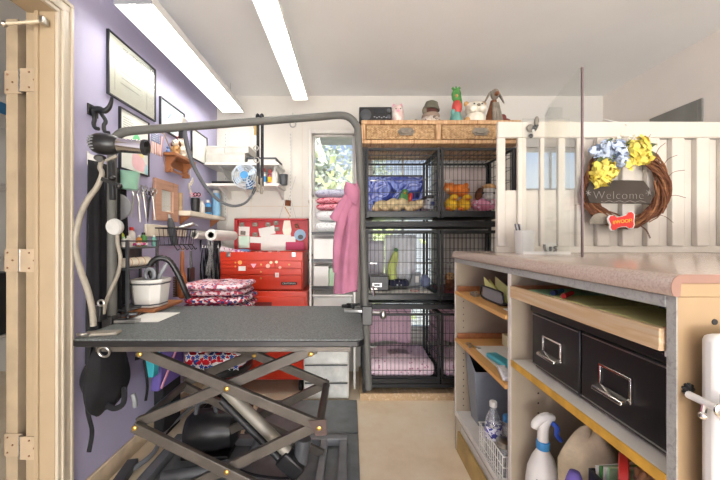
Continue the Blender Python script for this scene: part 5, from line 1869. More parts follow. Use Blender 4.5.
def crate(x0, z0, label):
    x1, z1, y0, y1 = x0 + CW, z0 + CH, CY0, CY1
    root = thing('wire_crate', label, 'dog crate', ((x0 + x1) / 2, (y0 + y1) / 2, z0), 'stacked wire dog crates')
    q = MB()
    b = .017
    for x in (x0 + b / 2 + .002, x1 - b / 2 - .002):
        for y in (y0 + b / 2, y1 - b / 2):
            q.box(x - b / 2, x + b / 2, y - b / 2, y + b / 2, z0, z1)
    for z in (z0 + .042, z1 - .012):
        for y in (y0 + .006, y1 - .006):
            q.box(x0 + .02, x1 - .02, y - .006, y + .006, z - .008, z + .008)
        for x in (x0 + .008, x1 - .008):
            q.box(x - .006, x + .006, y0 + .018, y1 - .018, z - .008, z + .008)
    q.build('frame', m_black_steel, root)
    zl, zh = z0 + .05, z1 - .014

    def wires(pts0, pts1, n, axis_pts, m):
        w_ = MB()
        a0, a1, c0, c1 = [Vector(p) for p in (pts0, pts1, axis_pts[0], axis_pts[1])]
        for i in range(n):
            t = (i + .5) / n
            w_.tube([a0.lerp(a1, t), c0.lerp(c1, t)], .0019, 4)
        for i in range(m):
            t = (i + .5) / m
            w_.tube([a0.lerp(c0, t) , a1.lerp(c1, t)], .0022, 4)
        return w_
    fy = y0 + .004
    wires((x0 + .02, fy, zl), (x1 - .02, fy, zl), 17, ((x0 + .02, fy, zh), (x1 - .02, fy, zh)), 5).build('door_grille', m_wire, root)
    by = y1 - .004
    wires((x0 + .02, by, zl), (x1 - .02, by, zl), 14, ((x0 + .02, by, zh), (x1 - .02, by, zh)), 5).build('back_grille', m_wire, root)
    for x in (x0 + .004, x1 - .004):
        wires((x, y0 + .02, zl), (x, y1 - .02, zl), 6, ((x, y0 + .02, zh), (x, y1 - .02, zh)), 5).build('side_grille', m_wire, root)
    wires((x0 + .02, y0 + .02, z1 - .006), (x1 - .02, y0 + .02, z1 - .006), 8, ((x0 + .02, y1 - .02, z1 - .006), (x1 - .02, y1 - .02, z1 - .006)), 4).build('top_grille', m_wire, root)
    t = MB()
    t.box(x0 + .006, x1 - .006, y0 - .012, y1 - .006, z0 + .012, z0 + .018)
    t.box(x0 + .006, x1 - .006, y0 - .014, y0 - .006, z0 + .008, z0 + .040)
    t.build('tray', m_black, root)
    l = MB()
    l.box(x0 + .03, x0 + .075, y0 - .008, y0 - .001, z0 + .26, z0 + .266)
    l.tube([(x0 + .06, y0 - .006, z0 + .275), (x0 + .06, y0 - .012, z0 + .25)], .003, 6)
    l.build('slide_latch', m_steel, root)
    return root


LV = (1.285, .703, .115)
proto = crate(CXL, LV[0], 'top left wire crate with the blue reef cloth')
cx0 = proto.location.copy()
labs = [['', 'top right wire crate holding orange and pink plush toys'], ['middle left wire crate with a black case and green toy', 'middle right wire crate holding the small brown plush'],
        ['bottom left wire crate lined with pink spotted blankets', 'bottom right wire crate lined with pink blankets, half behind the counter']]
for r_ in range(3):
    for c_ in range(2):
        if r_ == 0 and c_ == 0:
            continue
        dup(proto, (cx0.x + c_ * (CXR - CXL), cx0.y, LV[r_]), labs[r_][c_])
# rack frame between the crates
root = thing('crate_stand', 'black steel stand carrying the three tiers of crates', 'stand', (.63, 2.58, .03))
for z in (.641, 1.223):
    for y in (CY0 + .0, CY1 - .03):
        MB().box(CXL - .02, CXR + CW + .02, y, y + .028, z, z + .034).build('cross_rail', m_black_steel, root, bev=.002)
for z in (1.223, .641):
    MB().box(CXL, CXR + CW, CY0 + .03, CY1 - .032, z + .036, z + .042).build('drip_tray', m_black, root)
for x in (CXL - .024, CXR + CW + .004):
    for y in (CY0 - .0, CY1 - .03):
        MB().box(x, x + .022, y, y + .028, .052, 1.785).build('upright', m_black_steel, root, bev=.002)
MB().box(CXL - .02, CXR + CW + .02, CY0 + .0, CY1 - .0, .086, .112).build('cross_rail', m_black_steel, root, bev=.002)
tag(MB().box(CXL - .04, CXR + CW + .03, CY0 - .01, CY1, .001, .05).build('plywood_base', m_wood_raw), 'raw wood plinth board under the crate stack', 'plinth')

# contents of the crates
def pad(label, x0, z, h, mat, cat='cushion', name='crate_pad', group=None):
    q = MB()

    def fn(u, v):
        a = 2 * PI * u
        th = PI * (v - .5)
        cr = max(.001, math.cos(th)) ** .16
        X = x0 + CW / 2 + (CW / 2 - .024) * math.copysign(abs(math.cos(a)) ** .16, math.cos(a)) * cr
        Y = (CY0 + CY1) / 2 + ((CY1 - CY0) / 2 - .026) * math.copysign(abs(math.sin(a)) ** .16, math.sin(a)) * cr
        return (X, Y, z + h / 2 + h / 2 * math.sin(th) * (.86 + .3 * noise.noise(V(X * 9, Y * 9, z)) if th > 0 else .97))
    q.grid(fn, 44, 12, cu=True)
    return tag(q.build(name, mat, ang=180), label, cat, group)


pad('pink pad on the floor of the top left crate', CXL, LV[0] + .02, .03, m_pinklight, group='pads in the crates')
pad('pink pad on the floor of the top right crate', CXR, LV[0] + .02, .03, m_pinklight, group='pads in the crates')
pad('white and grey pad in the middle left crate', CXL, LV[1] + .02, .03, m_white_matt, group='pads in the crates')
pad('dark red pad in the middle right crate', CXR, LV[1] + .02, .035, mk('dark_red_cloth', '7A2A34', .9), group='pads in the crates')
pad('thick pink spotted blanket in the bottom left crate', CXL, LV[2] + .02, .13, m_pinkdots, 'blanket', 'spotted_blanket', 'spotted blankets in the crates')
pad('thick pink spotted blanket in the bottom right crate', CXR, LV[2] + .02, .13, m_pinkdots, 'blanket', 'spotted_blanket', 'spotted blankets in the crates')


def curtain(label, x0, x1, y, z0, z1, mat, seed, folds=5, amp=.008, name='crate_curtain', cat='curtain', group=None):
    q = MB()
    drape(q, (x0, y, 0), (x1, y + .001, 0), z0, z1, folds, amp, seed, 60, 10, 0)
    return tag(q.build(name, mat, solid=.003, ang=180), label, cat, group)


curtain('pink spotted cloth hung across the back of the bottom left crate', CXL + .02, CXL + .40, CY1 - .045, LV[2] + .16, LV[2] + .475, m_pinkcurtain, 1, group='spotted cloths at the crate backs')
curtain('pink spotted cloth hung across the back of the bottom right crate', CXR + .02, CXR + .50, CY1 - .045, LV[2] + .16, LV[2] + .475, m_pinkcurtain, 2, group='spotted cloths at the crate backs')
curtain('grey lilac cloth at the back of the middle left crate, by its left side', CXL + .02, CXL + .17, CY1 - .04, LV[1] + .06, LV[1] + .42, mk('lilac_grey_cloth', 'C6C2CC', .9), 3, 3)
curtain('white cloth hung across the middle of the back of the middle left crate', CXL + .18, CXL + .44, CY1 - .042, LV[1] + .06, LV[1] + .47, mk('white_cloth', 'E9EAF0', .9), 4, 4)
curtain('greyish pink cloth hung behind the plush toys in the top right crate', CXR + .09, CXR + .50, CY1 - .035, LV[0] + .06, LV[0] + .46, mk('greyish_pink_cloth', 'BDB0AA', .9), 5, 5)
curtain('blue reef printed cloth across the back of the top left crate', CXL + .02, CXL + .495, CY1 - .05, LV[0] + .055, LV[0] + .375, m_bluefish, 6, 2, .002, 'reef_cloth', 'cloth')
tag(MB().box(CXL + .02, CXL + .497, CY1 - .044, CY1 - .036, LV[0] + .055, LV[0] + .39).build('backing_board', m_black), 'thin black board standing behind the blue reef cloth', 'board')
# pale cushion, green and red plush, grey box top-left
q = MB()
for (px, py, r) in ((379, 208, .04), (381, 206, .045), (393, 205, .05), (402, 204, .045), (414, 206, .04), (420, 204, .035)):
    q.ell(at(px, py, 2.62), (r * 1.3, .05, r), jit=.2)
for px in (376, 385, 397, 409):
    q.ell(at(px, 209, 2.56), (.035, .045, .025))
tag(q.build('sand_cushion', m_sandcloth, ang=180), 'lumpy sand coloured cushion on the floor of the top left crate', 'cushion')
root = thing('parrot_plush', 'green and red plush standing against the reef cloth', 'plush toy', at(406, 205, 2.66))
MB().tube(spline([at(404, 205, 2.66), at(404, 198, 2.66), at(405.5, 193, 2.66)], 4), [.045, .045, .045, .043, .04, .038, .035, .03, .022], 12).build('body', m_green, root)
MB().ell(at(405, 192, 2.65), (.028, .026, .024)).build('head', m_green, root)
MB().ell(at(410, 198, 2.66), (.02, .03, .045), (0, .2, 0)).build('wing', m_redplain, root)
MB().lathe([(.01, 0), (0, .02)], at(405, 193, 2.625), (0, -1, -.3), 10).build('beak', m_yellow, root)
root = thing('grey_carrier', 'grey patterned carrier with black lid in the top left crate', 'carrier', at(432, 209, 2.52))
a, b = at(427, 209.5, 2.5), at(440, 199, 2.5)
MB().box(a.x - .012, b.x - .058, 2.46, 2.66, a.z, b.z).build('carrier_body', mk_spots('grey_dots', 'A8ABB0', '3A3C42', 46, .25, .7), root, bev=.006)
MB().box(a.x - .012, b.x - .058, 2.455, 2.665, b.z + .001, b.z + .025).build('lid', m_black, root, bev=.004)
MB().cb((a.x + .03, 2.452, (a.z + b.z) / 2), (.03, .008, .03)).build('door_latch', m_navy, root, bev=.002)
# bear plush top right
root = thing('orange_bear_plush', 'orange brown plush lying on yellow plush in the top right crate', 'plush toy', at(457, 196, 2.5))
q = MB().ell(at(458, 190.5, 2.52), (.085, .07, .048), (0, .1, 0), jit=.15)
q.build('body', m_orange, root)
MB().ell(at(449, 188, 2.47), (.04, .045, .036)).build('head', m_orange, root)
MB().ell(at(447.5, 190, 2.425), (.018, .018, .014)).build('muzzle', m_tan, root)
for px in (446, 452):
    MB().ell(at(px, 184.5, 2.48), (.013, .008, .014)).build('ear', m_orange, root)
MB().ell(at(466, 185.5, 2.5), (.02, .02, .02)).build('paw', m_orange, root)
for k, (px, py, sx_, lab) in enumerate(((451, 203, .05, 'left'), (464, 203, .05, 'right'))):
    root = thing('yellow_duck_plush', 'yellow plush on the %s under the orange one' % lab, 'plush toy', at(px, 211, 2.5), 'yellow plush toys')
    MB().ell(at(px, 204.5, 2.5), (sx_, .06, .05), jit=.15).build('body', m_yellow, root)
    MB().ell(at(px + 3, 197.5, 2.46), (.033, .033, .024)).build('head', m_yellow, root)
    MB().ell(at(px + 4, 199, 2.425), (.014, .02, .007)).build('bill', m_orange, root)
    MB().ell(at(px - 3, 209, 2.44), (.02, .03, .012)).build('foot', m_orange, root)
root = thing('dog_plush', 'brown and white plush dog in pink spotted clothes in the top right crate', 'plush toy', at(485, 211, 2.5))
MB().ell(at(484, 204, 2.54), (.105, .09, .055), jit=.15).build('spotted_dress', mk_spots('pink_dress', 'EFA9C0', 'FFFFFF', 30, .3), root)
h = MB().ell(at(489, 194, 2.5), (.062, .06, .055)).build('head', m_white_matt, root)
MB().ell(at(489, 198, 2.445), (.03, .025, .022)).build('muzzle', m_white_matt, h)
for px in (479, 498):
    MB().ell(at(px, 194, 2.49), (.026, .035, .05), (0, .3 if px < 490 else -.3, 0)).build('ear', m_brown, h)
MB().ell(at(489, 187, 2.5), (.05, .05, .025)).build('cap_patch', m_tan, h)
MB().ell(at(483, 193, 2.445), .009).build('eye', m_black, h)
MB().ell(at(494, 193, 2.445), .009).build('eye', m_black, h)
# middle left crate
root = thing('black_case', 'black plastic case with a silver label in the middle left crate', 'case', at(377, 295, 2.45))
a, b = at(368, 296.5, 2.43), at(389, 276, 2.43)
MB().box(a.x + .01, b.x, 2.43, 2.62, LV[1] + .054, b.z).build('case', m_black, root, bev=.006)
lb = MB().cb(at(377, 285, 2.425), (.07, .004, .03)).build('label_plate', m_steel, root, bev=.002)
MB().cb(at(377, 285, 2.42), (.045, .004, .015)).build('plate_window', m_darkgrey, lb)
root = thing('green_toy', 'tall lime green toy standing in the middle left crate', 'toy', at(394, 279, 2.66))
q = MB().tube(spline([at(392.5, 279, 2.66), at(392, 268, 2.66), at(394.5, 258, 2.66), at(396, 250, 2.66)], 5), [.034, .037, .038, .038, .037, .036, .036, .035, .034, .032, .03, .026, .022, .018, .014, .01], 12)
q.build('body', mk('lime_plush', 'CFDB80', .8, var=.1), root)
MB().ell(at(396, 250, 2.655), (.018, .018, .016)).build('tip', m_green, root)
root = thing('grey_folder', 'pale grey box file leaning in the middle left crate', 'file', at(416, 284, 2.6))
a, b = at(409.5, 286, 2.6), at(421, 272.5, 2.6)
MB().poly([(a.x, 2.6, a.z), (b.x, 2.6, a.z), (b.x, 2.6, b.z), (a.x + .03, 2.6, b.z - .01)], (0, .06, 0)).build('file_box', m_grey, root, bev=.003)
MB().cb((b.x - .03, 2.597, (a.z + b.z) / 2), (.03, .003, .05)).build('spine_label', m_paper, root)
tag(MB().ell(at(425, 281, 2.6), (.04, .06, .05), jit=.3).build('blue_grey_cloth', mk('slate_cloth', '7C88A8', .9, var=.1), ang=180), 'slate blue crumpled cloth in the middle left crate', 'cloth')
root = thing('spotted_mat', 'folded navy mat with white spots in the middle left crate', 'mat', at(400, 286, 2.6))
a, b = at(390, 286.5, 2.58), at(409, 280.5, 2.58)
MB().box(a.x, b.x, 2.58, 2.70, a.z, b.z).build('mat', mk_spots('navy_spots', '20243C', 'E4E6F0', 40, .25), root, bev=.008)
root = thing('red_dish', 'small red dish at the front of the middle left crate', 'dish', at(414, 294.5, 2.45))
MB().lathe([(.022, 0), (.034, .03), (.03, .03), (.02, .006), (0, .006)], at(414.5, 294.5, 2.45), n=20).build('dish', m_redplain, root)
tag(MB().tube(spline([at(392, 296, 2.42), at(404, 297, 2.44), at(418, 296, 2.44), at(430, 297, 2.42)], 5), .009, 6, flat=.5).build('black_strap', m_black_matt), 'black strap lying across the pad in the middle left crate', 'strap')
plush('brown_monkey_plush', 'small brown plush with pale face in the middle right crate', 'plush toy', V(at(450, 0, 2.45).x, 2.45, LV[1] + .06), .105, (m_brown, m_tan, m_brown))

# ------------------------------------------------------------------ wicker chest and the things on it
WZ0, WZ1 = 1.803, 1.968
WX0, WX1, WY0, WY1 = .072, 1.19, 2.30, 2.80
root = thing('wicker_chest', 'long wicker two drawer chest lying on top of the crates', 'chest', (.63, 2.55, WZ0))
q = MB()
q.box(WX0, WX1, WY0, WY1, WZ1 - .03, WZ1)
q.box(WX0, WX1, WY0, WY1, WZ0, WZ0 + .028)
q.box(WX0, WX0 + .03, WY0, WY1, WZ0 + .028, WZ1 - .03)
q.box(WX1 - .03, WX1, WY0, WY1, WZ0 + .028, WZ1 - .03)
q.box(.59, .63, WY0, WY0 + .06, WZ0 + .028, WZ1 - .03)
q.box(WX0 + .03, WX1 - .03, WY1 - .02, WY1, WZ0 + .028, WZ1 - .03)
q.build('frame', m_cane, root, bev=.006)
for (x0, x1, xh) in ((WX0 + .034, .586, .385), (.634, WX1 - .034, .905)):
    d = MB().box(x0, x1, WY0 + .006, WY0 + .3, WZ0 + .031, WZ1 - .033).build('drawer', m_wicker, root, bev=.004)
    zc = (WZ0 + WZ1) / 2
    pts = [(xh + a_, WY0 - .003, zc + b_) for a_, b_ in ((-.058, -.008), (-.058, .008), (-.046, .016), (-.046, .026), (.046, .026), (.046, .016), (.058, .008), (.058, -.008), (.046, -.016), (.046, -.026), (-.046, -.026), (-.046, -.016))]
    p = MB().poly(pts, (0, .008, 0)).build('handle_plate', m_stone, d, bev=.002)
    MB().tube(spline([(xh - .038, WY0 - .004, zc + .004), (xh - .03, WY0 - .016, zc - .012), (xh + .03, WY0 - .016, zc - .012), (xh + .038, WY0 - .004, zc + .004)], 5), .005, 8).build('handle', m_stone, d)
ZT = WZ1 + .001
TD = 2.42


def tx(px, d=TD):
    return (px - CX) * d / FOC


# radio
root = thing('radio', 'black radio with a round speaker on the wicker chest', 'radio', (tx(375), TD, ZT))
x0, x1 = tx(359), tx(391)
MB().box(x0, x1, TD - .05, TD + .06, ZT, ZT + .118).build('cabinet', m_black, root, bev=.006)
c = V(x0 + .048, TD - .051, ZT + .062)
q = MB()
for r_ in (.038, .028, .018):
    q.ring(c, r_, .0022, (0, 1, 0), 24, 6)
q.lathe([(.036, 0), (.01, .004), (0, .006)], c + V(0, .001, 0), (0, -1, 0), 24)
q.build('speaker', m_darkgrey, root)
MB().cb((x0 + .145, TD - .052, ZT + .085), (.08, .004, .035)).build('display', mk('radio_display', '33363A', .2), root, bev=.001)
q = MB()
for k in range(6):
    q = MB().cb((x0 + .11 + k * .017, TD - .053, ZT + .045 - .006 * (k % 2)), (.011, .006, .006)).build('button', m_grey, root)
for (dx, dz) in ((.212, .088), (.212, .045)):
    MB().lathe([(.015, 0), (.014, .012), (0, .013)], (x0 + dx, TD - .051, ZT + dz), (0, -1, 0), 18).build('knob', m_darkgrey, root)
MB().tube([(x0 + .02, TD + .05, ZT + .119), (x1 - .04, TD + .05, ZT + .121)], .0025, 6).build('aerial', m_steel, root)
# pink white piggy jar
root = thing('cat_jar', 'pale pink and white figurine next to the radio', 'figurine', (tx(398), TD, ZT))
MB().lathe([(.034, .0), (.042, .02), (.043, .08), (.038, .11), (.028, .13), (0, .135)], (tx(397.5), TD, ZT), n=22).build('body', mk_patch('pink_mottle', [(.35, 'EDE4DC'), (.55, 'D9B8B0'), (.7, 'F0E8E2')], 14, .4, interp='LINEAR'), root)
for s_ in (-1, 1):
    MB().lathe([(.013, 0), (.009, .018), (0, .03)], (tx(397.5) + s_ * .022, TD, ZT + .122), (s_ * .2, 0, 1), 10).build('ear', m_pinklight, root)
    MB().ell((tx(397.5) + s_ * .015, TD - .038, ZT + .1), .004).build('eye', m_black, root)
MB().ell((tx(397.5), TD - .042, ZT + .085), (.01, .006, .008)).build('snout', m_pinklight, root)
root = thing('tiny_figurine', 'tiny grey and white figurine lying between jar and hatted doll', 'figurine', (tx(411), TD - .05, ZT))
MB().ell((tx(411), TD - .05, ZT + .013), (.026, .016, .0125)).build('body', m_creamcer, root)
MB().ell((tx(414.5), TD - .05, ZT + .019), (.011, .011, .011)).build('head', m_stone, root)
# hatted doll
root = thing('hatted_doll', 'brown doll in a grey green hat on the wicker chest', 'figurine', (tx(431), TD, ZT))
xx = tx(430.5)
MB().lathe([(.075, 0), (.078, .02), (.062, .05), (.035, .075), (0, .08)], (xx, TD, ZT), n=24).build('skirt', mk_patch('mottled_cloth', [(.3, 'B8A898'), (.5, 'DCCFC2'), (.6, '7A6A60')], 20, interp='LINEAR'), root)
h = MB().ell((xx, TD - .005, ZT + .095), (.05, .045, .045)).build('head', mk('dark_brown_skin', '5A3028', .7), root)
q = MB()
q.ring((xx, TD - .005, ZT + .062), .05, .016, (0, .1, 1), 24, 8)
q.build('ruff', mk('taupe_cloth', '9A8878', .9), root)
MB().lathe([(.062, 0), (.062, .008), (.052, .03), (.044, .055), (.02, .068), (0, .07)], (xx + .004, TD, ZT + .112), (.1, 0, 1), 24).build('hat', mk('grey_green_felt', '6E6B5C', .9), h)
q = MB()
q.ell((xx - .045, TD - .02, ZT + .1), (.02, .02, .034))
q.build('hair', mk('grey_green_felt_b', '77705F', .9), h)
# parrot figure (green head, red chest, teal base)
root = thing('parrot_figurine', 'tall green red and teal painted figurine', 'figurine', (tx(456), TD, ZT))
xx = tx(456)
MB().lathe([(.034, 0), (.042, .015), (.040, .05), (.03, .085), (0, .09)], (xx - .002, TD, ZT), n=20).build('base', m_teal, root, label='teal base')
MB().ell((xx + .006, TD, ZT + .125), (.034, .032, .055)).build('chest', mk('salmon_red', 'CE4F48', .5, var=.1), root, label='red chest')
MB().ell((xx - .024, TD - .012, ZT + .085), (.016, .02, .026)).build('wing', m_teal, root)
h = MB().ell((xx + .002, TD, ZT + .205), (.033, .032, .05), jit=.2).build('head', m_green, root, label='green head')
MB().lathe([(.012, 0), (.008, .014), (0, .024)], (xx - .004, TD - .026, ZT + .195), (-.2, -1, -.4), 10).build('beak', m_tan, h)
q = MB()
for k in range(7):
    a = k * .9
    q.tube([(xx + .004, TD, ZT + .235), (xx + .03 * math.cos(a), TD + .02 * math.sin(a), ZT + .262)], [.01, .004], 6)
q.build('crest', m_green, h)
MB().tube(spline([(xx + .03, TD + .01, ZT + .21), (xx + .04, TD + .012, ZT + .16), (xx + .034, TD + .01, ZT + .11)], 4), .009, 8).build('tail', m_green, root)
# white bulldog jar
root = thing('bulldog_jar', 'round white bulldog cookie jar', 'jar', (tx(474), TD, ZT))
xx = tx(475)
MB().lathe([(.055, 0), (.068, .02), (.07, .045), (.058, .07), (0, .075)], (xx, TD, ZT), n=26).build('jar_body', m_creamcer, root)
h = MB().ell((xx + .002, TD, ZT + .112), (.072, .062, .05)).build('head_lid', m_creamcer, root)
for s_ in (-1, 1):
    MB().ell((xx + s_ * .03, TD - .05, ZT + .098), (.03, .022, .026)).build('jowl', m_creamcer, h)
    MB().ell((xx + s_ * .026, TD - .056, ZT + .125), .006).build('eye', m_black, h)
    MB().ell((xx + s_ * .058, TD, ZT + .145), (.018, .012, .02), (0, s_ * .5, 0)).build('ear', m_tan, h)
MB().ell((xx, TD - .066, ZT + .115), (.012, .008, .009)).build('nose', m_stone, h)
MB().ell((xx - .065, TD - .03, ZT + .024), (.022, .025, .023)).build('paw', m_tan, root)
# long-eared dog
root = thing('hound_figurine', 'slim brown hound figurine with long drooping ears', 'figurine', (tx(493), TD, ZT))
xx = tx(493.5)
MB().lathe([(.062, 0), (.06, .015), (.045, .06), (.03, .11), (.018, .155), (0, .16)], (xx, TD, ZT), n=20).build('body', m_wood_dark, root)
for dx in (-.022, 0, .022):
    MB().tube([(xx + dx * .5, TD - .03, ZT + .13), (xx + dx, TD - .06, ZT + .004)], [.01, .012], 8).build('leg', m_stone, root)
h = MB().ell((xx + .003, TD - .012, ZT + .19), (.026, .03, .034)).build('head', m_stone, root)
MB().ell((xx + .002, TD - .042, ZT + .182), (.014, .02, .014)).build('muzzle', m_wood_dark, h)
for s_ in (-1, 1):
    MB().tube(spline([(xx + s_ * .018, TD - .005, ZT + .21), (xx + s_ * .036, TD - .008, ZT + .185), (xx + s_ * .062, TD - .01, ZT + .135)], 4), [.008, .01, .011, .012, .012, .011, .009, .007, .004], 8, flat=.6).build('ear', m_stone, h)
root = thing('maroon_figurine', 'rounded maroon figurine half behind the hound', 'figurine', (tx(505), TD + .09, ZT))
xx = tx(503, TD + .09)
MB().ell((xx + .015, TD + .09, ZT + .042), (.052, .045, .042)).build('body', m_maroon, root)
MB().ell((xx - .01, TD + .075, ZT + .082), (.027, .027, .03)).build('head', m_maroon, root)

# the taller figures
for nm_, k_ in (('hound_figurine', 1.17), ('cat_jar', 1.08), ('bulldog_jar', 1.08), ('parrot_figurine', 1.06)):
    bpy.data.objects[nm_].scale = (k_, k_, k_)
# ------------------------------------------------------------------ reception counter
KX, KB = .565, 1.16           # front plane and back panel of the cabinet
KN, KF = .572, 1.795          # near and far ends
m_taupe = mk('taupe_laminate', 'A39682', .5, var=.02)
m_endpanel = mk('tan_end_panel', '9A8160', .5, var=.04, vs=5)
m_edgewhite = mk('pale_edge_band', 'DAD5CC', .45, var=.03)
counter = thing('reception_counter', 'open fronted reception counter cabinet with tan end panel and shelves', 'counter', (.86, 1.18, 0))
q = MB().box(KX + .001, KB, KN, KN + .018, .0, 1.0312)
q.box(KX + .006, KB, KN, KN + .018, 1.0312, 1.0545)
q.build('end_panel', m_endpanel, counter, bev=.0015, label='tan near end panel')
MB().box(KX - .001, KX + .0008, KN, KN + .018, .0, 1.031).build('edge_strip', m_particle, counter, label='grey particle board edge')
q = MB()
for (x, z) in ((.63, .988), (.642, .946), (.64, .70)):
    q = MB().lathe([(.0055, 0), (.005, .001), (0, .001)], (x, KN - .0002, z), (0, -1, 0), 12)
    q.build('screw_hole', m_black, counter)
q = MB()
for i in range(9):
    a = i * .7
    q.tube([V(.583, KN - .0015, .872), V(.583 + .011 * math.cos(a), KN - .001, .872 + .011 * math.sin(a))], [.006, .002], 6)
q.build('bolt_hole', m_black, counter)
MB().box(KX, KB, KF - .02, KF, 0, 1.031).build('end_panel', m_taupe, counter, bev=.001)
MB().box(KX, KB, 1.163, 1.185, .183, 1.031).build('divider', m_taupe, counter, bev=.001)
for y0, y1 in ((1.163, 1.185), (KF - .02, KF)):
    MB().box(KX - .002, KX - .0003, y0, y1, .183, 1.031).build('edge_strip', m_edgewhite, counter)
MB().box(KB, KB + .015, KN, KF, 0, 1.031).build('back_panel', m_taupe, counter)
MB().box(KX + .001, KB, KN + .019, KF - .021, 1.012, 1.0305).build('top_rail', m_taupe, counter)
MB().box(KX - .003, KX + .0007, KN + .019, KF, 1.010, 1.0305).build('edge_strip', m_particle, counter)
MB().box(KX + .06, KB, KN + .019, KF - .021, .005, .182).build('plinth', m_wood_dark, counter)
for (y0, y1) in ((KN + .019, 1.1625), (1.1855, KF - .021)):
    MB().box(KX, KB, y0, y1, .183, .212).build('bottom_shelf', m_white_matt, counter, bev=.002)
MB().box(KX + .002, KB, KN + .019, 1.162, .689, .709).build('middle_shelf', m_edgewhite, counter)
MB().box(KX - .002, KX + .0015, KN + .019, 1.162, .687, .709).build('edge_strip', m_yellow_edge, counter, label='worn yellow shelf edge')
# shelf pin holes
q = MB()
for y in (KF - .0205,):
    for k in range(17):
        q.lathe([(.0035, 0), (0, .0006)], (.605, y, .24 + k * .035), (0, -1, 0), 8)
q.build('pin_holes', m_black, counter)['kind'] = 'stuff'
q = MB()
for k in range(17):
    q.lathe([(.0035, 0), (0, .0006)], (.66, 1.1628, .24 + k * .035), (0, -1, 0), 8)
q.build('pin_holes', m_black, counter)['kind'] = 'stuff'


def wood_tray(y0, y1, zt, h, mat, lip, label=None, endmat=None):
    t = MB().box(KX + .006, KB - .02, y0 + .01, y1 - .01, zt - .012, zt).build('pull_out_tray', mat, counter, label=label)
    f = MB().box(KX - .008, KX + .0055, y0 + .002, y1 - .002, zt - .015, zt + lip)
    f.build('tray_front', mat, t, bev=.002)
    for ya, yb in ((y0 + .001, y0 + .009), (y1 - .014, y1 - .003)):
        MB().box(KX + .004, KX + .42, ya, yb, zt + .0, zt + .028).build('tray_side', endmat or m_wood_dark, t, bev=.001)
    return t


wood_tray(1.19, 1.77, .856, .02, m_wood_shelf, .002, 'honey wood pull-out shelf', m_wood_orange)
wood_tray(1.19, 1.77, .605, .02, m_wood_shelf, .002, 'honey wood pull-out shelf', m_wood_orange)
wood_tray(KN + .022, 1.158, .944, .03, m_wood_raw, .026, 'rough plywood pull-out tray', m_wood_orange)
for z in (.835, .585):
    MB().cb((.60, KF - .032, z - .004), (.03, .018, .012)).build('shelf_support', m_black, counter, bev=.002)
MB().box(.572, .59, KN + .019, KN + .03, .918, .932).build('tray_runner', m_white, counter)

# worktop
top = thing('worktop', 'speckled pinkish laminate worktop with rounded front on the counter', 'worktop', (1.3, 1.18, 1.032))
WTX = .553
prof = [(2.10, 1.0705), (WTX + .022, 1.0705), (WTX + .012, 1.069), (WTX + .004, 1.063), (WTX, 1.053), (WTX, 1.042), (WTX + .003, 1.034), (WTX + .0095, 1.0315), (KX + .0035, 1.0315), (KX + .005, 1.055), (2.10, 1.055)]
MB().poly([(x, KN - .001, z) for x, z in prof], (0, KF + .006 - KN, 0)).build('laminate_top', m_countertop, top, ang=50)
MB().box(KX + .007, 2.09, KN + .0185, KF - .003, 1.0322, 1.0548).build('core_board', m_particle, top)

MB().poly([(x, KN - .0026, z) for x, z in prof], (0, .0014, 0)).build('end_edging', mk('rose_brown_edging', '8E6C5E', .4), top, label='rose brown end edging')

# things in the left bay
root = thing('letter_holder', 'black wire letter holder with grey plate on the upper left shelf', 'letter holder', (.65, 1.45, .857))
fr = [V(.615, 1.55, .866), V(.615, 1.345, .866), V(.615, 1.34, .905), V(.615, 1.355, .916), V(.615, 1.54, .916), V(.615, 1.555, .905)]
MB().tube(spline(fr, 4, True), .004, 6, closed=True).build('front_frame', m_black, root)
MB().box(.617, .619, 1.35, 1.548, .864, .912).build('front_plate', m_grey, root)
MB().box(.614, .75, 1.36, 1.54, .8575, .863).build('base', m_black, root, bev=.001)
MB().box(.742, .75, 1.36, 1.54, .863, .925).build('back_plate', m_black, root, bev=.002)
for i, (x, dz, sl, m_, lab) in enumerate(((.632, .955, .02, m_legal, 'front yellow sheet in the black letter holder'), (.652, .945, .04, mk('lime_paper', 'DDE27E', .8), 'lime yellow sheet standing behind the front one'), (.67, .96, .0, m_legal, 'rear yellow sheet in the letter holder'))):
    q = MB().poly([(x, 1.365, .8645), (x, 1.535, .8645), (x, 1.575 - i * .02, dz), (x, 1.37, dz - .04 - sl)], (.003, 0, 0))
    tag(q.build('note_sheet', m_), lab, 'paper', 'sheets in the letter holder')
root = thing('desk_sorter', 'tall stepped black desk sorter behind the letter holder', 'sorter', (.85, 1.35, .857))
for k, (h, x) in enumerate(((.085, .80), (.11, .84), (.14, .88))):
    MB().box(x, x + .008, 1.24, 1.62 - k * .03, .858, .858 + h).build('divider', m_black, root, bev=.001)
MB().box(.80, .888, 1.24, 1.62, .8572, .862).build('base', m_black, root)
root = thing('metal_clip', 'small silver bulldog clip at the front of the upper left shelf', 'clip', (.60, 1.60, .857))
MB().cb((.60, 1.60, .866), (.03, .035, .016), (.3, 0, .5)).build('jaw', m_steel, root, bev=.002)
MB().ring((.60, 1.58, .878), .008, .0018, (0, 1, .4), 12, 5).build('lever', m_steel, root)
tag(MB().box(.60, .72, 1.20, 1.30, .8575, .861).build('white_card', m_paper), 'white card flat at the near end of the upper left shelf', 'card')
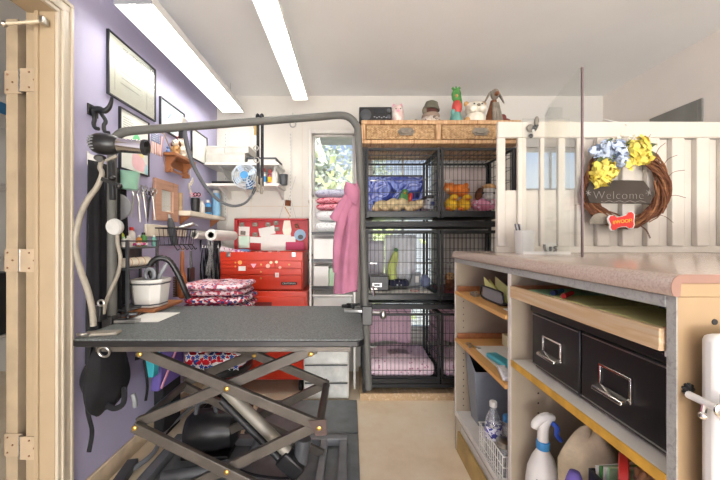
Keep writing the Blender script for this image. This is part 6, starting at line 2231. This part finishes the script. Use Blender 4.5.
# lower left shelf
for i, (x0, x1, y0, y1, r_, lab) in enumerate(((.60, .80, 1.36, 1.63, 0, 'lower white sheet on the lower left shelf'), (.62, .84, 1.30, 1.56, .1, 'upper white sheet lying crooked on the lower left shelf'))):
    tag(MB().cb(((x0 + x1) / 2, (y0 + y1) / 2, .6065 + .0016 * i), (x1 - x0, y1 - y0, .001), (0, 0, r_)).build('white_sheet', m_paper), lab, 'paper', 'sheets on the lower left shelf')
tag(MB().cb((.635, 1.40, .6195), (.05, .15, .02), (0, 0, .12)).build('teal_pouch', mk('teal_plastic', '4DB6C6', .35), bev=.006), 'teal pouch lying on the white sheets', 'pouch')
root = thing('cream_box', 'cream open box at the back of the lower left shelf', 'box', (.85, 1.5, .606))
q = MB()
for b_ in ((.76, .768, 1.33, 1.66), (.96, .968, 1.33, 1.66), (.768, .96, 1.33, 1.338), (.768, .96, 1.652, 1.66)):
    q.box(*b_, .6065, .66)
q.box(.768, .96, 1.338, 1.652, .6065, .611)
q.build('box', mk('cream_card', 'E6DFB4', .7), root)
root = thing('brass_key_ring', 'small brass and steel keys lying at the far front of the lower left shelf', 'keys', (.59, 1.66, .6055))
MB().ring((.59, 1.66, .6085), .014, .002, (0, 0, 1), 16, 6).build('ring', m_steel, root)
for k in range(3):
    MB().cb((.585 + k * .012, 1.625 - k * .008, .6085), (.012, .05, .003), (0, 0, .4 * k - .3)).build('key', m_gold if k % 2 else m_steel, root)
tag(MB().cb((.59, 1.27, .618), (.035, .10, .02), (.1, 0, -.2)).build('clear_wrapper', m_bagwhite, bev=.006), 'crinkled clear wrapper near the front of the lower left shelf', 'wrapper')
# grey bin
root = thing('waste_bin', 'tall grey waste bin standing under the lower left shelf', 'bin', (.78, 1.66, .213))
b0 = [(.625, 1.62), (.93, 1.62), (.93, 1.72), (.625, 1.72)]
t0 = [(.60, 1.60, .487), (.96, 1.60, .487), (.96, 1.735, .565), (.60, 1.735, .565)]
q = MB()
vs = [(x, y, .2135) for x, y in b0] + t0 + [(x + (.006 if x < .7 else -.006), y + (.006 if y < 1.65 else -.006), z) for x, y, z in t0] + [(x + (.006 if x < .7 else -.006), y + (.006 if y < 1.65 else -.006), .222) for x, y in b0]
q.mi = 0
q.add(vs[:12], [(0, 1, 2, 3)] + [(i, (i + 1) % 4, 4 + (i + 1) % 4, 4 + i) for i in range(4)] + [(4 + i, 4 + (i + 1) % 4, 8 + (i + 1) % 4, 8 + i) for i in range(4)])
q.build('bin_body', mk('blue_grey_bin', '868D96', .45, var=.05), root, bev=.004)
q = MB().add(vs[8:], [(i, (i + 1) % 4, 4 + (i + 1) % 4, 4 + i) for i in range(4)] + [(4, 5, 6, 7)])
q.keep = True
q.build('bin_liner', m_black_matt, root)
# water bottle and white basket
root = thing('water_bottle', 'clear water bottle with white cap and purple label in the wire basket', 'bottle', (.595, 1.38, .222))
c = V(.595, 1.38, .222)
MB().lathe([(.028, 0), (.032, .006), (.031, .03), (.033, .05), (.031, .07), (.033, .09), (.033, .13), (.03, .16), (.016, .193), (.0125, .20), (.0125, .212), (0, .212)], c, n=24).build('bottle_body', m_bottle, root)
MB().lathe([(.0335, .085), (.0335, .135)], c, n=24).build('paper_label', mk_patch('water_label', [(.3, '4A4E9C'), (.48, 'E4E6F2'), (.56, '5A54A4'), (.7, 'C9CCE8')], 26, .5, 1.), root, label='purple and white label')
MB().lathe([(.015, .2125), (.015, .232), (.012, .235), (0, .235)], c, n=18).build('cap', m_white, root)
root = thing('wire_basket', 'white wire basket on the bottom shelf of the counter', 'basket', (.64, 1.34, .213))
q = MB()
X0, X1, Y0_, Y1_ = .562, .72, 1.215, 1.45
for z, k in ((.33, .0028), (.29, .0018), (.25, .0018), (.216, .0025)):
    q.tube([(X0, Y0_, z), (X1, Y0_, z), (X1, Y1_, z), (X0, Y1_, z)], k, 6, closed=True)
for k in range(12):
    y = Y0_ + .01 + k * (Y1_ - Y0_ - .02) / 11
    q.tube([(X0, y, .33), (X0, y, .216), (X1, y, .216), (X1, y, .33)], .0016, 5)
for k in range(7):
    x = X0 + .012 + k * .022
    q.tube([(x, Y0_, .33), (x, Y0_, .216), (x, Y1_, .216), (x, Y1_, .33)], .0016, 5)
q.build('wire_mesh', m_white, root)
for k, (x, y, lab) in enumerate(((.60, 1.29, 'clear glass jar nearest in the white wire basket'), (.655, 1.26, 'clear glass jar at the back near corner of the wire basket'))):
    bottle('glass_jar', lab, V(x, y, .219), .032, .13, m_bottle, m_steel, 'jar', 'jars in the white basket', neck=.8)
bottle('blue_bottle', 'blue capped clear bottle behind the water bottle', V(.66, 1.40, .219), .028, .17, m_bottle, m_blue)
# boards under the bottom shelf
for k, (y0, y1, x, z1, m_, lab) in enumerate(((1.0, 1.772, .566, .105, mk('dull_yellow_board', 'AE935C', .6, var=.1), 'yellowish board lying on edge along the counter foot'), (.95, 1.770, .584, .135, m_edgewhite, 'off-white board on edge between the yellow board and the plinth'),
                                               (.9, 1.76, .602, .15, m_grey, 'dark grey board nearest the counter plinth'))):
    tag(MB().poly([(x, y0, .001), (x + .012, y0, .001), (x + .018, y0, z1), (x + .006, y0, z1)], (0, y1 - y0, 0)).build('loose_board', m_, bev=.001), lab, 'board', 'boards along the counter foot')

# tray contents, right bay
for k, (x0, x1, y0, y1, z, lab) in enumerate(((.60, .88, .635, .80, .9455, 'yellow legal pad nearest the tan end panel in the plywood tray'), (.60, .86, .83, .99, .9455, 'yellow legal pad in the middle of the plywood tray'))):
    root = thing('legal_pad', lab, 'notepad', ((x0 + x1) / 2, (y0 + y1) / 2, z), 'yellow pads in the tray')
    MB().box(x0, x1, y0, y1, z, z + .018).build('pages', m_legal, root)
    MB().box(x1 - .03, x1 + .001, y0 - .001, y1 + .001, z + .0005, z + .0195).build('binding', m_wood_pale, root)
tag(MB().cb((.70, 1.07, .9555), (.2, .13, .012), (0, 0, .15)).build('green_pad', m_greenpaper), 'pale green pad at the far end of the plywood tray', 'notepad')
root = thing('blue_pen', 'dark blue capped marker lying across the tray', 'pen', (.62, 1.0, .968))
MB().cyl((.605, .985, .972), (.66, 1.03, .972), .006, 10).build('barrel', m_blue, root)
MB().cyl((.60, .981, .972), (.618, .996, .972), .0075, 10).build('cap', mk('dark_navy', '20305E', .4), root)
root = thing('red_marker', 'red marker lying next to the blue one in the tray', 'pen', (.62, .95, .968))
MB().cyl((.60, .93, .972), (.66, .985, .972), .006, 10).build('barrel', m_redplain, root)
MB().cyl((.597, .927, .972), (.612, .941, .972), .007, 10).build('cap', m_redplain, root)
root = thing('red_box', 'dark red box with a white label at the back of the tray', 'box', (.86, 1.04, .946))
rb_ = MB().box(.80, .93, .97, 1.12, .9455, 1.005).build('box', mk('dark_red_card', '8E2A2A', .6), root, bev=.002)
MB().box(.7985, .7995, .985, 1.02, .965, .99).build('white_label', m_paper, root)
root = thing('calculator', 'dark desk calculator behind the middle yellow pad', 'calculator', (.85, .89, .965))
MB().cb((.83, .88, .985), (.12, .16, .022), (0, -.25, 0)).build('body', m_black, root, bev=.003)
q = MB()
for i in range(4):
    for j in range(4):
        q = MB().cb((.80 + i * .02 - 0, .83 + j * .03, .990 + i * .005), (.012, .018, .006), (0, -.25, 0))
        q.build('key', m_darkgrey, root)
MB().box(.78, .89, .80, .96, .9655, .970).build('foot', m_black, root)

# black card file
root = thing('card_file', 'black two drawer card file on the yellow edged shelf', 'file cabinet', (.83, .87, .71))
FX, F0, F1, FZ0, FZ1 = .602, .600, 1.10, .7105, .915
MB().box(FX + .012, 1.05, F0, F1, FZ0, FZ1).build('casing', m_black, root, bev=.003)
MB().box(FX - .004, FX + .0118, F0, F1, FZ1 - .02, FZ1).build('top_lip', m_black, root, bev=.003)
for (y0, y1) in ((F0 + .004, .862), (.870, F1 - .004)):
    d = MB().box(FX, FX + .011, y0, y1, FZ0 + .012, FZ1 - .024).build('drawer', m_black, root, bev=.003)
    yc = .75 if y0 < .8 else .985
    zc = .806
    MB().box(FX - .002, FX - .0003, y0 + .004, y1 - .004, FZ1 - .030, FZ1 - .0275).build('trim_line', m_steel, d)
    MB().box(FX - .002, FX - .0003, y0 + .004, y1 - .004, FZ0 + .014, FZ0 + .0165).build('trim_line', m_steel, d)
    q = MB()
    for b_ in ((yc - .046, yc + .046, zc + .022, zc + .028), (yc - .046, yc - .040, zc - .022, zc + .022), (yc + .040, yc + .046, zc - .022, zc + .022), (yc - .046, yc + .046, zc - .028, zc - .022)):
        q.box(FX - .006, FX - .0003, *b_)
    q.build('label_holder', m_chrome, d, bev=.001)
    MB().box(FX - .002, FX - .0003, yc - .039, yc + .039, zc - .0215, zc + .0215).build('label_card', m_black, d)
    q = MB()
    q.poly([(FX - .006, yc - .044, zc - .018), (FX - .024, yc - .044, zc - .024), (FX - .026, yc - .044, zc - .032), (FX - .006, yc - .044, zc - .030)], (0, .088, 0))
    q.build('pull', m_chrome, d, bev=.002)

# bottom right bay
root = thing('spray_bottle', 'white spray bottle with blue trigger and collar on the bottom shelf', 'bottle', (.63, 1.08, .213))
c = V(.625, 1.075, .2128)
MB().lathe([(.045, 0), (.05, .006), (.051, .13), (.046, .17), (.032, .21), (.018, .235), (.016, .25), (0, .25)], c, n=26).build('bottle_body', m_white, root)
MB().lathe([(.0195, .238), (.0205, .24), (.0205, .262), (.018, .264), (0, .264)], c, n=20).build('collar', m_blue, root, label='blue collar')
q = MB()
q.tube(spline([c + V(0, 0, .26), c + V(0, 0, .29), c + V(.004, 0, .318), c + V(.02, 0, .338), c + V(.036, -.003, .338)], 4), [.0165] * 8 + [.016, .016, .0155, .015, .014, .013, .012, .010, .008], 12)
q.tube(spline([c + V(-.028, 0, .305), c + V(-.022, 0, .322), c + V(.0, 0, .338), c + V(.02, 0, .340)], 4), [.010, .011, .012, .013, .014, .014, .014, .0145, .0145, .0145, .015, .015, .015], 10)
q.build('sprayer_head', m_white, root)
MB().tube(spline([c + V(.022, -.004, .328), c + V(.038, -.012, .312), c + V(.036, -.014, .29), c + V(.05, -.014, .272)], 4), [.008] * 6 + [.007] * 7, 8).build('trigger', mk('royal_blue', '2B4FB0', .4), root, label='blue trigger')
q = MB()
g = random.Random(9)
for k in range(10):
    a = 3.6 + k * .13
    z0 = .1 + .02 * (k % 3)
    p = [c + V(math.cos(a + d) * .0515, math.sin(a + d) * .0515, z0 + g.uniform(0, .025)) for d in (0, .04, .08)]
    q.tube(p, .0012, 4)
q.build('marker_scribble', m_darkgrey, root)
tag(MB().grid(lambda u, v: (lambda a, t: (.715 + math.cos(a) * (.002 + .082 * min(1, t * 3.2) ** .55) * (1 + .1 * math.sin(a * 5 + t * 2)), .975 + math.sin(a) * (.002 + .075 * min(1, t * 3.2) ** .55) * (1 + .1 * math.sin(a * 4 + 1 - t)),
                                      .574 - .36 * t + .012 * math.sin(a * 3) * (1 - t)))(2 * PI * u, v), 44, 22, cu=True).build('beige_towel', m_towel, ang=180, solid=.004),
    'bunched beige towel beside the spray bottle on the bottom shelf', 'towel')
q = MB()
q.tube(spline([V(.61, .90, .50), V(.605, .89, .42), V(.62, .88, .33), V(.61, .885, .216)], 6), [.012, .016, .02, .024, .027, .029, .03, .03, .03, .031, .031, .031, .031, .032, .032, .032, .032, .03, .028], 10)
tag(q.build('purple_cloth', m_purple, ang=180), 'purple cloth hanging in front of the beige towel', 'cloth')
root = thing('black_crate', 'black open crate with green and white packets on the bottom shelf', 'crate', (.72, .79, .213))
q = MB()
X0, X1, Y0_, Y1_ = .625, .86, .66, .87
for b_ in ((X0, X0 + .006, Y0_, Y1_), (X1 - .006, X1, Y0_, Y1_), (X0 + .006, X1 - .006, Y0_, Y0_ + .006), (X0 + .006, X1 - .006, Y1_ - .006, Y1_)):
    q.box(*b_, .2135, .53)
q.box(X0 + .006, X1 - .006, Y0_ + .006, .809, .2135, .494)
q.box(X0 + .006, X1 - .006, .8091, Y1_ - .006, .2135, .36)
q.build('crate_body', m_black, root, bev=.002)
for k, (y, m_, lab) in enumerate(((.859, m_white, 'white packet nearest the towel in the black crate'), (.852, m_green, 'green packet second in the black crate'), (.845, m_white, 'white packet third in the black crate'), (.838, m_greenpaper, 'pale green packet by the red lidded jar in the black crate'))):
    tag(MB().cb((.70, y, .455), (.11, .006, .185), (.0, .06 * (k - 1.5), 0)).build('packet', m_, bev=.001), lab, 'packet', 'packets in the black crate')
root = thing('peanut_jar', 'clear jar of peanuts with a red lid lying in the black crate', 'jar', (.70, .75, .40))
jc = V(.752, .712, .556)
ja = V(-.77, .64, 0)
jb = V(.64, .77, 0)
MB().lathe([(0, 0), (.058, .002), (.06, .01), (.06, .10), (.052, .115)], jc, ja, 26).build('jar_glass', mk_clear('clear_plastic', 'FFF6EC', .06, .05), root)
MB().lathe([(.054, .116), (.0575, .118), (.0575, .134), (.053, .136), (0, .136)], jc, ja, 26).build('lid', m_redplain, root, label='red lid')
g = random.Random(4)
for k in range(64):
    a, r_ = g.uniform(0, 6.28), .046 * math.sqrt(g.uniform(.3, 1))
    p = jc + jb * (math.cos(a) * r_) + ja * g.uniform(.014, .10) + V(0, 0, math.sin(a) * r_)
    q = MB().ell(p, (.008, .017, .008), (g.uniform(0, 3), 0, g.uniform(0, 3)), 10, 8)
    tag(q.build('peanut', m_skin), 'single peanut packed in the clear red lidded jar', 'peanut', 'peanuts in the jar')

# half gate with barrel bolt, right edge of the frame
root = thing('half_gate', 'white half gate with a barrel bolt beside the tan end panel', 'gate', (.80, .53, 0))
MB().box(.580, 1.2, .520, .552, .02, .977).build('gate_leaf', m_white, root, bev=.012)
MB().cyl((.5745, .562, .867), (.5745, .44, .864), .0062, 12).build('bolt_rod', m_white, root)
MB().box(.5795, .5835, .40, .5195, .845, .888).build('edge_plate', m_steel, root, bev=.001)
q = MB()
q.cyl((.574, .535, .866), (.566, .530, .852), .004, 8)
q.ell((.565, .530, .848), (.006, .006, .007))
q.build('bolt_knob', m_chrome, root)
for y in (.512, .47):
    MB().ring((.5745, y, .8655), .0085, .0028, (0, 1, 0), 14, 6).build('bolt_keeper', m_chrome, root)

# ------------------------------------------------------------------ white slatted partition on the worktop
PY0, PY1, PX0, PX1, PZ0, PZ1 = 1.52, 1.56, .677, 2.05, 1.0712, 1.677
root = thing('slatted_partition', 'white slatted partition standing across the worktop', 'partition', (1.36, 1.54, PZ0))
MB().box(PX0, PX1, PY0, PY1 - .018, PZ1 - .075, PZ1).build('top_rail', m_fence, root, bev=.006)
MB().box(PX0, PX1, PY0 + .012, PY1 - .002, PZ0, PZ0 + .03).build('bottom_rail', m_fence, root, bev=.002)
xs = [(498, 506), (518.5, 527), (541, 545), (559, 566), (577.5, 586)]
for a, b in xs:
    x0, x1 = (a - CX) * PY0 / FOC, (b - CX) * PY0 / FOC
    MB().box(x0, x1, PY0 + .004, PY0 + .0215, PZ0 + .0301, PZ1 - .0751).build('slat', m_fence, root, bev=.003)
xe = (586 - CX) * PY0 / FOC
MB().box(PX0 + .001, xe, PY0 + .022, PY0 + .030, PZ0 + .0301, 1.362).build('panel', m_fence, root)
MB().box(xe + .002, PX1 - .001, PY0 + .030, PY0 + .036, PZ0 + .0301, PZ1 - .0751).build('panel', m_fence, root)
k = 0
x = xe + .055
while x < PX1 - .03:
    MB().box(x, x + .058, PY0 + .002, PY0 + .0298, PZ0 + .0301, PZ1 - .0751).build('slat', m_fence, root, bev=.004)
    x += .115
tag(MB().tube(spline([at(603, 119, 1.54), at(612, 121.5, 1.55), at(620, 123, 1.55), at(627, 125, 1.512)], 5), [.003 + .0006 * (8 - abs(i - 7)) for i in range(16)], 6, flat=.4).build('white_ribbon', m_white),
    'scrap of white ribbon lying on the partition top rail above the wreath', 'ribbon')
# koala clip on the rail
root = thing('koala_clip', 'small grey and black clip-on animal perched on the partition top rail', 'plush toy', at(532, 136, 1.50))
MB().ell(at(530.5, 128, 1.507), (.017, .009, .018)).build('body', m_stone, root)
h = MB().ell(at(533, 129, 1.505), (.012, .01, .014)).build('head', m_black, root)
MB().ell(at(536.5, 121, 1.51), (.011, .009, .022), (0, .15, 0)).build('ear', m_stone, h)
MB().ell(at(533.3, 131, 1.497), (.006, .005, .009)).build('face', m_white, h)
MB().ell(at(531, 136, 1.508), (.010, .009, .010)).build('foot', m_black, root)
MB().tube([at(534.5, 130, 1.51), at(536.5, 125, 1.515)], [.008, .01], 8).build('arm', m_black, root)

# wreath
WD = 1.485
wc = at(625, 187, WD)
root = thing('grapevine_wreath', 'twisted grapevine wreath with yellow and blue flowers hanging on the partition', 'wreath', wc)
g = random.Random(21)
for mi_, (nn, mm) in enumerate(((34, m_vine), (18, m_vine2))):
    q = MB()
    for i in range(nn):
        R0 = .165 + g.uniform(-.02, .016)
        a0, span = g.uniform(0, 6.28), g.uniform(3.2, 6.2)
        r1, ph, tw = g.uniform(.003, .02), g.uniform(0, 6.28), g.uniform(2, 5)
        pts = []
        for k in range(34):
            a = a0 + span * k / 33
            rr = R0 + r1 * math.sin(tw * a + ph)
            pts.append(wc + V(math.cos(a) * rr * 1.05, -.004 + r1 * math.cos(tw * a + ph) * .8, math.sin(a) * rr))
        q.tube(pts, g.uniform(.0022, .0045), 5)
    q.build('vine_ring', mm, root)
for i in range(9):
    a = [.5, .2, -.3, -.8, 5.0, 1.1, 3.4, -1.3, .8][i]
    p = wc + V(math.cos(a) * .18, -.01, math.sin(a) * .175)
    q = MB().tube(spline([p, p + V(math.cos(a + .6) * .035, -.01, math.sin(a + .6) * .04), p + V(math.cos(a + .3) * .08, -.012, math.sin(a + .3) * .075)], 4), .0012, 5)
    q.build('twig', m_vine, root)
for (px, py, r, n, m_, nm_, sd) in ((604, 171, .042, 90, m_petal_y, 'yellow_flower', 1), (601, 179, .028, 40, m_petal_y, 'yellow_flower', 2), (637, 149, .044, 95, m_petal_y, 'yellow_flower', 3), (640, 156, .03, 50, m_petal_y, 'yellow_flower', 7), (631, 161, .024, 36, m_petal_y, 'yellow_flower', 4),
                                    (606, 149, .034, 80, m_petal_b, 'blue_flower', 5), (617, 152, .036, 90, m_petal_b, 'blue_flower', 6), (596, 151, .024, 50, m_petal_b, 'blue_flower', 8), (621, 160, .026, 60, m_petal_b, 'blue_flower', 9), (615, 146, .026, 50, m_petal_b, 'blue_flower', 12)):
    q = MB()
    q.keep = True
    ye = m_petal_y is m_
    petals(q, at(px, py, WD - .045), r, n, .026 if ye else .017, sd)
    q.build(nm_, m_, root, smooth=False)
q = MB()
for i in range(26):
    p = at(610, 146, WD - .03).lerp(at(648, 148, WD - .03), g.random()) + V(0, 0, .0)
    e = p + V(g.uniform(-.03, .05), g.uniform(-.03, .0), g.uniform(.01, .055))
    q.tube([p, e], .0009, 4)
    q.ell(e, .0045, nu=6, nv=4)
q.build('filler_spray', m_petal_w, root)
q = MB()
q.keep = True
for (px, py, a) in ((604, 158, .3), (609, 159, -.4), (611, 157, .1), (599, 160, .8), (627, 159, -.3), (629, 143, 1.), (609, 141, .6), (652, 145, .2), (652, 153, -.6)):
    p = at(px, py, WD - .05)
    d = V(math.cos(a), -.1, math.sin(a)) * .022
    s_ = V(-math.sin(a), 0, math.cos(a)) * .009
    q.add([p - d, p + s_, p + d, p - s_], [(0, 1, 2, 3)])
q.build('leaves', m_leaf, root)['kind'] = 'stuff'
# chalkboard sign
bd = MB().poly([at(591, 179.5, WD - .03), at(644, 180.5, WD - .03), at(652.5, 192, WD - .03), at(651, 204, WD - .03), at(590, 203, WD - .03), at(586, 192, WD - .03)], (0, .008, 0))
board = bd.build('chalkboard', m_board, root, bev=.002, label='dark chalkboard panel')
text_mesh('chalk_lettering', 'Welcome', .052, at(618.5, 195.5, WD - .0312), m_chalk, board, depth=.0004, spacing=1.12, off=-.0016)
q = MB()
for cx_, cy_, r_ in ((650, 192.5, .014), (589.5, 193, .013)):
    cc = at(cx_ - 1.2, cy_, WD - .031)
    for k in range(3):
        a = k * PI / 3 + .3
        q.tube([cc - V(math.cos(a), 0, math.sin(a)) * r_, cc + V(math.cos(a), 0, math.sin(a)) * r_], .0011, 4)
q.build('chalk_star', m_chalk, board)
q = MB().tube([at(601 + k * 1.5, 201.5 + .7 * math.sin(k * .9), WD - .031) for k in range(31)], .0009, 4)
q.build('chalk_wave', m_chalk, board)
# bone sign
bz = WD - .05
bone = []
for px, py in ((607.5, 218.5), (609, 215.5), (613, 215), (616, 217), (622, 216), (627, 214.5), (629, 211.5), (632.5, 211), (635, 213.5), (635, 217.5), (634.5, 221), (635, 225), (633.5, 228.5), (630, 229), (627, 227), (622, 227), (617, 228.5), (614.5, 231), (611, 231), (609.5, 228), (610, 224.5), (608.5, 222)):
    bone.append(at(px, py, bz))
cb_ = sum(bone, V(0, 0, 0)) / len(bone)
sgn = MB().poly(bone, (0, .007, 0)).build('bone_sign', m_white, root, bev=.001, label='red bone shaped sign')
MB().poly([cb_ + (p - cb_) * .90 + V(0, -.0012, 0) for p in bone], (0, .0018, 0)).build('red_face', m_redplain, sgn)
text_mesh('woof_lettering', '#WOOF!', .0215, cb_ + V(.002, -.0016, .0), mk('yellow_paint', 'F0C83C', .6), sgn, rot=(PI / 2, -.1, 0), depth=.0006)
tg = MB()
tg.poly([at(600 + 10.5 * math.cos(a * PI / 10), 224 - 11 * math.sin(a * PI / 10), WD - .02) for a in range(11)], (0, .002, 0))
tg.build('round_tag', m_stone, root)

# ------------------------------------------------------------------ acrylic guard and things behind it
root = thing('sneeze_guard', 'clear acrylic guard with a tall sloping edge standing on the worktop', 'screen', (.80, 1.25, 1.0712))
q = MB().poly([(.787, 1.13, 1.0715), (.787, 1.345, 1.0715), (.787, 1.345, 1.64), (.787, 1.315, 1.665), (.787, 1.14, 1.725), (.787, 1.13, 1.72)], (.005, 0, 0))
q.build('side_sheet', m_acrylic, root)
MB().box(.7865, .7925, 1.124, 1.1298, 1.0715, 1.72).build('sheet_edge', m_acryl_edge, root, label='dark polished sheet edge')
MB().box(.70, .893, 1.347, 1.352, 1.0715, 1.625).build('rear_sheet', m_acrylic, root)
MB().box(.70, .893, 1.34, 1.3465, 1.0712, 1.083).build('foot_rail', m_white, root)
c = V(.752, 1.43, 1.0712)
root = thing('white_cup', 'white cup holding a few pens behind the acrylic guard', 'cup', c)
MB().lathe([(.036, 0), (.04, .1), (.037, .1), (.033, .006), (0, .006)], c, n=26).build('cup', m_white, root)
for k in range(4):
    d = V(-.026 + k * .007, .004 * (k % 2), 0)
    p = thing('pen', ['black pen leaning furthest to the left in the white cup', 'silver pen second from the left in the white cup', 'black pen third from the left in the white cup', 'silver pen nearest the middle of the white cup'][k], 'pen', c + d + V(0, 0, .008), 'pens in the white cup')
    MB().tube([c + d * .6 + V(0, 0, .008), c + d * 1.1 + V(-.012, 0, .128)], .003, 6).build('barrel', m_black if k % 2 == 0 else m_steel, p)
root = thing('card_holder', 'small black card stand behind the acrylic guard', 'card holder', at(551, 252, 1.42))
cc = V(at(552, 0, 1.42).x, 1.42, 1.0712)
MB().box(cc.x - .035, cc.x + .03, 1.41, 1.45, 1.0715, 1.078).build('base', m_black, root)
MB().tube(spline([cc + V(-.033, 0, .04), cc + V(-.028, 0, .012), cc + V(-.008, 0, .01), cc + V(-.006, 0, .03)], 4), .005, 6).build('scroll', m_black, root)
MB().tube(spline([cc + V(.022, 0, .03), cc + V(.008, 0, .028), cc + V(.02, 0, .018), cc + V(.008, 0, .01), cc + V(.02, 0, .008)], 4), .004, 6).build('scroll', m_black, root)
MB().box(cc.x - .03, cc.x + .025, 1.43, 1.432, 1.0785, 1.118).build('card', m_white, root)
# breaker panel on the right wall
root = thing('mounted_breaker_panel', 'grey electrical breaker panel on the right hand wall above the partition', 'breaker panel', (RX, 2.21, 1.40))
MB().box(RX - .012, RX, 2.03, 2.387, 1.42, 2.005).build('panel_box', mk('breaker_grey', '86857F', .5, .1), root, bev=.002)
MB().box(RX - .016, RX - .0125, 2.05, 2.367, 1.45, 1.985).build('panel_door', bpy.data.materials['breaker_grey'], root, bev=.002)
